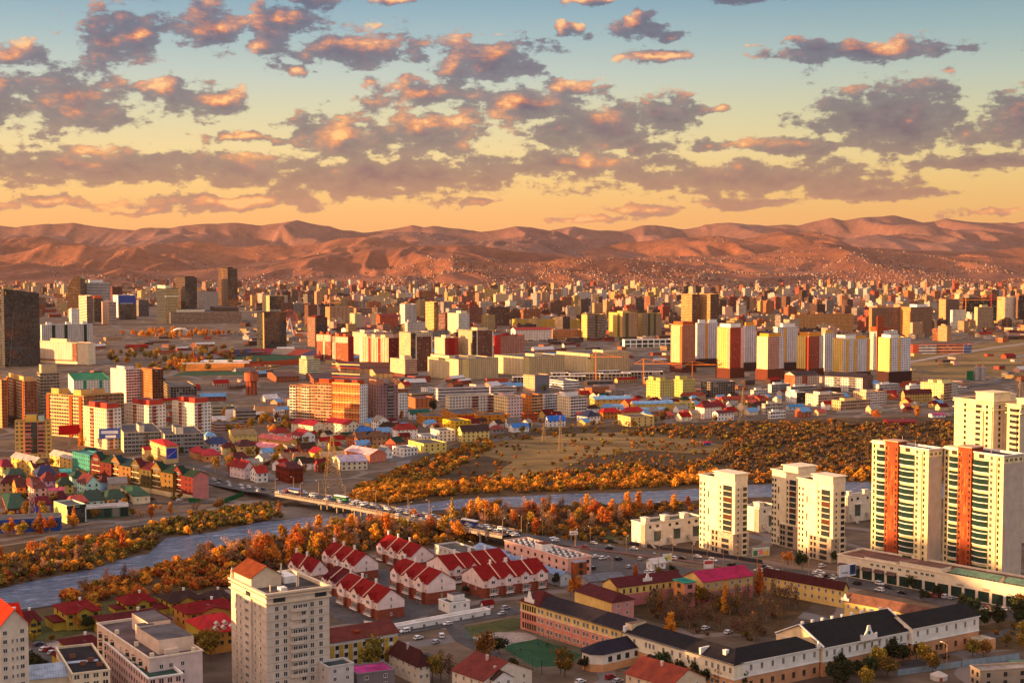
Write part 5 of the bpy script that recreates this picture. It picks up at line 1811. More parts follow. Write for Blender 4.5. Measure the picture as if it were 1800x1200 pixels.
# right: tall towers with red stripe
def stripe_tower(label, spec, nf=21):
 b = Bd('apartment_tower', label, 'apartment tower', spec, 'cream towers with a red stripe', dep=13)
 H, W, L = b.H, b.W, b.L
 wc = c(234, 216, 168)
 fl = H / (nf + 1.2)
 b.walls(('plain', wc), ('plain', c(196, 182, 168)))  # right wall greyer: shade put into its colour
 b.flat(c(70, 66, 70), 1.0, WHITE, over=.5)
 # red stripe, taller than the rest
 mb = MB()
 y0, y1 = L * .50, L * .73
 d, top = 1.3, H + 1.8
 nseg = nf
 reds = [c(164, 92, 56), c(146, 66, 44), c(180, 112, 66), c(152, 78, 50)]
 mb.box(-d, W * .5, y0, y1, 0, top, 'plain', c(154, 76, 48))
 g = random.Random(5)
 for k in range(64):
  yy = g.uniform(y0, y1 - .8)
  zz = g.uniform(2, top - 6)
  h = g.uniform(3, 8)
  mb.poly([(-d - .03, yy + .8, zz), (-d - .03, yy, zz), (-d - .03, yy, zz + h), (-d - .03, yy + .8, zz + h)], 'plain', g.choice(reds))
 mb.build('red_stripe', b.t)
 b.bx('stripe_cap', -d - .8, W * .55, y0 - .6, y1 + .6, top, top + .5, 'plain', c(210, 170, 140), bottom=True)
 b.bx('end_block', -.25, W * .4, L * .74, L, H - .1, H + 1.0, 'plain', wc)
 # two stacks of curved balconies with green glass
 for s, (f0, f1) in enumerate(((.24, .49), (.74, .90))):
  for k in range(1, nf):
   z = k * fl
   mb = MB()
   n = 7
   ya, yb_ = L * f0, L * f1
   pts = [(-.6 - 1.1 * math.sin(math.pi * i / n), yb_ + (ya - yb_) * i / n) for i in range(n + 1)]
   poly = [(0, yb_)] + pts + [(0, ya)]
   mb.poly([(p[0], p[1], z + .45) for p in poly], 'plain', WHITE)
   mb.poly([(p[0], p[1], z) for p in poly[::-1]], 'plain', WHITE)
   for i in range(len(poly) - 1):
    mb.wall(poly[i], poly[i + 1], z, z + .45, 'plain', WHITE, nb=1, nf=1)
   gp = [(p[0] * .97, p[1]) for p in poly]
   for i in range(len(gp) - 1):
    mb.wall(gp[i], gp[i + 1], z + .45, z + fl * (.98 if k % 3 else .6), 'panegreen', WHITE, nb=1, nf=1)
   o = mb.build('balcony', b.t)
 zs = [k * fl + fl * .55 for k in range(1, nf + 1)]
 b.wingrid('L', (.075,), zs, 1.0, 1.6, 'dark')
 b.wingrid('L', (.195,), zs, 1.6, 1.8, 'green')
 b.wingrid('L', (.53, .70), zs, .9, 1.3, 'dark', 1.3)
 b.wingrid('L', (.955,), zs, 1.0, 1.6, 'dark')
 b.wingrid('L', (.36, .82), (H - 1.6,), 3.2, 1.9, 'brown')
 b.bx('corner_loggia', W * .02, W * .98, -.15, .02, H - fl * 1.3, H - 1.0, 'f_win', wc)
 b.bx('pilaster', -.55, .02, L * .105, L * .16, 0, H - 2, 'plain', wc)
 mb = MB()
 mb.bar((W * .3, L * .3, H), (W * .3, L * .3, H + 3), .2, 'metal', GREY)
 mb.bar((W * .6, L * .6, H), (W * .6, L * .6, H + 4), .2, 'metal', GREY)
 mb.build('roof_mast', b.t)
 b.done()

stripe_tower('cream high-rise with red stripe and blank shade-toned end wall, left one of the pair', (1530, 1629, 1653, 1020, 790, 33))
stripe_tower('cream high-rise with red stripe nearest the right edge, right one of the pair', (1656, 1760, 1794, 1040, 801, 33))

def back_tower(label, spec, steps):
 b = Bd('apartment_tower', label, 'apartment tower', spec, dep=20)
 H, W, L = b.H, b.W, b.L
 wc = c(236, 216, 172)
 b.walls(('plain', wc), ('plain', c(206, 192, 170)))  # right wall duller, its shaded side put into the colour
 b.flat(c(90, 84, 84), 1.0, wc, over=.6)
 for z in (H - 5, H - 1.4):
  b.bx('cornice', -.8, W + .8, -.8, L + .8, z, z + .5, 'plain', wc, bottom=True)
 for (f0, f1, g0, g1, h) in steps:
  mb = MB()
  mb.box(W * f0, W * f1, L * g0, L * g1, H - .5, H + h, 'plain', wc)
  mb.box(W * f0 - .4, W * f1 + .4, L * g0 - .4, L * g1 + .4, H + h, H + h + .5, 'plain', wc, bottom=True)
  mb.build('crown_block', b.t)
 zs = [H - 3.2 - 3.15 * k for k in range(22)]
 b.wingrid('L', (.16, .72), zs, 1.6, 1.7, 'dark')
 b.wingrid('L', (.36,), zs, 3.4, 1.7, 'dark', .9)
 b.wingrid('R', (.2, .8), zs, 1.6, 1.7, 'dark')
 b.wingrid('R', (.5,), zs, 3.2, 1.7, 'dark', .9)
 b.strip('L', .24, .48, 'plain', wc, 0, H - 6, d=.9)
 b.strip('R', .32, .68, 'plain', c(206, 192, 170), 0, H - 6, d=.9)
 b.strip('L', .02, .07, 'plain', wc, 0, H - 3, d=.7)
 b.done()

back_tower('pale yellow tower with stepped crown rising behind the striped pair', (1674, 1742, 1795, 950, 706, 33), ((.0, .55, .0, .45, 4.5), (.5, 1, .2, .8, 2.5)))
back_tower('pale yellow tower cut off by the right edge of the picture', (1766, 1790, 1860, 955, 712, 33), ((.1, .6, .1, .6, 3.0),))

def cream_tower(label, spec, lowlit=True):
 b = Bd('apartment_tower', label, 'apartment tower', spec, 'cream mid-rise towers with stone bases', dep=12)
 H, W, L = b.H, b.W, b.L
 wc = c(236, 222, 190)
 st = c(190, 172, 150)
 mb = MB()
 zb = H * .30
 b.walls(('plain', wc), ('plain', wc), mb=mb)
 mb.build('wall', b.t)
 b.bx('stone_base', -1.6, W + .8, -.6, L * .62, 0, zb, 'brick', st, ('plain', wc))
 b.flat(c(70, 66, 68), .8, wc, over=.7, y0=L * .55)
 mb = MB()
 mb.box(-.3, W + .3, L * .0, L * .56, H - .2, H + 3.2, 'plain', wc, ('roofflat', ROOFG))
 mb.box(-1.1, W + 1.1, -.7, L * .60, H + 3.2, H + 3.7, 'plain', wc, bottom=True)
 mb.build('crown_block', b.t)
 n = int((H - 2) / 3.1)
 zs = [1.9 + 3.1 * k for k in range(n)]
 # recessed balcony column shown as a dark loggia with slabs
 for k, z in enumerate(zs):
  if z > zb - 1:
   mb = MB()
   mb.box(-.9, .03, L * .08, L * .33, z - 1.55, z - 1.25, 'plain', wc, bottom=True)
   mb.poly([(-.04, L * .33, z - 1.2), (-.04, L * .08, z - 1.2), (-.04, L * .08, z + 1.5), (-.04, L * .33, z + 1.5)], 'pane' if k % 3 else 'brick', c(96, 62, 46))
   for y in (.08, .2, .33):
    mb.bar((-.85, L * y, z - 1.25), (-.85, L * y, z - .3), .08, 'metal', DARK)
   mb.bar((-.85, L * .08, z - .3), (-.85, L * .33, z - .3), .08, 'metal', DARK)
   mb.build('balcony', b.t)
  else:
   b.win('L', .2, z, L * .2, 1.9, 'dark', 1.6)
 b.wingrid('L', (.40,), [z for z in zs if z > zb], .9, 1.5, 'brown', .06)
 b.wingrid('L', (.44, .54), [z for z in zs if z < zb], 1.5, 1.9, 'dark', 1.62)
 b.strip('L', .44, .62, 'plain', wc, zb, H, d=.35)
 b.wingrid('L', (.86, .96), zs, 1.1, 1.5, 'dark')
 b.wingrid('L', (.74,), [z + 1 for z in zs[::3]], .8, 3.4, 'dark')
 b.wingrid('R', (.2,), zs, .8, 1.2, 'dark', .02 if zb < 0 else .65)
 b.wingrid('R', (.7,), zs, 2.6, 1.9, 'dark', 1.0)
 b.strip('R', .5, .9, 'plain', wc, 0, H - 4, d=.9)
 b.done()

cream_tower('cream stone-based tower nearest the villas, leftmost of three with open lit balconies', (1229, 1291, 1313, 978, 845, 33))
cream_tower('cream stone-based tower standing in shade, back one of three', (1356, 1402, 1432, 965, 832, 33))
cream_tower('cream stone-based tower in full sun, front one of three', (1402, 1463, 1484, 988, 850, 33))

def flat_villas(label, spec, n):
 b = Bd('villa_row', label, 'villa row', spec, 'pale flat-roofed villa rows', dep=14)
 H, W, L = b.H, b.W, b.L
 wc = c(228, 218, 200)
 b.walls(('plain', wc), ('plain', wc))
 b.flat(c(86, 96, 90), .9, wc, over=.3)
 for k in range(n):
  x = W * (k + .12) / n
  mb = MB()
  mb.box(x, x + W * .22 / n, L * .15, L * .5, H - .5, H + 2.4, 'plain', wc)
  mb.box(x - .4, x + W * .22 / n + .4, L * .12, L * .53, H + 2.4, H + 2.8, 'plain', wc, bottom=True)
  mb.build('stair_tower', b.t)
  b.win('R', (k + .62) / n, H * .42, W * .36 / n, H * .44, 'green')
  b.win('R', (k + .25) / n, H - 2.2, 1.5, 1.5, 'dark')
  b.win('R', (k + .62) / n, H - 2.0, 2.0, 1.4, 'dark')
  b.bx('canopy', W * (k + .42) / n, W * (k + .82) / n, -1.6, .02, H * .66, H * .70, 'plain', wc, bottom=True)
  mb = MB()
  mb.bar((W * (k + .2) / n, 0, H * .3), (W * (k + .2) / n, -6, .3), 2.2, 'plain', c(170, 156, 140), .3)
  mb.build('ramp', b.t)
 mb = MB()
 for i in range(int(W / 2)):
  mb.bar((i * 2, -.2, H + .3), (i * 2, -.2, H + 1.1), .08, 'metal', GREY)
 mb.bar((0, -.2, H + 1.1), (W, -.2, H + 1.1), .08, 'metal', GREY)
 mb.build('roof_railing', b.t)
 b.bx('stone_corner', -.12, .4, -.12, L * .3, 0, H - .6, 'brick', c(180, 164, 146))
 b.done()

flat_villas('cream flat-roofed villa row with tall green windows beside the bridge road', (1110, 1134, 1236, 962, 920, 33), 3)
flat_villas('pale flat-roofed villa behind the first cream tower', (1306, 1334, 1372, 935, 893, 33), 1)
flat_villas('pale villa row with dark tall window between cream and striped towers', (1478, 1490, 1545, 918, 872, 33), 2)
flat_villas('pale low villa partly hidden behind the shaded cream tower', (1338, 1350, 1372, 925, 898, 33), 1)

def arcade():
 b = Bd('shopping_arcade', 'long cream shopping arcade with dark green shop windows below the striped towers', 'shops', (1472, 1842, 1900, 1080, 1040, 42), dep=20)
 H, W, L = b.H, b.W, b.L
 wc = c(226, 212, 188)
 b.walls(('plain', wc), ('plain', wc), x1=22)
 b.flat(c(120, 90, 82), .8, wc, over=.35, x1=22)
 n = 16
 for k in range(n):
  y0, y1 = L * (k + .12) / n, L * (k + .88) / n
  mb = MB()
  mb.poly([(-.06, y1, .3), (-.06, y0, .3), (-.06, y0, H * .50), (-.06, y1, H * .50)], 'panegreen')
  for q in range(5):
   y = y0 + (y1 - y0) * q / 4
   mb.bar((-.12, y, .3), (-.12, y, H * .5), .12, 'plain', DARK)
  mb.build('shop_window', b.t)
  if k > 10:
   mb = MB()
   mb.poly([(-.1, y1, H * .62), (-1.6, y1, H * .48), (-1.6, y0, H * .48), (-.1, y0, H * .62)], 'plain', c(96, 76, 72))
   mb.poly([(-.1, y0, H * .60), (-1.6, y0, H * .46), (-1.6, y1, H * .46), (-.1, y1, H * .60)], 'plain', c(96, 76, 72))
   mb.build('awning', b.t)
 for f in (.52, .545, .57, .60, .64, .68, .72, .76, .79, .82):
  b.win('L', f, H * .80, 1.9, 1.2, 'green')
 # sloping green glass storey set back on the roof
 for f0, f1 in ((.02, .20), (.215, .44)):
  mb = MB()
  y0, y1 = L * f0, L * f1
  z0, z1 = H - .2, H + 2.6
  mb.poly([(.6, y1, z0), (.6, y0, z0), (.6, y0, z0 + 1.2), (.6, y1, z0 + 1.2)], 'f_glass', c(130, 170, 150), [(0, 0), ((y1 - y0) / 2, 0), ((y1 - y0) / 2, 1), (0, 1)])
  mb.poly([(.2, y1, z0 + 1.2), (.2, y0, z0 + 1.2), (5, y0, z1), (5, y1, z1)], 'roofseam', c(96, 130, 112), [(0, 0), (y1 - y0, 0), (y1 - y0, 1), (0, 1)])
  mb.poly([(.6, y0, z0), (5, y0, z0), (5, y0, z1), (.6, y0, z0 + 1.2)], 'plain', wc)
  mb.poly([(5, y1, z0), (.6, y1, z0), (.6, y1, z0 + 1.2), (5, y1, z1)], 'plain', wc)
  mb.poly([(5, y0, z0), (5, y1, z0), (5, y1, z1), (5, y0, z1)], 'plain', wc)
  mb.build('glass_gallery', b.t)
 for f0, f1, h in ((.48, .68, 2.0), (.70, .86, 1.2)):
  b.bx('attic', .1, 9, L * f0, L * f1, H - .4, H + h, 'plain', wc, ('roofflat', c(120, 96, 90)))
 mb = MB()
 for k in range(18):
  mb.bar((8, L * .45 + k * 1.0, H), (8, L * .45 + k * 1.0, H + 1.2), .1, 'metal', GREY)
 mb.bar((8, L * .45, H + 1.2), (8, L * .45 + 17, H + 1.2), .1, 'metal', GREY)
 mb.build('roof_railing', b.t)
 for f, s in ((.12, 'ДЭЛГҮҮР'), (.27, 'COFFEE'), (.39, 'САЛОН'), (.62, 'RESTAURANT'), (.90, 'BANK')):
  lettering(b.t, s, (-.2, L * f, H * .60), 1.1, c(90, 76, 64), rz=-math.pi / 2, name='shop_sign')
 b.done()

arcade()

# middle foreground: sheds, striped block, old houses
def pink_warehouse():
 b = Bd('warehouse', 'pink flat-roofed warehouse with many white roof vents beside the car park', 'warehouse', (887, 998, 1039, 1022, 982, 33), dep=20)
 H, W, L = b.H, b.W, b.L
 wc = c(226, 176, 160)
 b.walls(('plain', wc), ('plain', wc))
 b.flat(c(104, 104, 108), .9, c(232, 190, 172), over=.3)
 for z in (H * .33, H * .62): b.bx('string_course', -.1, W + .1, -.1, L + .1, z, z + .25, 'plain', c(232, 196, 180), bottom=True)
 for i in range(4):
  for j in range(9):
   mb = MB()
   x, y = W * (.15 + .22 * i), L * (.06 + .105 * j)
   mb.cyl(x, y, H - .6, H + .5, .55, .55, 8, 'plain', WHITE)
   mb.cyl(x, y, H + .5, H + .9, .8, .3, 8, 'plain', WHITE)
   mb.build('roof_vent', b.t)
 b.bx('roof_house', W * .1, W * .5, L * .42, L * .54, H - .6, H + 3, 'plain', WHITE, ('roofflat', c(110, 60, 50)))
 b.bx('entrance_tower', W * .15, W * .65, -3.2, .05, 0, H * .86, 'brick', c(170, 90, 50), ('roofseam', c(140, 170, 200)))
 b.wingrid('R', (.4,), (H * .7, H * .4, H * .15), 2.2, 2.2, 'dark', 3.2)
 b.wingrid('L', [.06 + k * .11 for k in range(9)], (H * .78, H * .46), 1.6, 1.6, 'dark')
 b.wingrid('R', (.85,), (H * .78, H * .46), 1.6, 1.6, 'dark')
 b.done()

pink_warehouse()

def simple_house(label, spec, wc, rc, axis, rise, name='house', cat='house', roofm='roof', zs=(1.6,), nR=3, nL=3, dep=12, hip=0.0, group=None, chim=1, ww=1.2, ws='white', over=.5):
 b = Bd(name, label, cat, spec, group, dep=dep)
 b.walls(('plain', wc), ('plain', wc))
 gable_roof(b, 0, b.W, 0, b.L, b.H, rise, axis, over, rc, roofm, hip=hip, wallcol=wc)
 n = max(1, int(b.H / 3.0))
 z = [b.H - 1.6 - 3.0 * k for k in range(n)]
 b.wingrid('R', [(k + .5) / nR for k in range(nR)], z, ww, 1.5, ws)
 b.wingrid('L', [(k + .5) / nL for k in range(nL)], z, ww, 1.5, ws)
 if chim: chimney(b, b.W * .4, b.L * .5, b.H + rise * .5, b.H + rise + .8, .8, c(200, 180, 170))
 b.done()
 return b

def flat_house(label, spec, wc, rc=ROOFG, name='house', cat='house', nR=3, nL=3, dep=12, ww=1.4, ws='white', pent=None, group=None, par=.7, wl=None):
 b = Bd(name, label, cat, spec, group, dep=dep)
 b.walls(('plain', wl or wc), ('plain', wc))
 b.flat(rc, par, wc, over=.2)
 n = max(1, int(b.H / 3.0))
 z = [b.H - 1.8 - 3.0 * k for k in range(n)]
 b.wingrid('R', [(k + .5) / nR for k in range(nR)], z, ww, 1.5, ws)
 b.wingrid('L', [(k + .5) / nL for k in range(nL)], z, ww, 1.5, ws)
 if pent: b.pent(*pent, wc)
 b.done()
 return b

b_ = simple_house('pale blue metal roofed shed along the pink warehouse', (836, 985, 1004, 1030, 1012, 33), c(190, 196, 200), c(128, 150, 184), 'y', 1.8, 'shed', 'shed', 'roofseam', nR=1, nL=8, chim=0)
simple_house('blue roofed shed behind the long red terrace', (832, 880, 905, 992, 976, 33), c(190, 196, 200), c(140, 164, 196), 'y', 1.8, 'shed', 'shed', 'roofseam', nR=1, nL=4, chim=0)
flat_house('grey flat-roofed white shed behind the highest red terrace', (764, 818, 856, 990, 974, 33), c(214, 210, 202), c(96, 92, 90), 'shed', 'shed', 3, 7)
simple_house('low grey seamed roof shed beside the car park', (1012, 1036, 1100, 1036, 1022, 25), GREY, c(104, 108, 118), 'x', 1.4, 'shed', 'shed', 'roofseam', chim=0)
simple_house('white gabled kiosk at the far end of the car park', (1136, 1146, 1170, 1002, 990, 30), WHITE, c(210, 206, 204), 'x', 2.0, 'kiosk', 'kiosk', nR=2, nL=1, dep=7, chim=0)
flat_house('long white flat garage roof along the street behind the terraces', (680, 690, 862, 1112, 1102, 38), WHITE, c(214, 206, 204), 'garage', 'garage', 8, 1, dep=6)
flat_house('white substation block with dark flat roof beside the garage strip', (771, 790, 826, 1078, 1060, 33), WHITE, c(80, 76, 80), 'outbuilding', 'outbuilding', 2, 1, pent=(.4, .95, .4, .95, 2.4))
simple_house('tiny maroon roofed gatehouse by the road junction', (845, 850, 868, 1070, 1062, 33), WHITE, RV, 'x', 1.4, 'gatehouse', 'gatehouse', nR=1, nL=1, dep=5, chim=0)

def striped_block():
 b = Bd('apartment_block', 'three-storey yellow and white striped block with rusty roof beside the beige tower', 'apartment block', (556, 556, 699, 1182, 1132, 33), dep=14)
 H, W, L = b.H, b.W, b.L
 b.walls(('plain', c(228, 222, 216)), ('plain', c(228, 222, 216)))
 gable_roof(b, 0, W, 0, L, H, 3.4, 'x', .7, c(112, 46, 38), 'roofseam', wallcol=WHITE)
 n = 9
 for k in range(n):
  b.strip('R', (k + .52) / n, (k + .96) / n, 'plain', c(206, 166, 66), 0, H - 1.6, d=.15, name='yellow_panel')
 b.wingrid('R', [(k + .26) / n for k in range(n)], (H - 2.6, H - 5.8, H - 9.0), 1.5, 1.6, 'dark')
 b.bx('roof_hatch', W * .5, W * .56, L * .12, L * .28, H + .9, H + 2.2, 'roof', c(150, 60, 30))
 b.bx('door_canopy', W * .72, W * .84, -2.2, .02, 2.8, 3.1, 'plain', DARK, bottom=True)
 b.done()

striped_block()
flat_house('pale block with green-black flat roof at the foot of the beige tower', (560, 578, 622, 1232, 1172, 33), c(206, 200, 196), c(74, 84, 86), 'apartment_block', 'apartment block', 2, 1)
flat_house('grey brick box with a magenta-pink flat roof', (610, 628, 694, 1220, 1184, 25), c(128, 120, 122), c(196, 70, 140), 'house', 'house', 2, 1, par=.4)
simple_house('old house with worn maroon-brown roof between the gold trees', (684, 735, 756, 1206, 1168, 33), c(220, 206, 186), c(74, 38, 38), 'y', 4.5, nR=2, nL=5, hip=3)
simple_house('cream house with rust-striped metal roof at the bottom edge', (795, 850, 935, 1232, 1196, 40), c(230, 214, 196), c(120, 44, 34), 'y', 5.0, nR=3, nL=4, roofm='roofseam')
simple_house('long house under rust-streaked red metal roof at the bottom edge', (1100, 1178, 1240, 1245, 1206, 40), c(226, 200, 170), c(150, 62, 38), 'y', 4.6, nR=2, nL=5, roofm='roofseam')
simple_house('white gable wall house in the bottom corner by the pitch', (845, 868, 902, 1232, 1194, 30), WHITE, DBROWN, 'y', 2.4, nR=2, nL=2)
b_ = flat_house('unfinished grey concrete slab building with stained flat roof in the bottom right corner', (1705, 1722, 1840, 1230, 1178, 12), c(160, 146, 132), c(168, 160, 156), 'building_site', 'building', 4, 2, ws='dark')

# the city beyond the river
LIST_MARK = []          # (px, py, short description) for naming what stands beside

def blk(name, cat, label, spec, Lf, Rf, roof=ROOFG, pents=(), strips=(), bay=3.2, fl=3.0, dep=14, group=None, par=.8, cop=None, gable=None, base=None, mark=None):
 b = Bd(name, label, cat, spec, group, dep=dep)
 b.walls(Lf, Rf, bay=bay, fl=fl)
 if gable:
  gable_roof(b, 0, b.W, 0, b.L, b.H, gable[1], gable[0], .5, roof, 'roofseam', hip=gable[2] if len(gable) > 2 else 0, wallcol=Rf[1])
 else:
  b.flat(roof, par, cop or Lf[1])
 for p in pents:
  b.pent(*p[:5], p[5] if len(p) > 5 else Lf[1])
 for st in strips:
  b.strip(*st[:3], st[3], st[4], *(st[5:] if len(st) > 5 else ()), bay=bay, fl=fl)
 if base:
  b.bx('podium', -1.2, b.W + 1.2, -1.2, b.L + 1.2, 0, base[0], 'plain' if len(base) < 3 else base[2], base[1])
 if mark: LIST_MARK.append((spec[1], (spec[3] + spec[4]) / 2, mark))
 return b

TW, AB, OT = 'apartment_tower', 'apartment_block', 'office_tower'
aT, aB, oT = 'apartment tower', 'apartment block', 'office tower'
ORW, ORD, TANW = c(216, 150, 96), c(176, 96, 60), c(206, 176, 136)
GLASSD = c(60, 50, 46)

def pane_tower():
 b = Bd('office_tower', 'dark glass tower with sloping top at the far left edge', oT, (4, 9, 71, 645, 516, 33), dep=22)
 W, L, H = b.W, b.L, b.H
 mb = MB()
 h0 = H + 7
 gc = c(58, 54, 44)
 nf = int(H / 3.6)
 nb = int(W / 3)
 mb.poly([(0, 0, 0), (W, 0, 0), (W, 0, H), (0, 0, h0)], 'f_glass', gc, [(0, 0), (nb, 0), (nb, nf), (0, nf + 2)])
 mb.poly([(0, L, 0), (0, 0, 0), (0, 0, h0), (0, L, h0)], 'f_glass', c(120, 110, 80), [(0, 0), (6, 0), (6, nf), (0, nf)])  # paler left side: sunlight put into its colour
 mb.poly([(W, 0, 0), (W, L, 0), (W, L, H), (W, 0, H)], 'f_glass', gc, [(0, 0), (6, 0), (6, nf), (0, nf)])
 mb.poly([(W, L, 0), (0, L, 0), (0, L, h0), (W, L, H)], 'f_glass', gc, [(0, 0), (nb, 0), (nb, nf), (0, nf)])
 mb.build('wall', b.t)
 mb = MB()
 mb.poly([(0, 0, h0), (W, 0, H), (W, L, H), (0, L, h0)], 'roofflat', DARK)
 mb.build('roof', b.t)
 mb = MB()
 P = [(W * .12, -.8, 0), (W * .99, -.8, 0), (W * .99, -.8, H * .84), (W * .28, -.8, H * .80)]
 mb.poly(P, 'f_glass', c(96, 80, 66), [(0, 0), (nb, 0), (nb, nf), (4, nf)])
 mb.poly([(P[3][0], -.8, P[3][2]), (P[2][0], -.8, P[2][2]), (P[2][0], 0, P[2][2]), (P[3][0], 0, P[3][2])], 'plain', BEIGE)
 mb.poly([(P[0][0], 0, 0), P[0], P[3], (P[3][0], 0, P[3][2])], 'plain', BEIGE)
 mb.build('slanted_panel', b.t)
 mb = MB()
 for a, e in (((W * .05, h0 - 9), (W * .05, h0 - 4)), ((W * .02, h0 - 6.5), (W * .08, h0 - 6.5))):
  mb.bar((a[0], -.3, a[1]), (e[0], -.3, e[1]), 1.4, 'plain', c(240, 190, 40), .3)
 mb.build('sign', b.t)
 LIST_MARK.append((40, 560, 'left-edge glass tower'))

pane_tower()

def sail_tower():
 D = G(120, 563).y
 x0, x1 = (118 - 900) / FPX * D, (149 - 900) / FPX * D
 t = thing('office_tower', 'sail-shaped glass tower with curved left side, tallest on the left skyline', oT, (x0, D, 0), R(8))
 W, Hh = x1 - x0, Zat(D, 485)
 mb = MB()
 prof = [(0, 0)]
 for k in range(15):
  u = k / 14
  prof.append((W * .72 * u ** 2.4, Hh * .42 + Hh * .58 * math.sin(u * math.pi / 2)))
 prof.append((W * .74, Hh))
 prof.append((W, Hh * .93))
 prof.append((W, 0))
 dep = 30
 P = [(x, 0, z) for x, z in prof]
 uv = [(x / 3.5, z / 3.8) for x, z in prof]
 mb.poly(P[::-1], 'f_band', c(150, 110, 70), uv[::-1])
 mb.poly([(x, dep, z) for x, _, z in P], 'f_band', c(120, 90, 60), uv)
 for i in range(len(P)):
  a, e = P[i], P[(i + 1) % len(P)]
  mb.poly([a, e, (e[0], dep, e[2]), (a[0], dep, a[2])], 'f_band', c(170, 130, 80), [(0, a[2] / 3.8), (0, e[2] / 3.8), (8, e[2] / 3.8), (8, a[2] / 3.8)])
 mb.build('wall', t)
 mb = MB()
 mb.box(W * .74, W, -.6, dep + .6, 0, Hh * .94, 'f_glass', c(58, 48, 44))
 mb.build('dark_spine', t)
 mb = MB()
 mb.cyl(W * .82, dep / 2, Hh * .9, Hh + 9, 1.2, .4, 6, 'metal', GREY)
 mb.build('mast', t)
 LIST_MARK.append((134, 520, 'sail-shaped tower'))

sail_tower()

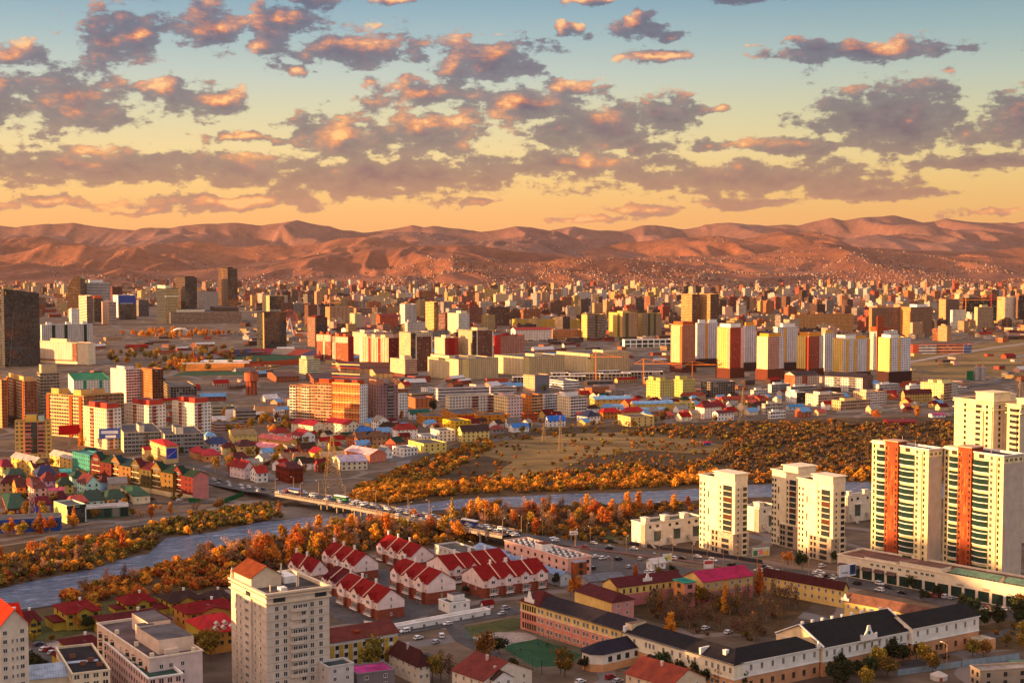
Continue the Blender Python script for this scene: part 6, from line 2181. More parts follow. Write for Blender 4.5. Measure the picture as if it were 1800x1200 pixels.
S = lambda face, f0, f1, mat, col, *r: (face, f0, f1, mat, col) + r
ROWS = [  # many pairs put sunlight into the left wall colour, shade into the right
 (OT, oT, 'low dark podium block beside the dark glass tower', (2, 4, 44, 640, 612, 20), ('plain', DARK), ('f_glass', GLASSD), {}),
 ('shopping_mall', 'mall', 'cream shopping mall with red-brown framed front near the dark glass tower', (42, 156, 156, 641, 603, 62), ('plain', c(236, 214, 180)), ('plain', CREAM), {'strips': [S('L', .17, .86, 'f_band', c(170, 92, 58), 4, None, .4), S('L', .24, .78, 'f_small', c(236, 214, 190), 6, None, .8), S('L', .87, 1, 'f_glass', GLASSD, 0, None, .7)], 'pents': [(.2, .8, .35, .6, 5)], 'mark': 'cream mall'}),
 (AB, aB, 'long grey-white slab block with green stripes behind the cream mall', (72, 74, 164, 626, 571, 28), ('f_small', WHITE), ('f_win', c(206, 200, 196)), {'bay': 3.0, 'strips': [S('R', .2, .26, 'plain', DGRN), S('R', .44, .5, 'plain', DGRN), S('R', .82, .88, 'plain', DGRN)], 'pents': [(.1, .2, .2, .8, 4), (.48, .58, .2, .8, 4), (.8, .9, .2, .8, 4)]}),
 (OT, oT, 'broad grey banded office block right of the sail-shaped tower', (147, 150, 195, 562, 497, 24), ('f_band', WHITE), ('f_band', c(190, 184, 184)), {'fl': 3.8, 'pents': [(.2, .7, .2, .8, 7)]}),
 (OT, oT, 'cream banded block with rusty side in front of the sail-shaped tower', (139, 153, 164, 572, 520, 33), ('f_band', CREAM), ('f_band', c(140, 110, 104)), {'fl': 3.6}),
 ('pagoda_building', 'building', 'dark green building topped by stacked orange pagoda roofs', (163, 166, 181, 566, 524, 30), ('f_glass', c(40, 60, 50)), ('f_glass', c(60, 50, 44)), {'roof': c(190, 80, 40), 'gable': ('x', 7, 4)}),
 (OT, oT, 'small pink-beige office tower with square windows by the park', (179, 192, 205, 571, 531, 33), ('f_win', c(226, 190, 166)), ('f_band', c(190, 160, 150)), {'fl': 3.6, 'pents': [(.2, .8, .2, .8, 4)]}),
 (OT, oT, 'white slab with bright blue frame near the pagoda roofs', (199, 208, 238, 558, 519, 30), ('f_small', WHITE), ('f_win', c(200, 205, 214)), {'strips': [S('R', 0, .12, 'plain', BLUE), S('R', .88, 1, 'plain', BLUE), S('R', .1, .9, 'plain', BLUE, 38)]}),
 (OT, oT, 'dark navy box office below the blue framed slab', (209, 212, 240, 562, 535, 25), ('f_glass', c(40, 46, 80)), ('f_glass', c(36, 40, 70)), {}),
 (OT, oT, 'maroon brick hotel block right of the grey banded office', (194, 198, 216, 552, 504, 30), ('f_win', c(120, 64, 54)), ('f_win', c(90, 56, 50)), {}),
 (OT, oT, 'low dark-sided office behind the navy box', (240, 244, 262, 556, 527, 30), ('f_band', GREY), ('f_band', c(110, 100, 98)), {}),
 (AB, aB, 'small white block beside the round white pavilion', (122, 126, 140, 580, 543, 30), ('f_win', WHITE), ('f_win', WHITE), {}),
 ('hotel', 'hotel', 'stone-coloured hotel with white crown and dark glass flank, left of the twin dark towers', (276, 293, 314, 568, 507, 30), ('f_glass', c(96, 92, 80)), ('f_wide', c(206, 176, 120)), {'fl': 3.6, 'strips': [S('R', -.1, 1, 'plain', c(226, 214, 180), 62, 66, 1.5)], 'pents': [(.0, .5, .1, .9, 7, c(230, 218, 180))], 'mark': 'white crowned hotel'}),
 (OT, oT, 'dark bronze glass tower, left and shorter of the two', (309, 326, 347, 566, 488, 30), ('f_glass', c(150, 100, 50)), ('f_glass', c(66, 52, 46)), {'fl': 3.8, 'pents': [(.1, .9, .1, .9, 3, DARK)], 'mark': 'bronze glass tower'}),  # gold left face is sunlight put into the colour
 (OT, oT, 'tallest dark bronze glass tower standing alone on the skyline', (384, 401, 418, 564, 472, 30), ('f_glass', c(170, 110, 50)), ('f_glass', c(50, 42, 42)), {'fl': 3.8, 'pents': [(.2, .8, .2, .8, 3, DARK)], 'strips': [S('L', .42, .58, 'f_glass', c(230, 160, 70), 0, None, .5)], 'mark': 'tallest bronze tower'}),  # gold left face and bright strip: sunlight put into the colour
 ('hotel', 'hotel', 'wide pale grey hotel slab between the two bronze towers', (347, 350, 384, 560, 513, 20), ('f_win', GREY), ('f_small', c(176, 166, 160)), {}),
 ('shopping_mall', 'mall', 'long low beige mall at the foot of the bronze towers', (290, 300, 425, 569, 549, 18), ('plain', CREAM), ('f_band', c(170, 140, 116)), {'pents': [(.1, .5, .2, .8, 5), (.65, .98, .2, .9, 9, c(90, 72, 64))], 'dep': 40}),
 (OT, oT, 'black-brown glass office with orange reflections beside the ferris wheel', (452, 465, 504, 614, 549, 30), ('f_glass', c(66, 50, 44)), ('f_glass', c(84, 54, 40)), {'strips': [S('L', 0, .15, 'plain', c(200, 150, 90), 0, None, .6)], 'mark': 'office by the wheel'}),  # orange reflection put into the right wall colour
 (OT, oT, 'brown stone and black glass office right of the ferris wheel', (541, 556, 576, 610, 558, 30), ('f_strip', c(150, 104, 80)), ('f_glass', c(50, 40, 40)), {'pents': [(.2, .8, .2, .8, 3, MAROON)]}),
 (OT, oT, 'pale office with a dark V-shaped glass front above the ferris wheel', (461, 474, 506, 560, 520, 30), ('f_strip', c(236, 206, 150)), ('f_strip', c(214, 190, 160)), {'strips': [S('R', 0, .8, 'f_glass', DARK, 24, None, .5)]}),
 (TW, aT, 'yellow unfinished concrete tower with open floors', (748, 763, 771, 590, 531, 33), ('f_wide', c(226, 190, 120)), ('f_frame', c(190, 130, 70)), {'mark': 'unfinished yellow tower'}),
 (TW, aT, 'stepped off-white tower standing above the beige long blocks', (787, 806, 825, 592, 551, 33), ('f_small', c(232, 216, 176)), ('f_win', c(220, 216, 206)), {'pents': [(.3, .9, .1, .5, 5)], 'mark': 'stepped off-white tower'}),
 (AB, aB, 'small pale lime tower near the ferris wheel park', (615, 624, 637, 585, 551, 33), ('f_strip', c(220, 206, 160)), ('f_win', c(190, 180, 150)), {}),
 (AB, aB, 'white block with red roof edge in the middle city', (703, 712, 732, 575, 535, 30), ('f_strip', WHITE), ('f_strip', c(214, 204, 196)), {'roof': c(170, 40, 30)}),
 (AB, aB, 'red brick terrace of steep gables by the old houses', (661, 668, 700, 580, 556, 28), ('f_win', c(190, 90, 60)), ('f_win', c(190, 90, 60)), {'roof': c(150, 50, 40), 'gable': ('x', 5)}),
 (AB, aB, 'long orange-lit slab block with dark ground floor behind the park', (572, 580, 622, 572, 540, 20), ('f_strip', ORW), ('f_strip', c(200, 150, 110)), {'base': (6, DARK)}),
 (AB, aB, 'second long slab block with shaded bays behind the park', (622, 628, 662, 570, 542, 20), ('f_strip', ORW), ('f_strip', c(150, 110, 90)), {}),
 (AB, aB, 'white block with long maroon dormered roof behind the red complex', (600, 610, 687, 592, 580, 20), ('f_win', WHITE), ('f_win', WHITE), {'roof': MAROON, 'gable': ('x', 4)}),
 (AB, aB, 'white gabled block with maroon roof left of the framed tower', (705, 712, 752, 592, 580, 20), ('f_win', WHITE), ('f_win', WHITE), {'roof': MAROON, 'gable': ('x', 4)}),
 # red and white complex; sunlit orange is put into the left wall colours
 (AB, aB, 'red and cream block at the near end of the red complex, left side', (557, 583, 587, 632, 588, 58), ('f_wide', c(196, 92, 56)), ('f_win', c(170, 60, 50)), {'strips': [S('L', 0, 1, 'f_win', c(232, 200, 170), 28), S('L', .45, .55, 'plain', c(236, 210, 180))], 'pents': [(.1, .9, .2, .35, 4), (.1, .9, .65, .8, 4)]}),
 (AB, aB, 'second red and cream block of the red complex with dark red end', (585, 612, 622, 638, 592, 50), ('f_wide', c(206, 100, 62)), ('plain', c(140, 40, 40)), {'strips': [S('L', 0, 1, 'f_win', c(236, 206, 176), 30), S('L', .8, 1, 'f_strip', c(236, 206, 176))], 'pents': [(.1, .9, .2, .35, 4), (.1, .9, .65, .8, 4)]}),
 (AB, aB, 'cream-striped block with deep red end wall nearest in the red complex', (633, 683, 701, 648, 594, 50), ('f_strip', c(236, 200, 160)), ('f_win', c(132, 34, 36)), {'strips': [S('L', .28, .36, 'f_win', c(150, 50, 44)), S('L', .62, .70, 'f_win', c(150, 50, 44)), S('L', .9, 1, 'plain', c(240, 214, 180))], 'pents': [(.1, .9, .15, .3, 4), (.1, .9, .5, .62, 4), (.1, .9, .8, .95, 4)], 'mark': 'red and cream complex'}),
 (AB, aB, 'rear wing of the red complex behind the cream-striped block', (620, 640, 690, 628, 585, 33), ('f_win', c(232, 200, 170)), ('f_win', c(210, 170, 150)), {'pents': [(.1, .25, .2, .6, 4), (.6, .75, .2, .6, 4)]}),
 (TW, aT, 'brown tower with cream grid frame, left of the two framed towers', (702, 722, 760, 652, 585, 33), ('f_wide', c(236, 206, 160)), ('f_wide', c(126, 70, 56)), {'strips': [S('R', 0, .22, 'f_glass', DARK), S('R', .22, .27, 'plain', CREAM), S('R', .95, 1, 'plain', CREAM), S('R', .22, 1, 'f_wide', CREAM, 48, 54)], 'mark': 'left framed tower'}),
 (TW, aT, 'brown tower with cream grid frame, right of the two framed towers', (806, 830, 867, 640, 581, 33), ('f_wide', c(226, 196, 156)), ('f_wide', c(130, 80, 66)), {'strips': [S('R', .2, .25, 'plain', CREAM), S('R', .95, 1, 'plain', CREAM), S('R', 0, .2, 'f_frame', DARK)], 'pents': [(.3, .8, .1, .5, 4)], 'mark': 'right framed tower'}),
 (AB, aB, 'red brick block between the two framed towers', (764, 782, 806, 640, 594, 33), ('f_win', c(236, 206, 170)), ('f_win', c(176, 60, 50)), {'strips': [S('R', .3, .7, 'plain', c(150, 30, 30))], 'pents': [(.2, .6, .2, .6, 4)]}),
 (AB, aB, 'red-ended pale block right of the right framed tower', (868, 880, 922, 628, 590, 30), ('plain', c(170, 40, 40)), ('f_win', c(190, 130, 110)), {'pents': [(.2, .4, .2, .6, 4)]}),
 (AB, aB, 'small beige flats with brown base in front of the left framed tower', (686, 712, 733, 668, 632, 33), ('f_win', c(226, 200, 160)), ('f_win', c(190, 150, 130)), {'pents': [(.2, .8, .2, .5, 4)], 'base': (8, c(110, 70, 60))}),
 (AB, aB, 'long yellow barracks-like block, leftmost of three', (752, 806, 876, 668, 632, 38), ('f_small', c(226, 204, 160)), ('f_small', c(206, 178, 134)), {'strips': [S('R', .1, .25, 'plain', c(232, 200, 130), 0, None, .5)], 'pents': [(.0, .15, .3, .9, 4), (.4, .6, .2, .5, 3)], 'mark': 'yellow barracks blocks'}),
 (AB, aB, 'long yellow barracks-like block, middle of three', (869, 920, 992, 660, 628, 38), ('f_small', c(226, 204, 160)), ('f_small', c(206, 178, 134)), {'strips': [S('R', .02, .14, 'plain', c(232, 200, 130), 0, None, .5)], 'pents': [(.4, .6, .2, .5, 3)]}),
 (AB, aB, 'long yellow barracks-like block, rightmost of three behind the crane', (978, 1036, 1106, 655, 622, 38), ('f_small', c(226, 204, 160)), ('f_small', c(210, 182, 138)), {'strips': [S('R', .0, .1, 'plain', c(232, 200, 130), 0, None, .5)], 'pents': [(.5, .9, .2, .5, 3)]}),
 (AB, aB, 'pale green three-storey building near the brown barracks roofs', (526, 540, 563, 658, 632, 30), ('f_band', c(214, 208, 160)), ('f_band', c(206, 206, 170)), {'pents': [(.1, .7, .3, .9, 4)]}),
 # orange brick block
 (AB, aB, 'left wing of the orange brick slab with white balconies', (510, 553, 553, 742, 679, 62), ('f_balc', c(226, 150, 96)), ('f_small', ORW), {'fl': 2.9, 'strips': [S('L', .75, 1, 'f_balc', c(236, 220, 196)), S('L', .2, .5, 'f_balc', c(236, 200, 160))], 'mark': 'orange brick slab'}),
 (AB, aB, 'middle section of the orange brick slab with red roof huts', (554, 583, 583, 745, 674, 62), ('f_balc', c(222, 130, 66)), ('f_small', ORW), {'fl': 2.9, 'pents': [(.1, .9, .2, .8, 4, c(190, 80, 44))]}),
 (AB, aB, 'right section of the orange brick slab with cream banding', (585, 632, 632, 748, 676, 62), ('f_win', c(226, 138, 70)), ('f_small', WHITE), {'fl': 2.9, 'strips': [S('L', -.02, 1.02, 'plain', c(236, 196, 130), 12 + 9 * k, 13 + 9 * k, .2) for k in range(6)] + [S('L', -.02, 1.02, 'plain', c(170, 60, 40), 9 + 9 * k, 9.8 + 9 * k, .2) for k in range(6)], 'pents': [(.1, .9, .6, .95, 4, c(190, 80, 44)), (.1, .9, .1, .3, 4, c(190, 80, 44))]}),
 (AB, aB, 'mauve-brown tower with dark glass strip beside the orange brick slab', (637, 668, 700, 746, 678, 33), ('f_strip', c(170, 128, 124)), ('f_small', c(150, 116, 120)), {'strips': [S('R', .42, .72, 'f_balc', c(96, 84, 92))], 'roof': DARK, 'pents': [(.1, .5, .3, .7, 5, c(196, 130, 104))], 'mark': 'mauve-brown tower'}),
 (AB, aB, 'narrow white flats right behind the mauve-brown tower', (698, 702, 716, 733, 692, 30), ('f_small', WHITE), ('f_win', WHITE), {}),
 (AB, aB, 'grey-cream five-storey block with red balcony stacks', (783, 790, 870, 734, 697, 25), ('f_win', CREAM), ('f_win', c(214, 202, 190)), {'strips': [S('R', .5, .62, 'f_balc', c(160, 90, 76)), S('R', .85, 1, 'f_balc', c(160, 90, 76))], 'mark': 'grey-cream block with red balconies'}),
 (AB, aB, 'cream and pink five-storey end block right of the red balconies', (868, 893, 918, 738, 698, 33), ('f_win', c(240, 214, 160)), ('f_win', c(226, 196, 190)), {'pents': [(.2, .9, .5, .9, 3, PINKW)]}),
 (AB, aB, 'long lilac-white slab behind the red balconied block', (766, 770, 860, 704, 683, 20), ('f_win', LILAC), ('f_band', c(206, 192, 190)), {}),
 (AB, aB, 'lilac-white slab continuing behind the cream and pink block', (858, 864, 908, 700, 681, 20), ('f_win', LILAC), ('f_band', c(214, 198, 190)), {}),
 (AB, aB, 'orange and white flats with balconies next to the pink block', (916, 935, 954, 732, 695, 33), ('f_win', c(206, 126, 56)), ('f_balc', c(220, 150, 84)), {}),
 (AB, aB, 'white flats with balconies right of the orange flats', (953, 958, 980, 728, 694, 33), ('f_win', WHITE), ('f_balc', c(214, 214, 220)), {}),
 (AB, aB, 'cream-sided white flats nearest the shrub field', (979, 1003, 1031, 734, 698, 33), ('f_small', c(232, 214, 180)), ('f_balc', c(226, 222, 220)), {'pents': [(.1, .9, .5, .95, 4, WHITE)], 'mark': 'cream-sided white flats'}),
 (AB, aB, 'slate-sided flats with orange balconies by the construction rows', (920, 940, 966, 690, 660, 40), ('f_win', c(226, 180, 140)), ('plain', c(120, 120, 134)), {}),
 (AB, aB, 'white low office with dark windows behind the cream-sided flats', (965, 990, 1018, 684, 670, 30), ('f_band', WHITE), ('f_band', WHITE), {}),
 (AB, aB, 'yellow-green pair of blocks, left half, by the blue long roofs', (1136, 1160, 1185, 705, 670, 33), ('f_small', c(206, 186, 104)), ('f_small', c(196, 180, 110)), {'pents': [(.1, .9, .6, .95, 4), (.2, .6, .2, .5, 3)], 'mark': 'yellow-green blocks'}),
 (AB, aB, 'yellow-green pair of blocks, right half, by the blue long roofs', (1184, 1200, 1222, 698, 668, 33), ('f_small', c(206, 186, 104)), ('f_small', c(196, 180, 110)), {'pents': [(.1, .7, .5, .95, 4)]}),
 ('building_site', 'building site', 'grey unfinished concrete frame beside the yellow-green blocks', (1232, 1250, 1292, 698, 672, 28), ('f_frame', c(160, 150, 144)), ('f_frame', c(150, 140, 136)), {}),
 ('building_site', 'building site', 'grey frame of a four-storey building beside the brown half tower', (286, 300, 346, 704, 680, 20), ('f_frame', c(190, 160, 110)), ('f_frame', c(150, 142, 140)), {}),
 # left cluster
 (TW, aT, 'pink-white tower with black balconies above the striped towers', (195, 222, 250, 708, 650, 40), ('f_small', c(236, 214, 206)), ('f_balc', c(222, 206, 208)), {'pents': [(.2, .8, .3, .8, 3)], 'mark': 'pink-white tower'}),
 (TW, aT, 'half-built brown brick tower joined to the pink-white tower', (249, 268, 288, 710, 649, 38), ('f_win', c(196, 120, 70)), ('f_frame', c(150, 80, 44)), {}),
 (AB, aB, 'white block with green roof edging behind the striped towers', (120, 130, 194, 695, 668, 20), ('f_win', WHITE), ('f_small', c(220, 216, 204)), {'roof': c(50, 130, 96), 'cop': c(60, 140, 110), 'strips': [S('R', .26, .34, 'plain', c(40, 140, 110)), S('R', .7, .78, 'plain', c(40, 140, 110))]}),
 (TW, aT, 'brown and cream striped tower at the left edge of the cluster', (-20, 4, 14, 752, 668, 33), ('f_win', c(216, 160, 100)), ('f_win', c(160, 96, 60)), {'pents': [(.1, .9, .3, .9, 4)]}),
 (TW, aT, 'brown and cream striped tower second from the left edge', (12, 44, 66, 752, 670, 33), ('f_balc', c(226, 176, 110)), ('f_win', c(150, 90, 60)), {'strips': [S('L', .02, .12, 'plain', c(156, 84, 48)), S('L', .45, .55, 'plain', c(156, 84, 48)), S('L', .88, .98, 'plain', c(156, 84, 48))], 'pents': [(.1, .9, .1, .4, 4), (.1, .9, .6, .9, 4)], 'base': (7, c(100, 84, 76))}),
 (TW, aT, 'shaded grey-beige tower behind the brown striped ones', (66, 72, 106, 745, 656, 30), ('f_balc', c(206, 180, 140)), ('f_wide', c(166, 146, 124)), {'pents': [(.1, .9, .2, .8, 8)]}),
 (TW, aT, 'large brown and gold striped tower block, front of the left cluster', (83, 148, 148, 770, 696, 58), ('f_balc', c(230, 180, 100)), ('f_win', c(170, 110, 70)), {'strips': [S('L', .04, .12, 'plain', c(150, 78, 42)), S('L', .3, .38, 'plain', c(150, 78, 42)), S('L', .92, 1, 'plain', c(150, 78, 42))], 'pents': [(.1, .9, .1, .3, 5), (.1, .9, .7, .9, 5)], 'mark': 'brown and gold striped block'}),  # gold of the sunlit face is put into the wall colour
 (TW, aT, 'shaded right half of the big striped tower block', (150, 153, 219, 768, 694, 25), ('f_balc', c(206, 160, 100)), ('f_wide', c(160, 126, 92)), {'strips': [S('R', 0, .08, 'plain', c(130, 70, 44)), S('R', .5, .58, 'plain', c(130, 80, 54))], 'pents': [(.2, .5, .2, .8, 5)]}),  # shade put into this half: duller walls and strips
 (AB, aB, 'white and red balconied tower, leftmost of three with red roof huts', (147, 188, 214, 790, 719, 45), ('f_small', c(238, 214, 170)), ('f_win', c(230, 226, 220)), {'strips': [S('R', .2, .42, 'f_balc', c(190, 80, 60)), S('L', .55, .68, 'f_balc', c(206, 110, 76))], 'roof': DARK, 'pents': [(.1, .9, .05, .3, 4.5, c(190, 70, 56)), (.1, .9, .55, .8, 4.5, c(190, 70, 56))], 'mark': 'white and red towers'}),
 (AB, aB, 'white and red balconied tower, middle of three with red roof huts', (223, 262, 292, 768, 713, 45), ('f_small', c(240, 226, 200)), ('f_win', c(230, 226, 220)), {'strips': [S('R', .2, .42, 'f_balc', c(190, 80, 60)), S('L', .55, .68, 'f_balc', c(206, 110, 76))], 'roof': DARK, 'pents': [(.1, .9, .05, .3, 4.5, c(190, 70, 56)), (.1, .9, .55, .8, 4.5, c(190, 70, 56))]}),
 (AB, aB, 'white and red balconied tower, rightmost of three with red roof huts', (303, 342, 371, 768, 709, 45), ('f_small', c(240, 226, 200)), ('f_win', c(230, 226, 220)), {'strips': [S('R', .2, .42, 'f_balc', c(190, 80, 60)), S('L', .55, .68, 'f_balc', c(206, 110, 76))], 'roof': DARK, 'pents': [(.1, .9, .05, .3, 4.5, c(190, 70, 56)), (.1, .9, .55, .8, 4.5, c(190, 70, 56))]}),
 (AB, aB, 'mustard tower with red balcony bands at the left edge', (24, 27, 90, 806, 741, 14), ('f_small', c(216, 170, 84)), ('f_win', c(214, 176, 100)), {'fl': 3.1, 'strips': [S('R', .28, .44, 'f_balc', c(190, 70, 60), 4, None, .9), S('R', .64, .80, 'f_balc', c(190, 70, 60), 4, None, .9), S('R', .46, .62, 'f_glass', c(80, 96, 84), 4, None, .4)], 'pents': [(.3, .6, .2, .8, 5, c(230, 190, 90)), (.65, .8, .2, .8, 4, c(170, 200, 190))], 'mark': 'mustard tower'}),
 (AB, aB, 'grey panel office block with pale end wall, left one under the white towers', (205, 218, 285, 796, 761, 20), ('plain', c(226, 204, 160)), ('f_wide', c(150, 150, 148)), {'fl': 3.2, 'pents': [(.42, .56, .1, .5, 5, CREAM)], 'strips': [S('R', .58, .62, 'f_glass', DARK)]}),
 (AB, aB, 'grey panel office block partly behind the mural building', (276, 290, 358, 800, 764, 20), ('plain', c(206, 190, 160)), ('f_wide', c(144, 144, 144)), {'fl': 3.2, 'pents': [(.3, .5, .1, .5, 5, CREAM)]}),
 (AB, aB, 'turquoise four-storey building at the end of the painted terrace', (128, 158, 185, 838, 800, 42), ('f_small', c(70, 150, 138)), ('f_win', c(60, 140, 128)), {'roof': c(110, 160, 160)}),
 (AB, aB, 'low olive office behind the white and red towers', (370, 374, 412, 732, 715, 20), ('f_band', c(190, 180, 140)), ('f_band', c(170, 164, 136)), {}),
 ('sports_hall', 'hall', 'long low grey hall beside the white sign wall', (410, 414, 450, 746, 722, 18), ('plain', GREY), ('f_band', c(150, 140, 134)), {}),
 ('sign_wall', 'sign', 'white freestanding gable wall with faded lettering among orange trees', (392, 396, 411, 741, 721, 10), ('plain', WHITE), ('plain', WHITE), {'dep': 5}),
 # white clusters right: left walls coloured as sunlit yellow, right ones as lilac shade
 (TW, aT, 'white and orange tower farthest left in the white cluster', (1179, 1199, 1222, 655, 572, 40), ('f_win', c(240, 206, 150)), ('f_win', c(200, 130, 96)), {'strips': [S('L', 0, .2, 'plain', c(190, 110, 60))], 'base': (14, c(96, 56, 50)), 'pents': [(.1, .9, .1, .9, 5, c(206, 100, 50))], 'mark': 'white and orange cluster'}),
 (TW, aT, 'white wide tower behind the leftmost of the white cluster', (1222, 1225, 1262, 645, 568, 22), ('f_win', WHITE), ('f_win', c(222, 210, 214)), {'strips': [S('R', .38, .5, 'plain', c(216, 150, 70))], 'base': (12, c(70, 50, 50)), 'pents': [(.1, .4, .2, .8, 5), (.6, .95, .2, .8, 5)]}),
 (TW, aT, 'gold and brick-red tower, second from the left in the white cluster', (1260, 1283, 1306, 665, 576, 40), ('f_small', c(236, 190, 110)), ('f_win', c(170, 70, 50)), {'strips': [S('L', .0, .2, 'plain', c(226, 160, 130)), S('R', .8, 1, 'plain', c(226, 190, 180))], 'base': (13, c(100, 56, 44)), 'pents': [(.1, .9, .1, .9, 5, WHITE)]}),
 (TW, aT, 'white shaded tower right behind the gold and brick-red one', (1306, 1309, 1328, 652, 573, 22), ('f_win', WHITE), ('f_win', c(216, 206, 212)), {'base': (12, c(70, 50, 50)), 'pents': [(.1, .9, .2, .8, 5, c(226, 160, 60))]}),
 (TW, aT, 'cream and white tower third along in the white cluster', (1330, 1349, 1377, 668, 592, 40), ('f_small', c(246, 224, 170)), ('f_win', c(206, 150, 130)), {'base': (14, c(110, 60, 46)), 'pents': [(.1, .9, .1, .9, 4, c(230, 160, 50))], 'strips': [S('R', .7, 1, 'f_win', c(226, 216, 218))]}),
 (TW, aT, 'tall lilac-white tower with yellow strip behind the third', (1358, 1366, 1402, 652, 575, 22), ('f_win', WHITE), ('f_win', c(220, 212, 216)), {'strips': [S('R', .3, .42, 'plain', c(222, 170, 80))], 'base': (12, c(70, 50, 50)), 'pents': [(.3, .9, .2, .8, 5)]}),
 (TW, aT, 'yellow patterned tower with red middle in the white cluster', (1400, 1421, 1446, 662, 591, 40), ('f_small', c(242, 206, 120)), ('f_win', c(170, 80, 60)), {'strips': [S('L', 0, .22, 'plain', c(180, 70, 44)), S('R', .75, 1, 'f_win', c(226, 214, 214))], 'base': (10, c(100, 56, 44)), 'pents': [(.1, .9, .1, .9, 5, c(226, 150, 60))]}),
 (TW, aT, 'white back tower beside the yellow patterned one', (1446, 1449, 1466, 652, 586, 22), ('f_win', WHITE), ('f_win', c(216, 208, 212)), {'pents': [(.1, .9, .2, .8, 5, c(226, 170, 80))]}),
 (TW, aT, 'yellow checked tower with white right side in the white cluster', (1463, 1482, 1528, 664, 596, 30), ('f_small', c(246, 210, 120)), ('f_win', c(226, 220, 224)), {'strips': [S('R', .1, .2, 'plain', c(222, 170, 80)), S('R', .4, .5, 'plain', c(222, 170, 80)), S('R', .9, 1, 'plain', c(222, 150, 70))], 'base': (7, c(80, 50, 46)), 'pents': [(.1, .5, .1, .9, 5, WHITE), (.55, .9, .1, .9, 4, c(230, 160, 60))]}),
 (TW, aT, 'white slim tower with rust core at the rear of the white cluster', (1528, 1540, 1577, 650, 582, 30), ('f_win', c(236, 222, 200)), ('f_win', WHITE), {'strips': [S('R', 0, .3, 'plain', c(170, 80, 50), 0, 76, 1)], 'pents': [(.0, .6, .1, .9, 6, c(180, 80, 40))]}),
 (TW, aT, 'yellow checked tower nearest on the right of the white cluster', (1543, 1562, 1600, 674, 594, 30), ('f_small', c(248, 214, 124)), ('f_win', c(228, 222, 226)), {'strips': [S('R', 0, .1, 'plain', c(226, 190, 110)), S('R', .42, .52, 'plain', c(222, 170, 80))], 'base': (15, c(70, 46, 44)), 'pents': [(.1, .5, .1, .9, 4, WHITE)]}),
 (TW, aT, 'brown twin tower, left one, behind the white cluster', (1197, 1216, 1229, 600, 517, 33), ('f_wide', c(206, 156, 100)), ('f_wide', c(120, 84, 60)), {'mark': 'brown twin towers'}),
 (TW, aT, 'brown twin tower, right one, behind the white cluster', (1229, 1248, 1263, 600, 517, 33), ('f_wide', c(206, 156, 100)), ('f_wide', c(116, 84, 64)), {}),
 (TW, aT, 'brown balconied block with olive stripes, leftmost of three', (1022, 1032, 1064, 598, 553, 28), ('f_small', c(216, 186, 110)), ('f_balc', c(150, 110, 84)), {'strips': [S('R', .45, .55, 'plain', c(90, 80, 56))], 'base': (5, c(80, 80, 60))}),
 (TW, aT, 'olive and cream stepped block, middle of three', (1070, 1094, 1120, 597, 550, 33), ('f_small', c(226, 190, 110)), ('f_small', c(190, 150, 116)), {'strips': [S('L', .2, .35, 'plain', c(110, 100, 60)), S('R', .2, .4, 'plain', c(90, 90, 60))], 'pents': [(.2, .7, .2, .6, 3)], 'base': (5, c(80, 80, 60)), 'mark': 'olive and cream blocks'}),
 (TW, aT, 'olive and cream stepped block, rightmost of three', (1121, 1128, 1163, 595, 551, 28), ('f_small', c(200, 170, 100)), ('f_small', c(170, 140, 110)), {'strips': [S('R', .3, .42, 'plain', c(84, 88, 60)), S('R', .6, .7, 'plain', c(84, 88, 60))]}),
 ('pavilion', 'pavilion', 'long white pavilion with green glass front by the white cluster', (1094, 1098, 1180, 611, 597, 12), ('plain', WHITE), ('f_shop', c(226, 226, 230)), {'bay': 11, 'fl': 8}),
 (AB, aB, 'low yellow terraced block in front of the far towers', (900, 908, 982, 577, 562, 14), ('f_win', c(206, 170, 70)), ('f_win', c(196, 160, 70)), {}),
 (AB, aB, 'low yellow block with flat blue-grey top right of the yellow terrace', (983, 990, 1020, 577, 562, 14), ('f_win', c(206, 170, 70)), ('f_win', c(190, 150, 66)), {}),
 (AB, aB, 'white gabled terrace with red trim behind the yellow barracks', (898, 906, 970, 599, 580, 14), ('f_win', WHITE), ('f_win', c(230, 216, 206)), {'roof': c(160, 40, 36), 'gable': ('x', 4)}),
 (AB, aB, 'orange low flats right of the white gabled terrace', (970, 976, 1022, 597, 580, 14), ('f_win', ORW), ('f_win', c(196, 130, 80)), {}),
 ('school_building', 'school', 'low orange and white school with blue corner right of the white cluster', (1598, 1604, 1708, 622, 606, 10), ('plain', c(190, 80, 60)), ('f_band', c(226, 150, 116)), {'fl': 5, 'strips': [S('R', .86, 1, 'f_band', c(110, 130, 190), 0, None, .5), S('R', .0, .1, 'plain', c(200, 90, 60)), S('R', .1, .4, 'f_band', c(214, 208, 210), 0, None, .5)], 'dep': 25}),
 (AB, aB, 'white-grid tower block standing alone on the right', (1670, 1674, 1698, 578, 545, 20), ('f_win', WHITE), ('f_win', c(236, 226, 200)), {'mark': 'white-grid block'}),
 (AB, aB, 'small tan block with setbacks below the far row on the right', (1599, 1604, 1622, 595, 567, 24), ('f_win', TANW), ('f_win', c(190, 150, 110)), {}),
 (TW, aT, 'tan long tower with orange lit end, right of the white cluster back', (1579, 1600, 1638, 592, 540, 30), ('f_win', c(216, 150, 90)), ('f_win', c(150, 110, 86)), {'pents': [(.4, .9, .2, .8, 5, WHITE)]}),
 (TW, aT, 'grey-brown broad tower behind the white cluster right end', (1527, 1532, 1582, 592, 541, 22), ('f_win', c(190, 140, 90)), ('f_win', c(140, 106, 84)), {'pents': [(.2, .5, .2, .8, 4)]}),
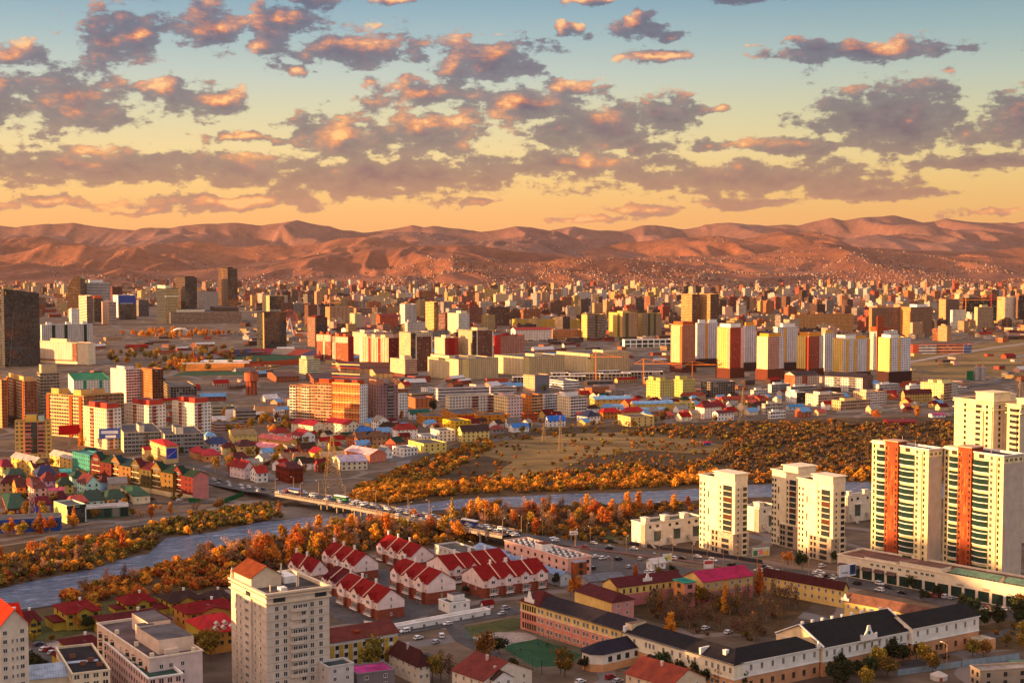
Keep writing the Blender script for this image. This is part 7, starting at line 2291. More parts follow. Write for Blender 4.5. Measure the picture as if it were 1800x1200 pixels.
 (AB, aB, 'golden long terrace with roof huts behind the white cluster', (1390, 1396, 1500, 585, 553, 16), ('f_win', ORW), ('f_win', c(210, 150, 90)), {'pents': [(.1, .2, .2, .8, 4), (.4, .5, .2, .8, 4), (.7, .8, .2, .8, 4)]}),
 (TW, aT, 'huge dark tower under construction wrapped in scaffolding at right', (1685, 1692, 1752, 570, 524, 18), ('f_frame', c(120, 84, 66)), ('f_frame', c(84, 70, 66)), {}),
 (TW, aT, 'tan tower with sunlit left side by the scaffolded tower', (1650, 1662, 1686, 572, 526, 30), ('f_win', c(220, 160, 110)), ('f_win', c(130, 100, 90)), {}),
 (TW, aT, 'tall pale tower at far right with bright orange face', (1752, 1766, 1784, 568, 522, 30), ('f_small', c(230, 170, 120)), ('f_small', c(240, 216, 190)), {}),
 (TW, aT, 'dark brown tower cut off by the right border in the far rows', (1784, 1790, 1830, 568, 520, 26), ('f_win', c(130, 100, 86)), ('f_frame', c(84, 72, 70)), {}),
 (AB, aB, 'tan flats with rounded top below the scaffolded tower', (1712, 1718, 1745, 578, 540, 24), ('f_win', c(220, 190, 140)), ('f_win', c(176, 146, 116)), {'pents': [(.3, .7, .2, .8, 5)]}),
 # near right bank villas and terraces
 (AB, aB, 'brick and white terrace with dark gables, left half, below the white cluster', (1379, 1397, 1440, 682, 660, 24), ('f_win', c(190, 100, 60)), ('f_win', c(214, 190, 170)), {'roof': c(60, 44, 44), 'gable': ('x', 4), 'strips': [S('R', .3, .5, 'f_win', c(170, 90, 60))]}),
 (AB, aB, 'white and grey terrace with dark gables, right half, below the white cluster', (1450, 1516, 1534, 690, 664, 55), ('f_win', c(226, 216, 206)), ('f_win', c(130, 90, 80)), {'roof': c(60, 44, 44), 'gable': ('y', 4), 'strips': [S('L', .2, .35, 'f_balc', c(120, 120, 124)), S('L', .6, .75, 'f_balc', c(120, 120, 124))]}),
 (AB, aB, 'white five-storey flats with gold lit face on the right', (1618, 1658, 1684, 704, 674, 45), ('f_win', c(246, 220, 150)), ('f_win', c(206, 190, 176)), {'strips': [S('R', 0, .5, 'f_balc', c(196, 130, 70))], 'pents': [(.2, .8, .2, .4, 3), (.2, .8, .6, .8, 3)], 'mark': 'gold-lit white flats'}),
 (AB, aB, 'brown roofed yellow house row with dormers beside the gold-lit flats', (1584, 1590, 1638, 712, 692, 22), ('f_win', c(200, 160, 90)), ('f_win', c(200, 160, 90)), {'roof': c(96, 34, 34), 'gable': ('x', 4)}),
]
for i, (x0, xc, x1, yb, yt, w1, w2, lab) in enumerate([
 (1350, 1356, 1389, 690, 676, WHITE, GREY, 'flat white villa at the left end of the modern villa rows'),
 (1383, 1390, 1436, 700, 680, c(220, 214, 206), GREY, 'long grey-white villa behind the boxy cream one'),
 (1381, 1400, 1415, 708, 690, WHITE, DARK, 'white villa with dark brick base'),
 (1416, 1438, 1484, 714, 694, c(236, 214, 190), c(196, 160, 136), 'boxy cream villa row in the middle of the modern villas'),
 (1462, 1478, 1530, 722, 705, c(244, 206, 140), c(190, 150, 120), 'gold-lit villa row nearest the shrubland'),
 (1500, 1522, 1558, 712, 690, c(230, 190, 150), c(214, 208, 206), 'orange and white stepped villa row'),
 (1535, 1545, 1580, 690, 676, WHITE, c(190, 180, 176), 'white low villa behind the stepped villa row'),
 (1592, 1598, 1622, 694, 678, WHITE, WHITE, 'white villa with dark upper floor left of the gold-lit flats'),
 (1339, 1345, 1376, 728, 710, c(206, 190, 170), c(190, 176, 164), 'grey-beige villa at the near left of the villa rows'),
 (1350, 1354, 1381, 736, 724, WHITE, WHITE, 'low white villa by the blue roofed hall'),
 (1319, 1325, 1350, 703, 686, c(226, 210, 196), c(206, 196, 190), 'beige villa left of the modern villa rows'),
 (1669, 1674, 1700, 690, 682, WHITE, c(200, 190, 184), 'small white house beyond the gold-lit flats')]):
 ROWS.append(('villa', 'villa', lab, (x0, xc, x1, yb, yt, 30), ('f_win', w1), ('f_wide', w2), {'pents': [(.2, .6, .3, .8, 2.4)], 'group': 'modern flat-roofed villas'}))
HOUSES = [
 # (label, (xl,xc,xr,yb,yeave,ang), wall, roof, axis, rise, hip)
 ('cream house with crimson roof left of the orange slab foot', (512, 550, 572, 766, 748, 45), CREAM, c(150, 14, 34), 'y', 3.5, 0),
 ('cream house with dark crimson roof right below the orange slab', (572, 612, 631, 768, 746, 45), CREAM, c(140, 14, 34), 'y', 3.5, 0),
 ('white gabled three-storey house beside the mauve-brown tower', (653, 664, 684, 757, 740, 33), WHITE, c(150, 140, 130), 'y', 4, 0),
 ('white house under a red pyramid roof', (690, 698, 734, 773, 755, 25), WHITE, c(150, 40, 34), 'x', 4.5, 6),
 ('small white house with red hip roof left of the crimson roofs', (474, 482, 511, 772, 761, 25), WHITE, c(150, 30, 30), 'x', 3.5, 4),
 ('white gabled house with crimson roof by the pink rows', (512, 530, 554, 783, 766, 40), WHITE, c(140, 20, 30), 'y', 4.5, 0),
 ('long terrace with salmon pink roof and yellow wall', (454, 508, 522, 792, 776, 45), c(226, 170, 80), c(214, 110, 104), 'y', 3, 0),
 ('long terrace with pale pink roof and orange gable', (446, 478, 503, 804, 788, 45), c(226, 160, 70), c(222, 140, 150), 'y', 3, 0),
 ('lilac roofed terrace with small dormers by the pylon', (584, 600, 646, 827, 812, 20), c(220, 206, 180), c(176, 164, 190), 'x', 3.2, 0),
 ('pale pink roofed terrace with salmon end wall by the scrub', (606, 650, 679, 813, 799, 40), c(222, 120, 90), c(222, 186, 190), 'y', 3.4, 0),
 ('brick-brown villa with tan hip roof', (610, 628, 650, 788, 770, 33), c(190, 110, 70), c(110, 74, 52), 'x', 4, 3),
 ('stone and tan villa with arched window', (645, 655, 679, 785, 768, 30), c(200, 150, 110), c(120, 84, 60), 'x', 4, 3),
 ('house with vivid blue roof behind the tan villas', (622, 630, 658, 768, 758, 25), c(190, 120, 80), c(60, 120, 200), 'x', 3.5, 4),
 ('small grey-roofed white cottage beside the pink terrace end', (662, 675, 690, 806, 794, 35), WHITE, c(120, 126, 134), 'y', 4, 0),
 ('dark maroon timber house with red walls on the near road', (485, 508, 533, 850, 824, 33), c(120, 44, 30), c(84, 20, 28), 'x', 3.5, 2),
 ('maroon roofed house left of the lattice pylon', (553, 560, 578, 830, 816, 28), c(150, 60, 40), c(110, 20, 24), 'x', 3.5, 0),
 ('cream house with brown gables before the timber house', (487, 500, 530, 818, 806, 30), CREAM, c(150, 110, 84), 'x', 3.5, 0),
 ('tan roofed cream house right of the brown gables', (508, 516, 548, 818, 806, 25), CREAM, c(170, 120, 84), 'x', 3.5, 3),
 ('yellow house with crimson roof behind the pylon', (543, 556, 574, 812, 796, 33), c(220, 180, 60), c(140, 20, 34), 'y', 3.5, 0),
 ('tan long house with beige roof behind the pylon', (560, 566, 606, 815, 802, 22), c(210, 180, 120), c(200, 160, 120), 'x', 3, 0),
 ('white house with bright red roof at the road left of the bridge', (440, 452, 471, 848, 831, 30), WHITE, c(170, 34, 22), 'x', 4, 0),
 ('white and pink house with red sawtooth roof beside the road bend', (404, 430, 447, 842, 822, 45), c(232, 206, 206), c(140, 26, 24), 'y', 4.5, 0),
 ('maroon roofed pink house behind the sawtooth roof', (400, 410, 437, 822, 806, 30), c(230, 170, 180), c(90, 30, 36), 'x', 4, 3),
 ('cream house with dark brown dormered roof by the shrub field', (804, 812, 860, 777, 758, 22), c(232, 206, 130), c(64, 46, 42), 'x', 4.5, 0),
 ('white house with grey gable beside the cream dark-roofed house', (888, 892, 915, 752, 742, 28), WHITE, c(130, 120, 116), 'x', 4, 0),
 ('small rosy roofed house right of the cream dark-roofed house', (860, 866, 886, 762, 754, 25), GREY, c(150, 70, 66), 'x', 3, 3),
 ('white house with bright blue roof by the far pylons', (958, 964, 994, 750, 739, 25), WHITE, c(40, 120, 220), 'x', 4, 0),
 ('blue roofed cottage at the left edge of the shrub field', (894, 902, 930, 760, 751, 25), WHITE, c(60, 130, 210), 'x', 3, 0),
 ('white villa with navy pyramid roofs', (1014, 1032, 1055, 746, 732, 40), WHITE, c(44, 50, 84), 'y', 5, 5),
 ('ochre house with scarlet hip roof, left of the pair', (1051, 1060, 1092, 737, 725, 22), c(200, 130, 60), c(196, 30, 24), 'x', 3.6, 5),
 ('ochre house with scarlet hip roof, right of the pair', (1092, 1100, 1132, 733, 723, 22), c(200, 130, 60), c(190, 34, 30), 'x', 3.6, 5),
 ('ochre house with scarlet roof up behind the pair', (1091, 1105, 1130, 718, 710, 33), c(180, 110, 60), c(190, 34, 30), 'x', 4.5, 0),
 ('long yellow building with pale blue roof, left half', (1037, 1046, 1110, 715, 702, 12), c(216, 170, 90), c(130, 176, 220), 'x', 2.5, 0),
 ('long yellow building with pale blue roof, right half', (1108, 1114, 1184, 722, 710, 12), c(216, 180, 90), c(130, 176, 220), 'x', 2.5, 0),
 ('white hall with pale blue flat-pitched roof left of the scarlet roofs', (1066, 1072, 1096, 722, 714, 18), WHITE, c(140, 190, 226), 'x', 1.6, 0),
 ('grey-blue roofed hall behind the tan flat house', (1123, 1130, 1172, 728, 720, 15), c(210, 200, 190), c(140, 180, 214), 'x', 1.6, 0),
 ('white villa with stepped maroon roofs near the far right pylon', (1222, 1238, 1268, 736, 716, 35), c(240, 224, 206), c(110, 26, 30), 'x', 4, 3),
 ('white wing with low maroon roof beside the stepped roofs', (1252, 1262, 1290, 740, 726, 30), WHITE, c(110, 30, 34), 'x', 2, 0),
 ('brick-red roofed long house behind the white stepped villa', (1262, 1270, 1320, 712, 702, 18), c(200, 150, 110), c(150, 56, 40), 'x', 3, 2),
 ('brown-red roofed long house behind the yellow house', (1196, 1202, 1240, 702, 695, 18), c(200, 150, 110), c(150, 60, 44), 'x', 3, 2),
 ('bright blue roofed hall by the low white villa', (1381, 1386, 1413, 721, 714, 18), c(190, 200, 210), c(60, 140, 200), 'x', 1.6, 0),
 ('maroon long warehouse roof sunk in the scrubland', (1552, 1560, 1612, 748, 741, 2), c(110, 34, 40), c(120, 34, 44), 'x', 1.6, 0),
 ('small magenta-roofed shed at the edge of the right scrub', (1632, 1640, 1662, 734, 729, 12), WHITE, c(190, 40, 120), 'x', 1, 0),
 ('blue and red hut alone on the dry field', (1235, 1238, 1250, 783, 778, 15), c(70, 120, 190), c(190, 30, 80), 'x', .8, 0),
 ('white green-roofed house beside the yellow low school', (717, 722, 756, 737, 727, 22), WHITE, c(20, 96, 84), 'x', 3.5, 0),
 ('red gabled white house behind the wall at the left neighbourhood', (333, 345, 362, 808, 796, 25), c(220, 150, 90), c(190, 40, 56), 'x', 3.5, 4),
 ('orange house with crimson pyramid roof right of the mural', (351, 360, 388, 812, 800, 22), c(220, 150, 90), c(190, 40, 56), 'x', 3.5, 4),
 ('white house with dark navy roof below the grey panel blocks', (361, 370, 403, 793, 780, 22), WHITE, c(44, 60, 110), 'x', 4, 4),
 ('yellow house with tan gable roof near the orange trees', (402, 410, 452, 779, 765, 16), c(230, 200, 110), c(150, 120, 70), 'x', 2, 0),
 ('small pale blue pyramid roofed house below the panel block', (357, 362, 380, 773, 766, 25), WHITE, c(130, 180, 220), 'x', 3, 4),
 ('cream house with maroon pyramid roof and dark glass', (410, 420, 450, 802, 784, 25), c(226, 190, 130), c(80, 36, 34), 'x', 4, 5),
 ('cream house with small maroon roof left of the dark glass house', (388, 394, 415, 800, 786, 28), c(230, 200, 130), c(90, 30, 34), 'x', 3, 3),
 # fairy-tale houses, left edge
 ('grey ribbed long roof house among the left cottages', (20, 62, 80, 836, 812, 42), c(220, 180, 100), c(176, 170, 168), 'y', 3, 0),
 ('second grey ribbed long roof with cream dormers', (88, 126, 140, 826, 806, 42), c(226, 186, 110), c(190, 180, 168), 'y', 3, 0),
 ('cream house with dark red gable before the grey ribbed roofs', (48, 60, 88, 838, 822, 30), c(230, 200, 120), c(84, 30, 34), 'x', 4, 0),
 ('pale yellow house with magenta-red roof at the left border', (-6, 4, 24, 836, 820, 30), c(230, 196, 120), c(130, 20, 50), 'x', 4, 3),
 ('lilac house with dark red turret roof', (70, 80, 101, 862, 845, 30), c(190, 160, 206), c(110, 40, 40), 'x', 5, 3),
 ('mint house with dark green mansard roof', (122, 132, 150, 856, 840, 30), c(190, 226, 210), c(36, 70, 58), 'x', 4, 3),
 ('olive-roofed yellow house behind the mint villa', (98, 106, 129, 868, 852, 28), c(220, 190, 100), c(50, 66, 50), 'x', 4, 3),
 ('big mint villa with round-arched maroon roof', (136, 152, 176, 874, 850, 35), c(190, 230, 214), c(104, 40, 40), 'y', 5, 0),
 ('sky blue house half behind the mint villa', (174, 180, 191, 862, 846, 30), c(130, 180, 226), c(84, 34, 38), 'x', 4, 2),
 ('pink three-storey house with dark red mansard roof', (40, 60, 82, 882, 858, 30), c(236, 190, 170), c(110, 44, 34), 'x', 5, 2),
 ('orange house with brown gabled roof at left', (22, 30, 46, 876, 856, 28), c(226, 140, 70), c(96, 50, 40), 'x', 5, 0),
 ('flat-topped pink house with crimson roof edge', (80, 86, 113, 882, 862, 14), c(236, 190, 180), c(190, 80, 110), 'x', 1.2, 0),
 ('dark green gabled cottage behind the lime shop', (140, 150, 184, 892, 880, 22), c(200, 226, 206), c(30, 60, 48), 'x', 4, 2),
 ('long white cottage with dark green scalloped roof', (180, 190, 222, 894, 878, 22), WHITE, c(34, 66, 50), 'x', 4, 3),
 ('cream flat house with green roofed porch before the painted terrace', (212, 235, 264, 886, 872, 25), c(240, 220, 180), c(40, 84, 56), 'x', 3, 6),
 ('maroon turreted house left of the lime shop', (92, 100, 122, 892, 880, 28), c(150, 90, 140), c(84, 20, 34), 'x', 5, 3),
 ('violet-walled house with maroon roofs under the lattice mast', (42, 52, 90, 900, 886, 18), c(110, 84, 190), c(110, 20, 40), 'x', 4, 3),
 ('dark green turret roofed brown house at left', (4, 14, 48, 906, 894, 22), c(120, 60, 44), c(24, 70, 50), 'x', 4.5, 4),
 ('maroon long roofed houses on the left border', (-8, 2, 46, 866, 848, 18), c(180, 150, 110), c(84, 30, 36), 'x', 4, 4),
 ('navy turret roofed house behind the lilac one', (60, 66, 98, 848, 834, 25), c(120, 130, 170), c(50, 60, 100), 'x', 5, 4),
 ('dark olive roofed house behind the maroon roofs at left', (6, 14, 48, 848, 838, 25), c(190, 180, 150), c(50, 72, 58), 'x', 4, 4),
 ('white cottage with blue-grey awning near the street of painted houses', (104, 108, 126, 840, 830, 22), c(150, 200, 190), c(90, 190, 180), 'x', 1, 0),
 ('brown roofed barrack beside the green three-storey building', (470, 486, 526, 672, 662, 18), c(150, 90, 66), c(90, 56, 48), 'x', 3, 0),
 ('brown roofed barrack row with three gables', (538, 552, 600, 676, 666, 14), c(130, 80, 60), c(74, 46, 42), 'x', 3, 0),
 ('maroon roofed cream barrack by the beige flats', (590, 600, 690, 656, 648, 10), c(200, 150, 110), c(80, 34, 36), 'x', 3, 0),
 ('second maroon roofed barrack with dormers', (650, 660, 714, 666, 656, 12), c(210, 170, 120), c(84, 40, 40), 'x', 3, 0),
]
for i, h in enumerate(HOUSES):
 lab, spec, w, r, ax, rise, hip = h
 b = Bd('house', lab, 'house', spec, None, dep=10)
 b.walls(('plain', w), ('plain', w))
 gable_roof(b, 0, b.W, 0, b.L, b.H, rise, ax, .6, r, 'roofseam', hip=min(hip, b.W * .4, b.L * .4) if hip else 0, wallcol=w)
 n = max(1, min(4, int(b.H / 2.8)))
 zs = [b.H * (k + .55) / n for k in range(n)]
 nr, nl = max(1, min(6, int(b.W / 3.6))), max(1, min(5, int(b.L / 4)))
 b.wingrid('R', [(k + .5) / nr for k in range(nr)], zs, 1.3, 1.4, 'dark' if i % 3 else 'white')
 b.wingrid('L', [(k + .5) / nl for k in range(nl)], zs, 1.3, 1.4, 'dark' if i % 3 else 'white')
 if hip == 0 or i % 2: chimney(b, b.W * .6, b.L * .55, b.H + rise * .4, b.H + rise + .9, .8, c(170, 110, 90))
 b.done()
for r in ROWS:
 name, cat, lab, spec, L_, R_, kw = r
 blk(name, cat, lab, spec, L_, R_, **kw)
for lab, spec, w in [
 ('pale yellow flat house on the scrub edge', (718, 745, 785, 798, 780, 30), c(232, 206, 120)), ('white flat block behind the yellow flat house', (757, 772, 800, 776, 757, 28), c(236, 226, 204)),
 ('cream boxy house left of the white flat block', (732, 745, 770, 780, 766, 28), WHITE), ('white cube house at the edge of the scrub', (690, 710, 734, 804, 788, 35), WHITE),
 ('ochre flat school building, left part', (733, 745, 783, 748, 732, 16), c(206, 130, 40)), ('ochre flat school building, right part', (828, 840, 896, 746, 730, 16), c(206, 130, 40)),
 ('ochre flat school building, middle part', (777, 800, 852, 744, 728, 16), c(200, 130, 50)),
 ('yellow and mint stepped house before the ochre school', (778, 800, 828, 764, 740, 33), c(226, 180, 50)), ('tan flat-roofed house by the dry field', (1086, 1108, 1150, 750, 733, 25), c(226, 190, 120)),
 ('rust cube house by the navy roofed villa', (917, 922, 945, 742, 727, 15), c(176, 80, 40)), ('yellow two-storey house left of the stepped maroon roofs', (1186, 1192, 1222, 723, 708, 15), c(220, 196, 110)),
 ('pale lime house with black window beside the pink rows', (530, 545, 558, 798, 782, 30), c(226, 214, 140)), ('grey flat house between the pink terraces', (498, 505, 520, 806, 784, 25), c(170, 150, 130)),
 ('small white cube in the waste ground left of the orange slab', (480, 484, 500, 734, 722, 20), WHITE), ('white circular-walled house behind the lilac slab', (740, 752, 768, 695, 683, 30), WHITE),
 ('brick orange house in the middle neighbourhood', (718, 730, 762, 718, 700, 22), c(190, 110, 70))]:
 flat_house(lab, spec, w, nR=4, nL=3, ws='dark', ww=1.3)

# special buildings of the left bank
def painted_terrace():
 for i, (x0, x1, yb, yt, w, r, w2) in enumerate([  # wall and roof colours darkened for the shade the terrace stands in
  (160, 196, 853, 814, c(104, 46, 40), c(34, 58, 44), 'dark red house with green roof, first at the teal end of the painted terrace'),
  (194, 230, 859, 820, c(138, 102, 60), c(28, 56, 62), 'ochre house with teal-green roof, second of the painted terrace'),
  (229, 266, 866, 826, c(96, 84, 50), c(92, 30, 38), 'olive house with crimson roof, third of the painted terrace'),
  (265, 304, 873, 832, c(122, 94, 50), c(34, 56, 42), 'gold-brown house with green roof, fourth of the painted terrace'),
  (303, 339, 878, 838, c(112, 46, 42), c(34, 54, 44), 'red house with green roof and pink end wall, last of the painted terrace')]):
  xr = 367 if i == 4 else x1
  b = Bd('terraced_house', w2, 'terraced house', (x0, x1, xr, yb, yt, 45), 'the painted terrace', dep=15)
  b.walls(('plain', w), ('plain', c(206, 130, 124) if i == 4 else w))
  gable_roof(b, 0, b.W, 0, b.L, b.H, 3.4, 'y', .6, r, 'roof', wallcol=c(206, 130, 124) if i == 4 else w)
  dormer(b, 'L', b.L * .72, b.H - .6, b.L * .42, 2.2, 5, w, r, -.4)
  n = 4
  zs = [b.H * (k + .6) / (n + .2) for k in range(n)]
  b.wingrid('L', (.14, .32, .62, .82), zs, 1.5, 1.6, 'dark')
  for z in zs[1:]:
   b.bx('balcony', -.5, .02, b.L * .54, b.L * .92, z - 1.3, z - .9, 'plain', CREAM, bottom=True)
  b.bx('shop_base', -1.4, .02, 0, b.L, 0, 2.8, 'plain', c(226, 200, 150))
  chimney(b, b.W * .5, b.L * .3, b.H + 2.4, b.H + 4.4, .9, GREY)
  b.done()

painted_terrace()

def shops():
 b = blk('shop', 'shop', 'lime-sided shop with dark framed glass front by the embankment', (95, 118, 151, 920, 889, 38), ('plain', c(220, 220, 130)), ('f_glass', c(60, 60, 64)), cop=c(200, 220, 200))
 b.bx('sign_band', -.2, b.W + .2, -.35, .02, b.H * .82, b.H * .99, 'plain', DGRN)
 lettering(b.t, 'MARKET', (b.W * .5, -.45, b.H * .9), 1.0, c(220, 220, 210))
 b.bx('frame', -.1, .35, -.4, .02, 0, b.H * .82, 'plain', WHITE)
 b.bx('frame', b.W - .35, b.W + .1, -.4, .02, 0, b.H * .82, 'plain', WHITE)
 b = blk('shop', 'shop', 'dark green shop with white top band right of the lime-sided shop', (150, 152, 226, 912, 890, 22), ('plain', DGRN), ('f_shop', c(30, 104, 76)), cop=WHITE, bay=5, fl=7)
 b.bx('sign_band', 0, b.W, -.35, .02, b.H * .8, b.H * 1.0, 'plain', WHITE)
 lettering(b.t, 'ХҮНСНИЙ ДЭЛГҮҮР', (b.W * .5, -.45, b.H * .9), 1.1, c(150, 60, 40))
 b = blk('warehouse', 'warehouse', 'long blue warehouse with grey roof at the left border', (-30, -22, 106, 938, 914, 14), ('plain', BLUE), ('f_win', c(40, 80, 160)), roof=c(110, 108, 110), cop=GREY, bay=5, fl=6, dep=16)
 b = blk(AB, aB, 'tan block with scarlet roof and colourful sports mural', (264, 292, 314, 815, 784, 30), ('f_small', c(226, 190, 130)), ('plain', c(210, 180, 130)), roof=c(190, 30, 30), gable=('x', 3, 4))
 mb = MB()
 W, H = b.W, b.H
 mb.poly([(W * .06, -.08, H * .28), (W * .88, -.08, H * .28), (W * .88, -.08, H * .86), (W * .06, -.08, H * .86)], 'plain', c(40, 70, 190))
 for (x0, z0, x1, z1, w, cl) in ((.1, .35, .8, .75, 1.2, c(230, 230, 240)), (.2, .62, .84, .80, .9, c(200, 40, 50)), (.1, .5, .6, .6, .8, c(230, 190, 60)), (.3, .34, .86, .5, .9, c(60, 170, 200)), (.12, .72, .5, .8, .6, c(60, 150, 80))):
  mb.bar((W * x0, -.13, H * z0), (W * x1, -.13, H * z1), w, 'plain', cl, .06)
 mb.build('mural', b.t)
 blk('house', 'house', 'small scarlet roofed annex left of the mural building', (250, 254, 266, 812, 790, 28), ('f_win', c(226, 190, 130)), ('plain', c(226, 190, 130)), roof=c(180, 30, 34), gable=('x', 2))

shops()

def water_tower():
 p = G(442, 694)
 t = thing('water_tower', 'brick water tower on tall legs standing on waste ground', 'water tower', p)
 br = c(190, 104, 74)
 mb = MB()
 h = Zat(p.y, 650)
 for k in range(8):
  a = k * math.pi / 4
  mb.bar((6 * math.cos(a), 6 * math.sin(a), 0), (5.4 * math.cos(a), 5.4 * math.sin(a), h * .55), 1.5, 'brick', br)
 mb.cyl(0, 0, 0, h * .55, 2.2, 2.2, 10, 'brick', br)
 mb.build('leg', t)
 mb = MB()
 mb.cyl(0, 0, h * .52, h * .58, 5.5, 8.2, 16, 'brick', br)
 mb.cyl(0, 0, h * .58, h * .9, 8.2, 8.2, 16, 'brick', br)
 mb.build('tank', t)
 mb = MB()
 mb.cyl(0, 0, h * .9, h, 8.8, .6, 16, 'roof', c(110, 70, 60))
 mb.build('roof', t)

water_tower()

def wheel():
 p = G(509, 590)
 t = thing('ferris_wheel', 'red ferris wheel in the amusement park', 'ferris wheel', p, R(20))
 zc = Zat(p.y, 559)
 r = abs(G(523, 590).x - p.x) * 1.05
 cl = c(206, 100, 90)
 mb = MB()
 n = 28
 for rr in (r, r * .86):
  for sy in (-1.5, 1.5):
   for i in range(n):
    a, e = 2 * math.pi * i / n, 2 * math.pi * (i + 1) / n
    mb.bar((rr * math.cos(a), sy, zc + rr * math.sin(a)), (rr * math.cos(e), sy, zc + rr * math.sin(e)), .6, 'paint', cl)
 mb.build('rim', t)
 mb = MB()
 for i in range(n):
  a = 2 * math.pi * i / n
  mb.bar((0, 0, zc), (r * math.cos(a), 0, zc + r * math.sin(a)), .35, 'paint', cl)
 mb.build('spokes', t)
 mb = MB()
 for sx in (-1, 1):
  for sy in (-4, 4):
   mb.bar((sx * r * .5, sy, 0), (0, sy * .5, zc), 1.2, 'paint', WHITE)
 mb.build('support_frame', t)
 for i in range(0, n, 2):
  a = 2 * math.pi * i / n
  m = MB()
  x, z = r * 1.03 * math.cos(a), zc + r * 1.03 * math.sin(a) - 1
  m.box(x - 1, x + 1, -1, 1, z - 1, z + 1, 'paint', c(220, 150, 60), bottom=True)
  m.build('cabin', t)

wheel()

def stadium():
 p = G(455, 632)
 t = thing('stadium', 'open oval stadium with red and blue seats', 'stadium', p)
 a, bb = 96, 150
 n = 48
 mb = MB()
 st = MB()
 for i in range(n):
  th, t2 = 2 * math.pi * i / n, 2 * math.pi * (i + 1) / n
  if -2.4 < th - 2 * math.pi * 1.0 < -1.3: pass
  P = lambda q, s, z: (a * s * math.cos(q), bb * s * math.sin(q), z)
  col = [c(120, 40, 50), c(50, 54, 86), c(126, 54, 48), c(120, 110, 106)][(i // 3) % 4]
  mb.poly([P(th, 1, 0), P(t2, 1, 0), P(t2, 1.02, 8), P(th, 1.02, 8)], 'plain', c(190, 90, 60))
  st.poly([P(th, .72, 1), P(t2, .72, 1), P(t2, 1.02, 8), P(th, 1.02, 8)], 'plain', col)
 mb.build('wall', t)
 st.build('stand', t)
 mb = MB()
 mb.poly([(a * .68 * math.cos(2 * math.pi * i / n), bb * .68 * math.sin(2 * math.pi * i / n), .3) for i in range(n)], 'turf')
 mb.build('pitch', t)
 mb = MB()
 mb.box(-60, 10, -bb * 1.0, -bb * .78, 7, 8, 'roof', WHITE, bottom=True)
 mb.build('canopy', t)
 p = G(352, 656)
 t = thing('sports_ground', 'small football ground with orange stand and green pitch', 'sports ground', p)
 mb = MB()
 mb.poly([(-30, -40, .3), (70, -30, .3), (60, 40, .3), (-25, 30, .3)], 'turf')
 mb.build('pitch', t)
 mb = MB()
 mb.poly([(-28, 36, .5), (50, 48, .5), (50, 62, 9), (-30, 50, 9)], 'plain', c(210, 130, 60))
 mb.bar((-36, 52, 10), (56, 64, 10), 1.5, 'plain', WHITE)
 mb.build('stand', t)
 p = G(318, 590)
 t = thing('hangar', 'white arched tent hangar in the park', 'hangar', p, R(15))
 mb = MB()
 n = 10
 for i in range(n):
  u, v = math.pi * i / n, math.pi * (i + 1) / n
  q = lambda s, y: (-22 * math.cos(s), y, 14 * math.sin(s))
  mb.poly([q(u, 0), q(u, 40), q(v, 40), q(v, 0)], 'plain', WHITE)
 mb.poly([(-22 * math.cos(math.pi * i / n), 0, 14 * math.sin(math.pi * i / n)) for i in range(n + 1)], 'plain', c(200, 190, 180))
 mb.build('shell', t)

stadium()

def silos():
 p = G(1722, 668)
 t = thing('concrete_plant', 'grey twin silos of a concrete plant with orange caps', 'silo', p)
 h = Zat(p.y, 641)
 for k, x in enumerate((-4, 4)):
  mb = MB()
  mb.cyl(x, 0, 0, h * .88, 3.6, 3.6, 12, 'metal', c(170, 166, 170))
  mb.cyl(x, 0, h * .88, h, 1.6, 1.0, 8, 'metal', c(220, 120, 60))
  mb.build('silo', t)
 mb = MB()
 mb.box(-16, -9, -3, 3, 0, h * .6, 'plain', c(30, 110, 70))
 mb.build('control_cabin', t)
 mb = MB()
 mb.bar((6, 0, h * .4), (26, -4, 1), 1.6, 'metal', GREY)
 mb.build('conveyor', t)

silos()

def white_rows():
 k = 0
 for (x0, x1, yb, yt) in [(900, 922, 674, 663), (964, 1030, 672, 662), (1000, 1062, 668, 657), (1052, 1110, 668, 657), (1092, 1166, 666, 654), (1050, 1090, 660, 652), (1130, 1166, 674, 664), (968, 1000, 666, 656)]:
  lab = ['leftmost', 'second', 'third', 'fourth', 'long fifth', 'rear small', 'right-hand short', 'rear left'][k] + ' of the unfinished white-topped row buildings on the building site'
  blk('building_site', 'building site', lab, (x0, x0 + 3, x1, yb, yt, 10), ('f_frame', c(200, 186, 170)), ('f_frame', c(190, 176, 164)), roof=c(236, 232, 234), cop=c(232, 226, 224), bay=5, fl=5, group='unfinished row buildings')
  k += 1

white_rows()

# far city
PAL = [('cream', c(214, 184, 146)), ('white', c(206, 192, 182)), ('tan', c(190, 146, 106)), ('orange-brown', c(170, 104, 68)), ('brown', c(112, 76, 62)), ('dark brown', c(84, 60, 54)),
       ('brick red', c(150, 72, 54)), ('yellow', c(200, 164, 104)), ('pinkish', c(214, 168, 150)), ('grey', c(150, 138, 132))]
FS = ['f_win', 'f_small', 'f_strip', 'f_wide', 'f_balc', 'f_win', 'f_band']

CELL = {}
SEEN = [0]

def free(x, y, r):
 for a, b, q in FOOT[SEEN[0]:]:
  for i in range(int((a - q) // 60), int((a + q) // 60) + 1):
   for j in range(int((b - q) // 60), int((b + q) // 60) + 1): CELL.setdefault((i, j), []).append((a, b, q))
 SEEN[0] = len(FOOT)
 for i in range(int((x - r) // 60), int((x + r) // 60) + 1):
  for j in range(int((y - r) // 60), int((y + r) // 60) + 1):
   for (a, b, q) in CELL.get((i, j), ()):
    if (a - x) ** 2 + (b - y) ** 2 < (q + r) ** 2: return False
 return True

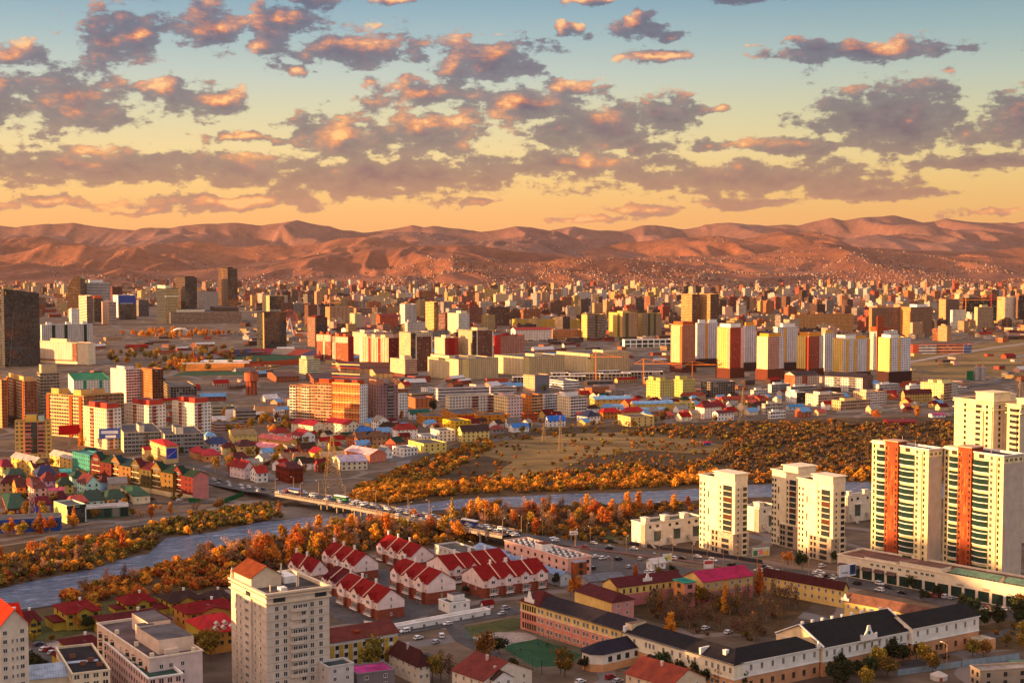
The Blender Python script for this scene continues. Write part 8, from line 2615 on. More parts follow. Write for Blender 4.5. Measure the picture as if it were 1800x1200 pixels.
def box_at(mb, x, y, a, w, l, h, f, col, roof=None):
 ca, sa = math.cos(a), math.sin(a)
 T = lambda u, v: (x + u * ca - v * sa, y + u * sa + v * ca)
 q = [T(0, 0), T(w, 0), T(w, l), T(0, l)]
 for i in range(4): mb.wall(q[i], q[(i + 1) % 4], 0, h, f, col)
 mb.poly([(*p, h) for p in q], 'roofflat', roof or ROOFG)
 for k in range(rng.randint(1, 3) if h > 10 else 0):
  u, v, s, e = rng.uniform(.05, .75) * w, rng.uniform(.1, .6) * l, rng.uniform(.12, .2) * w, rng.uniform(.2, .4) * l
  q2 = [T(u, v), T(u + s, v), T(u + s, v + e), T(u, v + e)]
  z = h + rng.uniform(2, 4.5)
  for i in range(4): mb.wall(q2[i], q2[(i + 1) % 4], h, z, 'plain', col)
  mb.poly([(*p, z) for p in q2], 'roofflat', ROOFG)

def house_at(mb, x, y, a, w, l, h, col, rc, z0=0.0):
 ca, sa = math.cos(a), math.sin(a)
 T = lambda u, v, z: (x + u * ca - v * sa, y + u * sa + v * ca, z0 + z)
 mb.poly([T(0, 0, -2), T(w, 0, -2), T(w, 0, h), T(0, 0, h)], 'f_win' if w > 7 and z0 == 0 else 'plain', col, [(0, 0), (round(w / 3), 0), (round(w / 3), max(1, round(h / 3))), (0, max(1, round(h / 3)))])
 mb.poly([T(w, l, -2), T(0, l, -2), T(0, l, h), T(w, l, h)], 'plain', col)
 r = h + l * .32
 mb.poly([T(0, l, -2), T(0, 0, -2), T(0, 0, h), T(0, l / 2, r), T(0, l, h)], 'plain', col)
 mb.poly([T(w, 0, -2), T(w, l, -2), T(w, l, h), T(w, l / 2, r), T(w, 0, h)], 'plain', col)
 mb.poly([T(-.4, -.5, h - .2), T(w + .4, -.5, h - .2), T(w + .4, l / 2, r + .1), T(-.4, l / 2, r + .1)], 'roof', rc)
 mb.poly([T(w + .4, l + .5, h - .2), T(-.4, l + .5, h - .2), T(-.4, l / 2, r + .1), T(w + .4, l / 2, r + .1)], 'roof', rc)

def near_mark(px, py):
 m = min(LIST_MARK, key=lambda q: (q[0] - px) ** 2 + 4 * (q[1] - py) ** 2)
 return ('left of' if px < m[0] - 12 else 'right of' if px > m[0] + 12 else 'behind') + ' the ' + m[2]

LIST_MARK += [(1230, 500, 'bare hill spur'), (1530, 480, 'far right cluster'), (1000, 500, 'centre foothill towers'), (640, 490, 'settled hillside'), (200, 490, 'hazy left foothills')]

def far_city():
 cand = []
 # (x0, x1, y0, y1, how many, width, height range, share of towers)
 for (x0, x1, y0, y1, n, w0, w1, h0, h1) in [
   (-60, 1860, 487, 505, 1500, 12, 44, 4, 34), (-60, 1860, 505, 520, 900, 14, 50, 5, 40), (430, 1860, 520, 540, 560, 18, 62, 9, 45),
   (150, 440, 518, 545, 70, 18, 50, 8, 30), (490, 1200, 540, 575, 300, 18, 60, 9, 46), (1255, 1860, 540, 572, 230, 18, 64, 9, 42),
   (560, 1000, 560, 600, 90, 16, 50, 9, 36), (-40, 150, 520, 570, 60, 18, 50, 8, 30), (0, 560, 590, 625, 40, 12, 40, 4, 8), (160, 540, 640, 690, 40, 10, 36, 4, 7),
   (1260, 1560, 570, 600, 60, 18, 50, 10, 30), (870, 1170, 610, 640, 16, 12, 40, 4, 7), (1620, 1860, 560, 600, 40, 14, 44, 6, 26),
   (640, 1180, 672, 700, 60, 12, 34, 4, 10), (280, 520, 705, 760, 40, 10, 30, 4, 8), (1600, 1850, 625, 690, 36, 8, 30, 3, 6), (1180, 1640, 672, 700, 34, 10, 26, 4, 9), (-60, 1860, 496, 540, 2600, 8, 26, 4, 10), (430, 1860, 540, 602, 1100, 8, 24, 4, 10), (560, 1180, 590, 640, 160, 8, 24, 4, 8)]:
  for _ in range(n):
   px, py = rng.uniform(x0, x1), rng.uniform(y0, y1)
   p = G(px, py)
   h = h0 + (h1 - h0) * rng.random() ** (2.6 if y1 < 521 else 1.5)
   tall = h > 24 and rng.random() < .5
   w = rng.uniform(w0, w0 + 12) if tall else rng.uniform(w0, w1)
   l = rng.uniform(11, 16) if h > 9 else rng.uniform(8, 20)
   if tall: l, h = rng.uniform(16, 24), h * 1.15
   r = math.hypot(w, l) / 2
   a = R(rng.choice([22, 28, 33, 33, 38, 12, 50, 60]))
   cx, cy = p.x + (w * math.cos(a) - l * math.sin(a)) / 2, p.y + (w * math.sin(a) + l * math.cos(a)) / 2
   if p.y < 6500 and not free(cx, cy, r * .8): continue
   FOOT.append((cx, cy, r * .8))
   cand.append((p, w, l, h, a, tall, px, py))
 cand.sort(key=lambda q: -(q[3] * q[1]) / q[0].y ** 2)
 cnt = {'apartment_tower': 0, 'apartment_block': 0, 'low_building': 0}
 mass = MB()
 for (p, w, l, h, a, tall, px, py) in cand:
  tn, col = rng.choice(PAL)
  f = rng.choice(FS)
  if h < 10: f = rng.choice(['f_win', 'f_band', 'plain'])
  kind = 'apartment_tower' if tall else 'apartment_block' if h > 10 else 'low_building'
  if cnt[kind] < 215 and 0 < px < 1800:
   cnt[kind] += 1
   mb = MB()
   k = {'apartment_tower': 'tower', 'apartment_block': 'slab block', 'low_building': 'low building'}[kind]
   if kind == 'low_building' and rng.random() < .55:
    rn, rc = rng.choice([('red', RED), ('blue', SKYB), ('maroon', MAROON), ('pale', c(206, 200, 200)), ('rust', RUST)])
    house_at(mb, 0, 0, 0, w, l * .7, h * .7, col, rc)
    lab = f'{tn} low building with {rn} gable roof {near_mark(px, py)}'
   else:
    box_at(mb, 0, 0, 0, w, l, h, f, col)
    size = ('high' if h > 34 else 'middling' if h > 22 else 'squat')
    lab = f'{size} {tn} {k} in the distance {near_mark(px, py)}'
   o = mb.build(kind)
   o.location = p
   o.rotation_euler = (0, 0, a)
   tag(o, lab, k, 'far: ' + lab)
  else:
   box_at(mass, p.x, p.y, a, w, l, h, f, col)
 tag(mass.build('distant_city'), kind='stuff')
 print('city', len(cand), cnt)

far_city()

def hillside():
 hs = []
 for (hi, n, x0, x1, t0, t1) in ((7, 2600, 640, 1310, .15, 1.0), (6, 2600, 400, 1300, .35, 1.0), (5, 1300, -100, 400, .45, 1.0), (8, 3200, 1000, 1860, .35, 1.0), (9, 200, 120, 310, .5, 1), (4, 800, 950, 1860, .55, 1)):
  H = HILLS[hi]
  for _ in range(n):
   px = rng.uniform(x0, x1)
   T = t0 + (t1 - t0) * rng.random() ** .8
   y = H.D - T * H.front
   x = (px - 900) / FPX * y
   if vnoise(np.array(x / 260.), np.array(y / 420.), 77) < .34: continue
   hs.append((x, y, float(H.h(x, y))))
 for _ in range(2200):
  p = G(rng.uniform(-30, 1830), rng.uniform(481, 494))
  hs.append((p.x, p.y, 0.))
 hs.sort(key=lambda q: q[1] - 3 * q[2])
 mass = MB()
 k = 0
 for (x, y, z) in hs:
  # stand on whatever ground is highest here
  for H in HILLS:
   if abs(y - H.D) < H.front and H.cx[0] < x < H.cx[-1]: z = max(z, float(H.h(x, y)))
  s = rng.uniform(7, 12)
  col = rng.choice([c(160, 126, 108), c(168, 126, 96), c(136, 90, 68), c(184, 160, 146), c(110, 76, 62)])
  rc = rng.choice([c(130, 66, 52), c(160, 146, 140), c(100, 54, 48), c(96, 110, 130), c(160, 120, 100), c(80, 60, 56)])
  if k < 290:
   k += 1
   mb = MB()
   house_at(mb, 0, 0, 0, s, s * .7, s * .42, col, rc, .01)
   o = mb.build('hillside_house')
   o.location = (x, y, z)
   o.rotation_euler = (0, 0, R(rng.uniform(10, 50)))
   tag(o, 'tiny pale house among hundreds in the settlement climbing the far hills', 'house', 'settlement on the far hills')
  else:
   house_at(mass, x, y, R(rng.uniform(10, 50)), s, s * .7, s * .42, col, rc, z)
 tag(mass.build('hillside_settlement'), kind='stuff')

hillside()

def cottages():
 k = 0
 for poly, n in (([(0, 830), (150, 800), (260, 900), (200, 905), (0, 890)], 30), ([(330, 800), (520, 770), (700, 745), (700, 800), (560, 830), (440, 830)], 34),
     ([(700, 740), (1040, 722), (1060, 748), (860, 755), (800, 770), (700, 780)], 22), ([(1040, 735), (1040, 700), (1340, 705), (1340, 735), (1180, 742)], 40), ([(1340, 700), (1650, 690), (1660, 722), (1400, 735)], 22)):
  P = [G(*q) for q in poly]
  for _ in range(n * 6):
   x, y = rng.uniform(min(p.x for p in P), max(p.x for p in P)), rng.uniform(min(p.y for p in P), max(p.y for p in P))
   if not inpoly(x, y, P) or not free(x, y, 6): continue
   n -= 1
   if n < 0: break
   FOOT.append((x, y, 8))
   w = rng.uniform(8, 13)
   wn, wc = rng.choice([('white', WHITE), ('cream', CREAM), ('yellow', c(220, 180, 100)), ('tan', TANW), ('brick', c(160, 90, 64))])
   rn, rc = rng.choice([('red', RED), ('maroon', MAROON), ('brown', DBROWN), ('blue', SKYB), ('green', DGRN), ('grey', GREY), ('salmon', c(196, 90, 80))])
   hh = rng.uniform(3, 6)
   b = empty('house', (x, y, 0), R(rng.choice([20, 28, 33, 60])))
   px, py = PX((x, y, 0))
   lab = f'small {wn} cottage with {rn} roof squeezed in {near_mark(px, py)}'
   tag(b, lab, 'house', 'infill: ' + lab)
   B_ = type('Q', (), {})()
   B_.t = b
   mb = MB()
   mb.box(0, w, 0, w * .8, 0, hh, 'plain', wc)
   mb.build('wall', b)
   gable_roof(B_, 0, w, 0, w * .8, hh, w * .3, 'x', .5, rc, 'roof', hip=rng.choice([0, 0, 2.5]), wallcol=wc)
   for zz in ((hh * .5,) if hh < 4.5 else (hh * .28, hh * .75)):
    for f in (.25, .75):
     o = bpy.data.objects.new('window', win_mesh(1.3, 1.3, 'white'))
     COL.objects.link(o)
     o.parent = b
     o.location = (w * f, 0, zz)

cottages()

# traffic
def car_proto(name, label, col, L=4.4, W=1.8, Hh=1.5, suv=False):
 t = thing(name, label, 'car', (0, 0, 0))
 body = MB()
 h1, hr = Hh * .55, Hh
 prof = [(-L / 2, .35), (-L / 2, h1 * .9), (-L * .44, h1), (-L * (.46 if suv else .30), hr), (L * .12, hr), (L * .27, h1 * 1.02), (L * .46, h1 * .85), (L / 2, .6), (L / 2, .35)]
 y = W / 2
 body.poly([(x, -y, z) for x, z in prof][::-1], 'carpaint', col)
 body.poly([(x, y, z) for x, z in prof], 'carpaint', col)
 for i in range(len(prof)):
  (a, p), (e, q) = prof[i], prof[(i + 1) % len(prof)]
  body.poly([(a, -y, p), (e, -y, q), (e, y, q), (a, y, p)][::-1], 'carpaint', col)
 body.build('body', t)
 g = MB()
 s = y + .02
 for sg in (-1, 1):
  g.poly([(-L * .36, sg * s, h1 + .08), (L * .20, sg * s, h1 + .08), (L * .11, sg * s, hr - .1), (-L * (.36 if suv else .27), sg * s, hr - .1)][::sg], 'pane')
 g.poly([(L * .26, -y * .9, h1 + .08), (L * .26, y * .9, h1 + .08), (L * .135, y * .85, hr - .06), (L * .135, -y * .85, hr - .06)], 'pane')
 g.poly([(-L * .45, y * .9, h1 + .1), (-L * .45, -y * .9, h1 + .1), (-L * (.475 if suv else .32), -y * .85, hr - .06), (-L * (.475 if suv else .32), y * .85, hr - .06)], 'pane')
 g.build('window_glass', t)
 wm = None
 for sx in (-1, 1):
  for sy in (-1, 1):
   m = MB()
   n = 10
   ring = [(.33 * math.cos(2 * math.pi * i / n), .33 + .33 * math.sin(2 * math.pi * i / n)) for i in range(n)]
   for i in range(n):
    (a, p), (e, q) = ring[i], ring[(i + 1) % n]
    m.poly([(a, -.12, p), (e, -.12, q), (e, .12, q), (a, .12, p)], 'tyre')
   m.poly([(a, -.12, p) for a, p in ring], 'tyre')
   m.poly([(a, .12, p) for a, p in ring[::-1]], 'tyre')
   o = m.build('wheel', t)
   o.location = (sx * L * .31, sy * (y - .08), 0)
 for nm, x, cl in (('headlight', L / 2, c(230, 226, 210)), ('tail_light', -L / 2, c(150, 20, 20))):
  for sy in (-.6, .6):
   m = MB()
   m.box(x - .06, x + .04, sy * y - .15, sy * y + .15, .62, .8, 'paint', cl)
   m.build(nm, t)
 return t

CARC = [('white', c(226, 226, 228), 5), ('silver', c(170, 172, 178), 3), ('black', c(28, 28, 32), 2), ('dark blue', c(36, 50, 96), 1), ('red', c(150, 24, 30), 1)]
CARS = {}

def car(px, py, ang, where, z=0.25, colour=None, group=True):
 p = G(px, py, z)
 cn, cl, _ = rng.choices(CARC, [q[2] for q in CARC])[0] if not colour else [q for q in CARC if q[0] == colour][0]
 suv = rng.random() < .35
 lab = f'{cn} {"off-road car" if suv else "saloon car"} {where}'
 k = (cn, suv)
 if k not in CARS:
  CARS[k] = car_proto('car', lab, cl, 4.6 if suv else 4.4, 1.85, 1.8 if suv else 1.45, suv)
  o = CARS[k]
  o.location, o.rotation_euler = p, (0, 0, ang)
 else:
  o = dup(CARS[k], p, ang, lab)
 o['group'] = 'cars: ' + lab
 return o

def traffic():
 def lane(P, off, gap, where, z, rev=False):
  s0 = 0
  for i in range(len(P) - 1):
   a, b = P[i], P[i + 1]
   d = (b - a)
   L = Vector((d.x, d.y, 0)).length
   u = Vector((d.x / L, d.y / L, 0))
   n = Vector((-u.y, u.x, 0))
   t = s0
   while t < L:
    q = a.lerp(b, t / L) + n * off
    px, py = PX(q)
    if -10 < px < 1810:
     car(px, py, math.atan2(u.y, u.x) + (math.pi if rev else 0), where, q.z + .05)
    t += gap * rng.uniform(.85, 1.9)
   s0 = t - L
 B2 = [G(x, y, BZ) for x, y in BR]
 for off, rev, gap in ((5.5, False, 8), (2, False, 8.5), (-2, True, 13), (-5.5, True, 16)):
  lane(B2, off, gap, 'queuing on the bridge', BZ, rev)
 E = [G(900, 938, BZ), G(985, 951, .5)] + [G(x, y, .2) for x, y in ROAD_E[1:]]
 for off, rev, gap in ((5.5, False, 22), (2, False, 24), (-2.5, True, 26), (-6, True, 30)):
  lane(E, off, gap, 'on the road past the car park and towers', .2, rev)
 Wd = [G(367, 845, .2), G(450, 862, 3.), G(500, 865, BZ)]
 for off, rev, gap in ((4, False, 11), (-3, True, 14)):
  lane(Wd, off, gap, 'on the road climbing to the bridge', .2, rev)
 for off, rev, gap in ((3.5, False, 11), (-3, True, 19)):
  lane([G(705, 1108, .2), G(790, 1093, .2), G(870, 1078, .2), G(930, 1066, .2)], off, gap, 'in the street behind the garage strip', .2, rev)
 lane([G(170, 590, .2), G(300, 588, .2), G(420, 587, .2), G(560, 597, .2)], 0, 12, 'in the far street past the park', .2)
 for (x, y, a, cl, w) in [(1047, 979, .1, 'white', 'parked first in the big car park'), (1060, 982, .1, 'white', 'parked second in the big car park'), (1087, 984, 0, 'black', 'parked alone in the middle of the car park'),
                             (1126, 983, .4, 'silver', 'parked near the car park railing'), (1106, 997, .4, 'silver', 'parked by the orange tree in the car park'), (1139, 1006, .2, 'white', 'parked by the kiosk'),
                             (1147, 1007, .2, 'white', 'parked second by the kiosk'), (1041, 1000, 1.5, 'black', 'beside the pink warehouse end'),
                             (67, 1133, .4, 'dark blue', 'parked across the small yard by the villas'), (78, 1142, .4, 'white', 'parked in the small yard, first of three'), (86, 1143, .4, 'red', 'parked in the small yard, middle of three'), (92, 1148, .4, 'silver', 'parked in the small yard, last of three'),
                             (1073, 1192, .1, 'red', 'in the lane before the rust-striped roof'), (1020, 1199, .1, 'white', 'at the bottom lane below the pitch'), (1086, 1198, .1, 'silver', 'next to the red car in the lane'),
                             (735, 1122, .2, 'white', 'turning at the junction by the gold trees'), (776, 1119, 1.2, 'white', 'driving up the side street to the pitch'), (766, 1129, .5, 'silver', 'waiting in the side street'),
                             (1434, 1008, .2, 'white', 'at the crossing by the big billboard'), (1450, 1013, .2, 'black', 'at the crossing beside the white car'), (1625, 1042, .2, 'white', 'parked first before the arcade'),
                             (1662, 1050, .2, 'white', 'parked second before the arcade'), (1673, 1052, .2, 'silver', 'parked third before the arcade'), (1280, 1112, .3, 'white', 'hidden among the courtyard trees'),
                             (1240, 1105, .3, 'white', 'parked under the bare courtyard trees'), (1510, 968, .2, 'silver', 'on the drive between the cream and striped towers'), (1445, 996, .2, 'white', 'by the foot of the sunlit cream tower'),
                             (205, 882, .3, 'white', 'parked before the cream flat house'), (268, 878, .3, 'black', 'parked before the painted terrace'), (315, 880, .3, 'white', 'parked first at the pink end wall'), (327, 877, .3, 'silver', 'parked second at the pink end wall')]:
  car(x, y, R(33) + a, w, .3, cl)
 # buses on the bridge
 for (px, py, nm, c1, c2) in ((519, 866, 'white and blue city bus at the left end of the bridge', WHITE, c(50, 70, 150)), (600, 879, 'green city bus on the left part of the bridge', c(30, 150, 70), WHITE), (826, 922, 'blue city bus on the right part of the bridge', c(40, 70, 170), WHITE)):
  p = G(px, py, BZ + .05)
  t = thing('bus', nm, 'bus', p, R(-44))
  m = MB()
  m.box(-5.8, 5.8, -1.25, 1.25, .4, 1.5, 'carpaint', c1)
  m.box(-5.8, 5.8, -1.25, 1.25, 2.5, 3.1, 'carpaint', c2)
  m.build('body', t)
  m = MB()
  m.box(-5.75, 5.75, -1.22, 1.22, 1.5, 2.5, 'pane', c1)
  m.build('window_glass', t)
  for x in (-3.6, 3.6):
   for y in (-1.1, 1.1):
    m = MB()
    m.bar((x, y - .15, .5), (x, y + .15, .5), .9, 'tyre', DARK)
    m.build('wheel', t)

traffic()

# masts, cranes, lamps, signs, fences, people
def pylon(label, px, yb, yt, wd, col):
 p = G(px, yb)
 t = thing('pylon', label, 'pylon', p, R(20))
 h = Zat(p.y, yt)
 m = MB()
 W = lambda z: wd * max(0., 1 - z / h) ** 1.15 * .5 + wd * .05
 lv = [h * k / 7 for k in range(8)]
 sq = lambda z: [(sx * W(z), sy * W(z), z) for sx, sy in ((-1, -1), (1, -1), (1, 1), (-1, 1))]
 th = max(.16, p.y / 7500)
 for a, e in zip(lv, lv[1:]):
  A, B = sq(a), sq(e)
  for i in range(4):
   j = (i + 1) % 4
   m.bar(A[i], B[i], th, 'metal', col)
   m.bar(A[i], B[j], th * .7, 'metal', col)
   m.bar(A[j], B[i], th * .7, 'metal', col)
   m.bar(B[i], B[j], th * .7, 'metal', col)
 m.build('lattice', t)
 for f in (.62, .76, .90):
  m = MB()
  q = wd * (.75 - abs(f - .76))
  m.bar((-q, 0, h * f), (q, 0, h * f), th, 'metal', col)
  m.bar((-q, 0, h * f), (0, 0, h * (f + .05)), th * .7, 'metal', col)
  m.bar((q, 0, h * f), (0, 0, h * (f + .05)), th * .7, 'metal', col)
  m.build('cross_arm', t)

YM = c(214, 170, 96)
pylon('tall yellow lattice pylon beside the road left of the bridge', 584, 861, 766, 12, YM)
pylon('slim lattice mast rising from the shops by the embankment road', 57, 925, 842, 5, c(200, 180, 170))
for a in [('sunlit lattice pylon standing on the dry field', 985, 795, 730, 3.2), ('shaded lattice pylon left of the one on the dry field', 956, 776, 742, 3.2), ('lattice pylon behind the stepped maroon roofed villa', 1306, 735, 681, 5),
          ('lattice pylon at the edge of the right-hand waste field', 1704, 598, 566, 9), ('second lattice pylon on the right-hand waste field', 1713, 590, 568, 8), ('small lattice mast behind the pale yellow tower', 1793, 700, 662, 6)]:
 pylon(*a, c(176, 146, 104))

def crane(label, px, yb, yt, x0, x1, col=c(226, 130, 40)):
 p = G(px, yb)
 t = thing('tower_crane', label, 'crane', p)
 h = Zat(p.y, yt)
 s = p.y / FPX
 m = MB()
 m.bar((0, 0, 0), (0, 0, h), 1.2, 'paint', col)
 m.build('mast', t)
 m = MB()
 hj = h * .80
 m.bar(((x0 - px) * s, 0, hj), ((x1 - px) * s, 0, hj), .9, 'paint', col)
 m.bar((0, 0, h), ((x1 - px) * s * .8, 0, hj), .5, 'paint', col)
 m.bar((0, 0, h), ((x0 - px) * s * .9, 0, hj), .5, 'paint', col)
 m.build('jib', t)
 m = MB()
 e = x0 if abs(x0 - px) < abs(x1 - px) else x1
 m.box((e - px) * s - 2, (e - px) * s + 2, -1.2, 1.2, hj - 3, hj, 'plain', DGREY, bottom=True)
 m.build('counterweight', t)

for a in [('orange tower crane before the yellow barracks block', 1047, 668, 617, 1036, 1093), ('orange tower crane in the middle of the building site', 1131, 676, 630, 1113, 1198), ('orange tower crane nearest the white cluster', 1217, 664, 635, 1202, 1258),
          ('orange crane mast on the stadium waste land', 340, 635, 602, 334, 350), ('orange crane among the middle city blocks', 580, 575, 521, 574, 600), ('orange crane above the scaffolded tower on the right', 1697, 575, 515, 1686, 1742)]:
 crane(*a)
crane('red crane on the skyline at the far right', 1742, 575, 514, 1736, 1760, c(190, 40, 40))

def lamps():
 k = 0
 L0 = None
 for pts, where, z, n in ((BR, 'bridge', BZ, 9), ([(940, 945)] + ROAD_E[1:5], 'road by the car park', .2, 9)):
  P = [G(x, y, z) for x, y in pts]
  for i in range(n):
   f = i / (n - 1) * (len(P) - 1)
   j = min(int(f), len(P) - 2)
   d = (P[j + 1] - P[j]).normalized()
   nn = Vector((-d.y, d.x, 0))
   for sg in (1, -1):
    q = P[j].lerp(P[j + 1], f - j) + nn * sg * 7.6
    side = 'far' if sg > 0 else 'near'
    lab = f'thin curved street lamp along the {side} kerb of the {where}'
    if L0 is None:
     L0 = t = thing('street_lamp', lab, 'street lamp', q)
     m = MB()
     m.cyl(0, 0, 0, 9, .17, .11, 6, 'metal', c(190, 150, 110))
     m.build('pole', t)
     m = MB()
     m.bar((0, 0, 9), (1.6, 0, 9.6), .14, 'metal', c(190, 150, 110))
     m.build('arm', t)
     m = MB()
     m.box(1.4, 2.2, -.18, .18, 9.5, 9.7, 'paint', WHITE, bottom=True)
     m.build('lamp_head', t)
    else:
     t = dup(L0, q, 0, lab)
    t.rotation_euler = (0, 0, math.atan2(-nn.y * sg, -nn.x * sg))
    t['group'] = 'street lamps: ' + lab
 for px, py, lab in ((1076, 1018, 'lone curved lamp post beside the grey shed'), (1157, 1012, 'lamp post by the kiosk with curved head'), (1664, 1180, 'white lamp post before the white school'), (832, 990, 'tall lamp post between sheds and bridge')):
  o = dup(L0, G(px, py), R(150), lab, None, 1.2)
  del o['group']

lamps()

def billboard(label, px, yb, z0, w, h, bg, text=None, tc=DARK, rz=33, extra=None, legs=1):
 p = G(px, yb)
 t = thing('billboard', label, 'billboard', p, R(rz))
 m = MB()
 for k in range(legs):
  x = (k - (legs - 1) / 2) * w * .7
  m.bar((x, .3, 0), (x, .3, z0), .5, 'metal', GREY)
 m.build('post', t)
 m = MB()
 m.box(-w / 2, w / 2, 0, .6, z0, z0 + h, 'plain', bg, bottom=True)
 m.build('panel', t)
 for (x0, q0, x1, q1, col) in extra or ():
  m = MB()
  m.box(w * (x0 - .5), w * (x1 - .5), -.06, 0, z0 + h * q0, z0 + h * q1, 'paint', col)
  m.build('picture', t)
 if text: lettering(t, text, (-w * .18, -.08, z0 + h * .34), h * .26, tc)

billboard('large white and blue roadside billboard reading Forbes before the arcade', 1490, 1030, 5, 10.5, 5.6, c(214, 220, 232), 'Forbes', c(20, 24, 40), 30, [(.62, .12, .98, .95, c(40, 70, 110)), (.74, .3, .9, .9, c(20, 34, 50))])
billboard('green and white picture billboard by the car park road', 1173, 992, 1.5, 4.8, 4.2, c(220, 226, 206), None, DARK, 15, [(.1, .1, .5, .6, c(90, 160, 70)), (.5, .3, .9, .8, c(226, 190, 80))], 2)
billboard('white and red billboard right of the green picture billboard', 1246, 1004, 1.5, 5.2, 4.4, c(230, 214, 206), None, DARK, 15, [(.06, .55, .94, .9, c(190, 60, 60)), (.2, .1, .8, .45, c(236, 226, 220))], 2)
billboard('long colourful painted hoarding beside the leftmost cream tower', 1338, 978, .3, 10, 4.6, c(190, 206, 190), None, DARK, 18, [(.04, .1, .3, .7, c(60, 120, 70)), (.34, .2, .6, .8, c(220, 120, 140)), (.64, .1, .96, .6, c(226, 180, 70))], 2)
billboard('red blank billboard under the striped towers', 122, 782, 9, 17, 8, c(170, 20, 30), None, DARK, 25)
billboard('blue and white billboard before the grey panel block', 193, 790, 9, 17, 8.5, c(60, 90, 170), None, DARK, 10, [(.1, .5, .9, .8, c(190, 200, 226)), (.3, .1, .8, .35, c(220, 226, 236))])
billboard('white gateway sign board by the road and the grassy bank', 1009, 952, 4, 4.5, 2.2, WHITE, None, DARK, 15, [(.1, .3, .9, .6, c(150, 150, 160))], 2)

def fence(label, pts, h, mat, col, step=3.0, solid=True, name='fence', cat='fence'):
 P = [G(x, y) for x, y in pts]
 t = thing(name, label, cat, P[0])
 m, q = MB(), MB()
 for a, b in zip(P, P[1:]):
  a, b = a - P[0], b - P[0]
  n = max(1, int((b - a).length / step))
  for k in range(n + 1):
   r = a.lerp(b, k / n)
   q.bar(r, r + Vector((0, 0, h)), .16, 'metal', col)
  if solid: m.bar(a + Vector((0, 0, h * .5)), b + Vector((0, 0, h * .5)), .12, mat, col, h * .94) if False else m.poly([a, b, b + Vector((0, 0, h)), a + Vector((0, 0, h))], mat, col)
  else:
   for k in range(5):
    z = Vector((0, 0, h * (k + .6) / 5))
    m.bar(a + z, b + z, .06, 'metal', col)
   for k in range(n * 3):
    r = a.lerp(b, k / n / 3)
    m.bar(r, r + Vector((0, 0, h)), .05, 'metal', col)
 m.build('panel' if solid else 'netting', t)
 q.build('post', t)

NG = c(60, 130, 96)
fence('tall green netting fence round the football pitch, front side', [(818, 1123), (868, 1136), (885, 1142), (952, 1186), (985, 1186)], 6, 'plain', NG, 4, False)
fence('tall green netting fence along the pink school side of the pitch', [(986, 1184), (1022, 1152), (946, 1120), (925, 1109)], 5, 'plain', NG, 4, False)
fence('grey-blue metal site fence at the lower right', [(1578, 1188), (1690, 1172), (1792, 1158)], 2.6, 'plain', c(140, 158, 170))
fence('green sheet hoarding below the pink end wall', [(332, 882), (352, 884)], 3, 'plain', c(16, 92, 50))
fence('green sheet hoarding by the road to the bridge', [(394, 884), (428, 871)], 3, 'plain', c(16, 92, 50))
fence('pink railing between the car park and the road', [(1005, 962), (1110, 975), (1240, 992), (1340, 1010)], 1.2, 'plain', c(206, 130, 110), 4, False)
fence('dark fence along the grassy bank by the villa row', [(1010, 946), (1110, 958), (1240, 975), (1340, 990)], 2, 'plain', c(60, 58, 66))
fence('white boundary wall behind the front terrace gardens', [(640, 1096), (668, 1100), (700, 1104)], 1.6, 'plain', WHITE, name='garden_wall', cat='wall')
fence('low concrete wall on the scrub edge below the white houses', [(690, 812), (760, 796), (830, 783), (900, 772)], 2, 'plain', GREY, name='boundary_wall', cat='wall')
fence('pale wall below the modern villa rows', [(1470, 726), (1560, 722), (1650, 708)], 2.4, 'plain', c(190, 180, 170), name='boundary_wall', cat='wall')

def yurt():
 p = G(1650, 1194)
 t = thing('yurt', 'round white felt yurt inside the lower right fence', 'yurt', p)
 m = MB()
 m.cyl(0, 0, 0, 2.0, 3.2, 3.2, 18, 'plain', c(206, 200, 192), False)
 m.build('wall', t)
 m = MB()
 m.cyl(0, 0, 1.95, 3.3, 3.3, .6, 18, 'plain', c(196, 186, 176))
 m.build('roof', t)
 m = MB()
 m.cyl(.4, 0, 3.2, 4.6, .14, .14, 6, 'metal', GREY)
 m.build('chimney', t)
 m = MB()
 m.box(-.5, .5, -3.3, -3.1, 0, 1.6, 'paint', c(150, 70, 40))
 m.build('door', t)
 p = G(1785, 1172)
 t = thing('container', 'green shipping container behind the lower right fence', 'container', p, R(20))
 m = MB()
 m.box(-3, 3, -1.2, 1.2, 0, 2.6, 'paint', c(30, 110, 76))
 m.build('body', t)
 m = MB()
 for k in range(14): m.box(-2.9 + k * .43, -2.75 + k * .43, -1.26, -1.2, .1, 2.5, 'paint', c(26, 96, 66))
 m.build('ribs', t)
 p = G(1738, 1082)
 t = thing('bus_shelter', 'small dark bus shelter with pale roof near the arcade end', 'shelter', p, R(-35))
 m = MB()
 m.box(-4, 4, -1.5, 1.5, 2.5, 2.9, 'plain', c(190, 180, 150), bottom=True)
 m.build('roof', t)
 m = MB()
 m.box(-4, 4, 1.2, 1.4, 0, 2.5, 'plain', c(90, 40, 36))
 m.build('wall', t)

yurt()

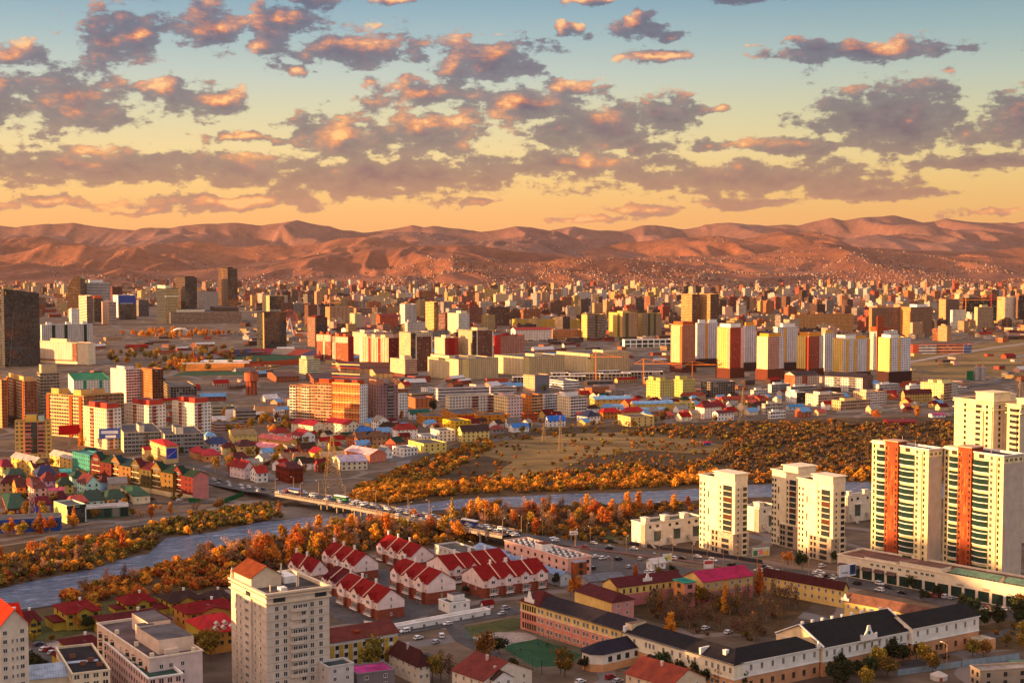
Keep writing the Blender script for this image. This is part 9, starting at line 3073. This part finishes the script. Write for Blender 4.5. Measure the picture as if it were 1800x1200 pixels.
def person(label, px, py, col, leg, group):
 p = G(px, py, .2)
 bm = bpy.data.meshes.new('person')
 V = [(0, 0, .92), (0, 0, 1.2), (0, 0, 1.45), (0, 0, 1.56), (0, 0, 1.68), (.11, 0, .85), (.14, .08, .48), (.15, .0, .04), (-.11, 0, .85), (-.14, -.1, .48), (-.15, .0, .04),
         (.22, 0, 1.42), (.29, -.05, 1.14), (.30, -.18, .92), (-.22, 0, 1.42), (-.29, .05, 1.14), (-.30, -.08, .9)]
 E = [(0, 1), (1, 2), (2, 3), (3, 4), (0, 5), (5, 6), (6, 7), (0, 8), (8, 9), (9, 10), (2, 11), (11, 12), (12, 13), (2, 14), (14, 15), (15, 16)]
 bm.from_pydata(V, E, [])
 key = 'cloth_%d_%d' % (int(col[0] * 255), int(col[2] * 255))
 if key not in M: simple(key, .9, fixed=col)
 bm.materials.append(M[key])
 o = bpy.data.objects.new('person', bm)
 COL.objects.link(o)
 md = o.modifiers.new('skin', 'SKIN')
 rad = [.16, .15, .17, .06, .11, .1, .075, .05, .1, .075, .05, .07, .055, .04, .07, .055, .04]
 for sv, r in zip(bm.skin_vertices[0].data, rad): sv.radius = (r, r)
 bm.skin_vertices[0].data[0].use_root = True
 o.location = p
 o.rotation_euler = (0, 0, rng.random() * 6.28)
 tag(o, label, 'person', group)

for i, (x, y, nm, cl) in enumerate([(946, 1134, 'blue', c(50, 70, 150)), (962, 1136, 'dark', c(40, 40, 50)), (968, 1147, 'red', c(190, 40, 40)), (980, 1148, 'orange', c(220, 90, 50)), (915, 1144, 'dark red', c(120, 30, 40)), (904, 1150, 'grey', c(110, 110, 116)), (910, 1127, 'pale', c(200, 196, 190))]):
 person(f'player in {nm} top out on the school sports pitch', x, y, cl, DARK, 'players on the pitch')
CR = [('blue', c(40, 70, 160)), ('black', c(26, 26, 30)), ('maroon', c(90, 26, 34)), ('grey', c(90, 90, 96)), ('khaki', c(110, 96, 70))]
for k in range(40):
 nm, cl = CR[k % 5]
 person(f'pedestrian in {nm} coat in the crowd at the arcade end', rng.uniform(1728, 1792), rng.uniform(1066, 1080), cl, DARK, f'crowd at the arcade: {nm} coats')

def haze():
 mb = MB()
 mb.box(-16000, 16000, -9000, 26000, -8, 760, 'haze', (1, 1, 1), bottom=True)
 t, b = newmat('haze')
 t.t.nodes.remove(b)
 pv = t.n('ShaderNodeVolumePrincipled', {'Color': (0.95, 0.74, 0.66, 1), 'Density': HAZE, 'Anisotropy': 0.2})
 out = [n for n in t.t.nodes if n.type == 'OUTPUT_MATERIAL'][0]
 t.t.links.new(pv.outputs[0], out.inputs['Volume'])
 o = mb.build('haze')
 tag(o, kind='stuff')

HAZE = 6.5e-6
haze()
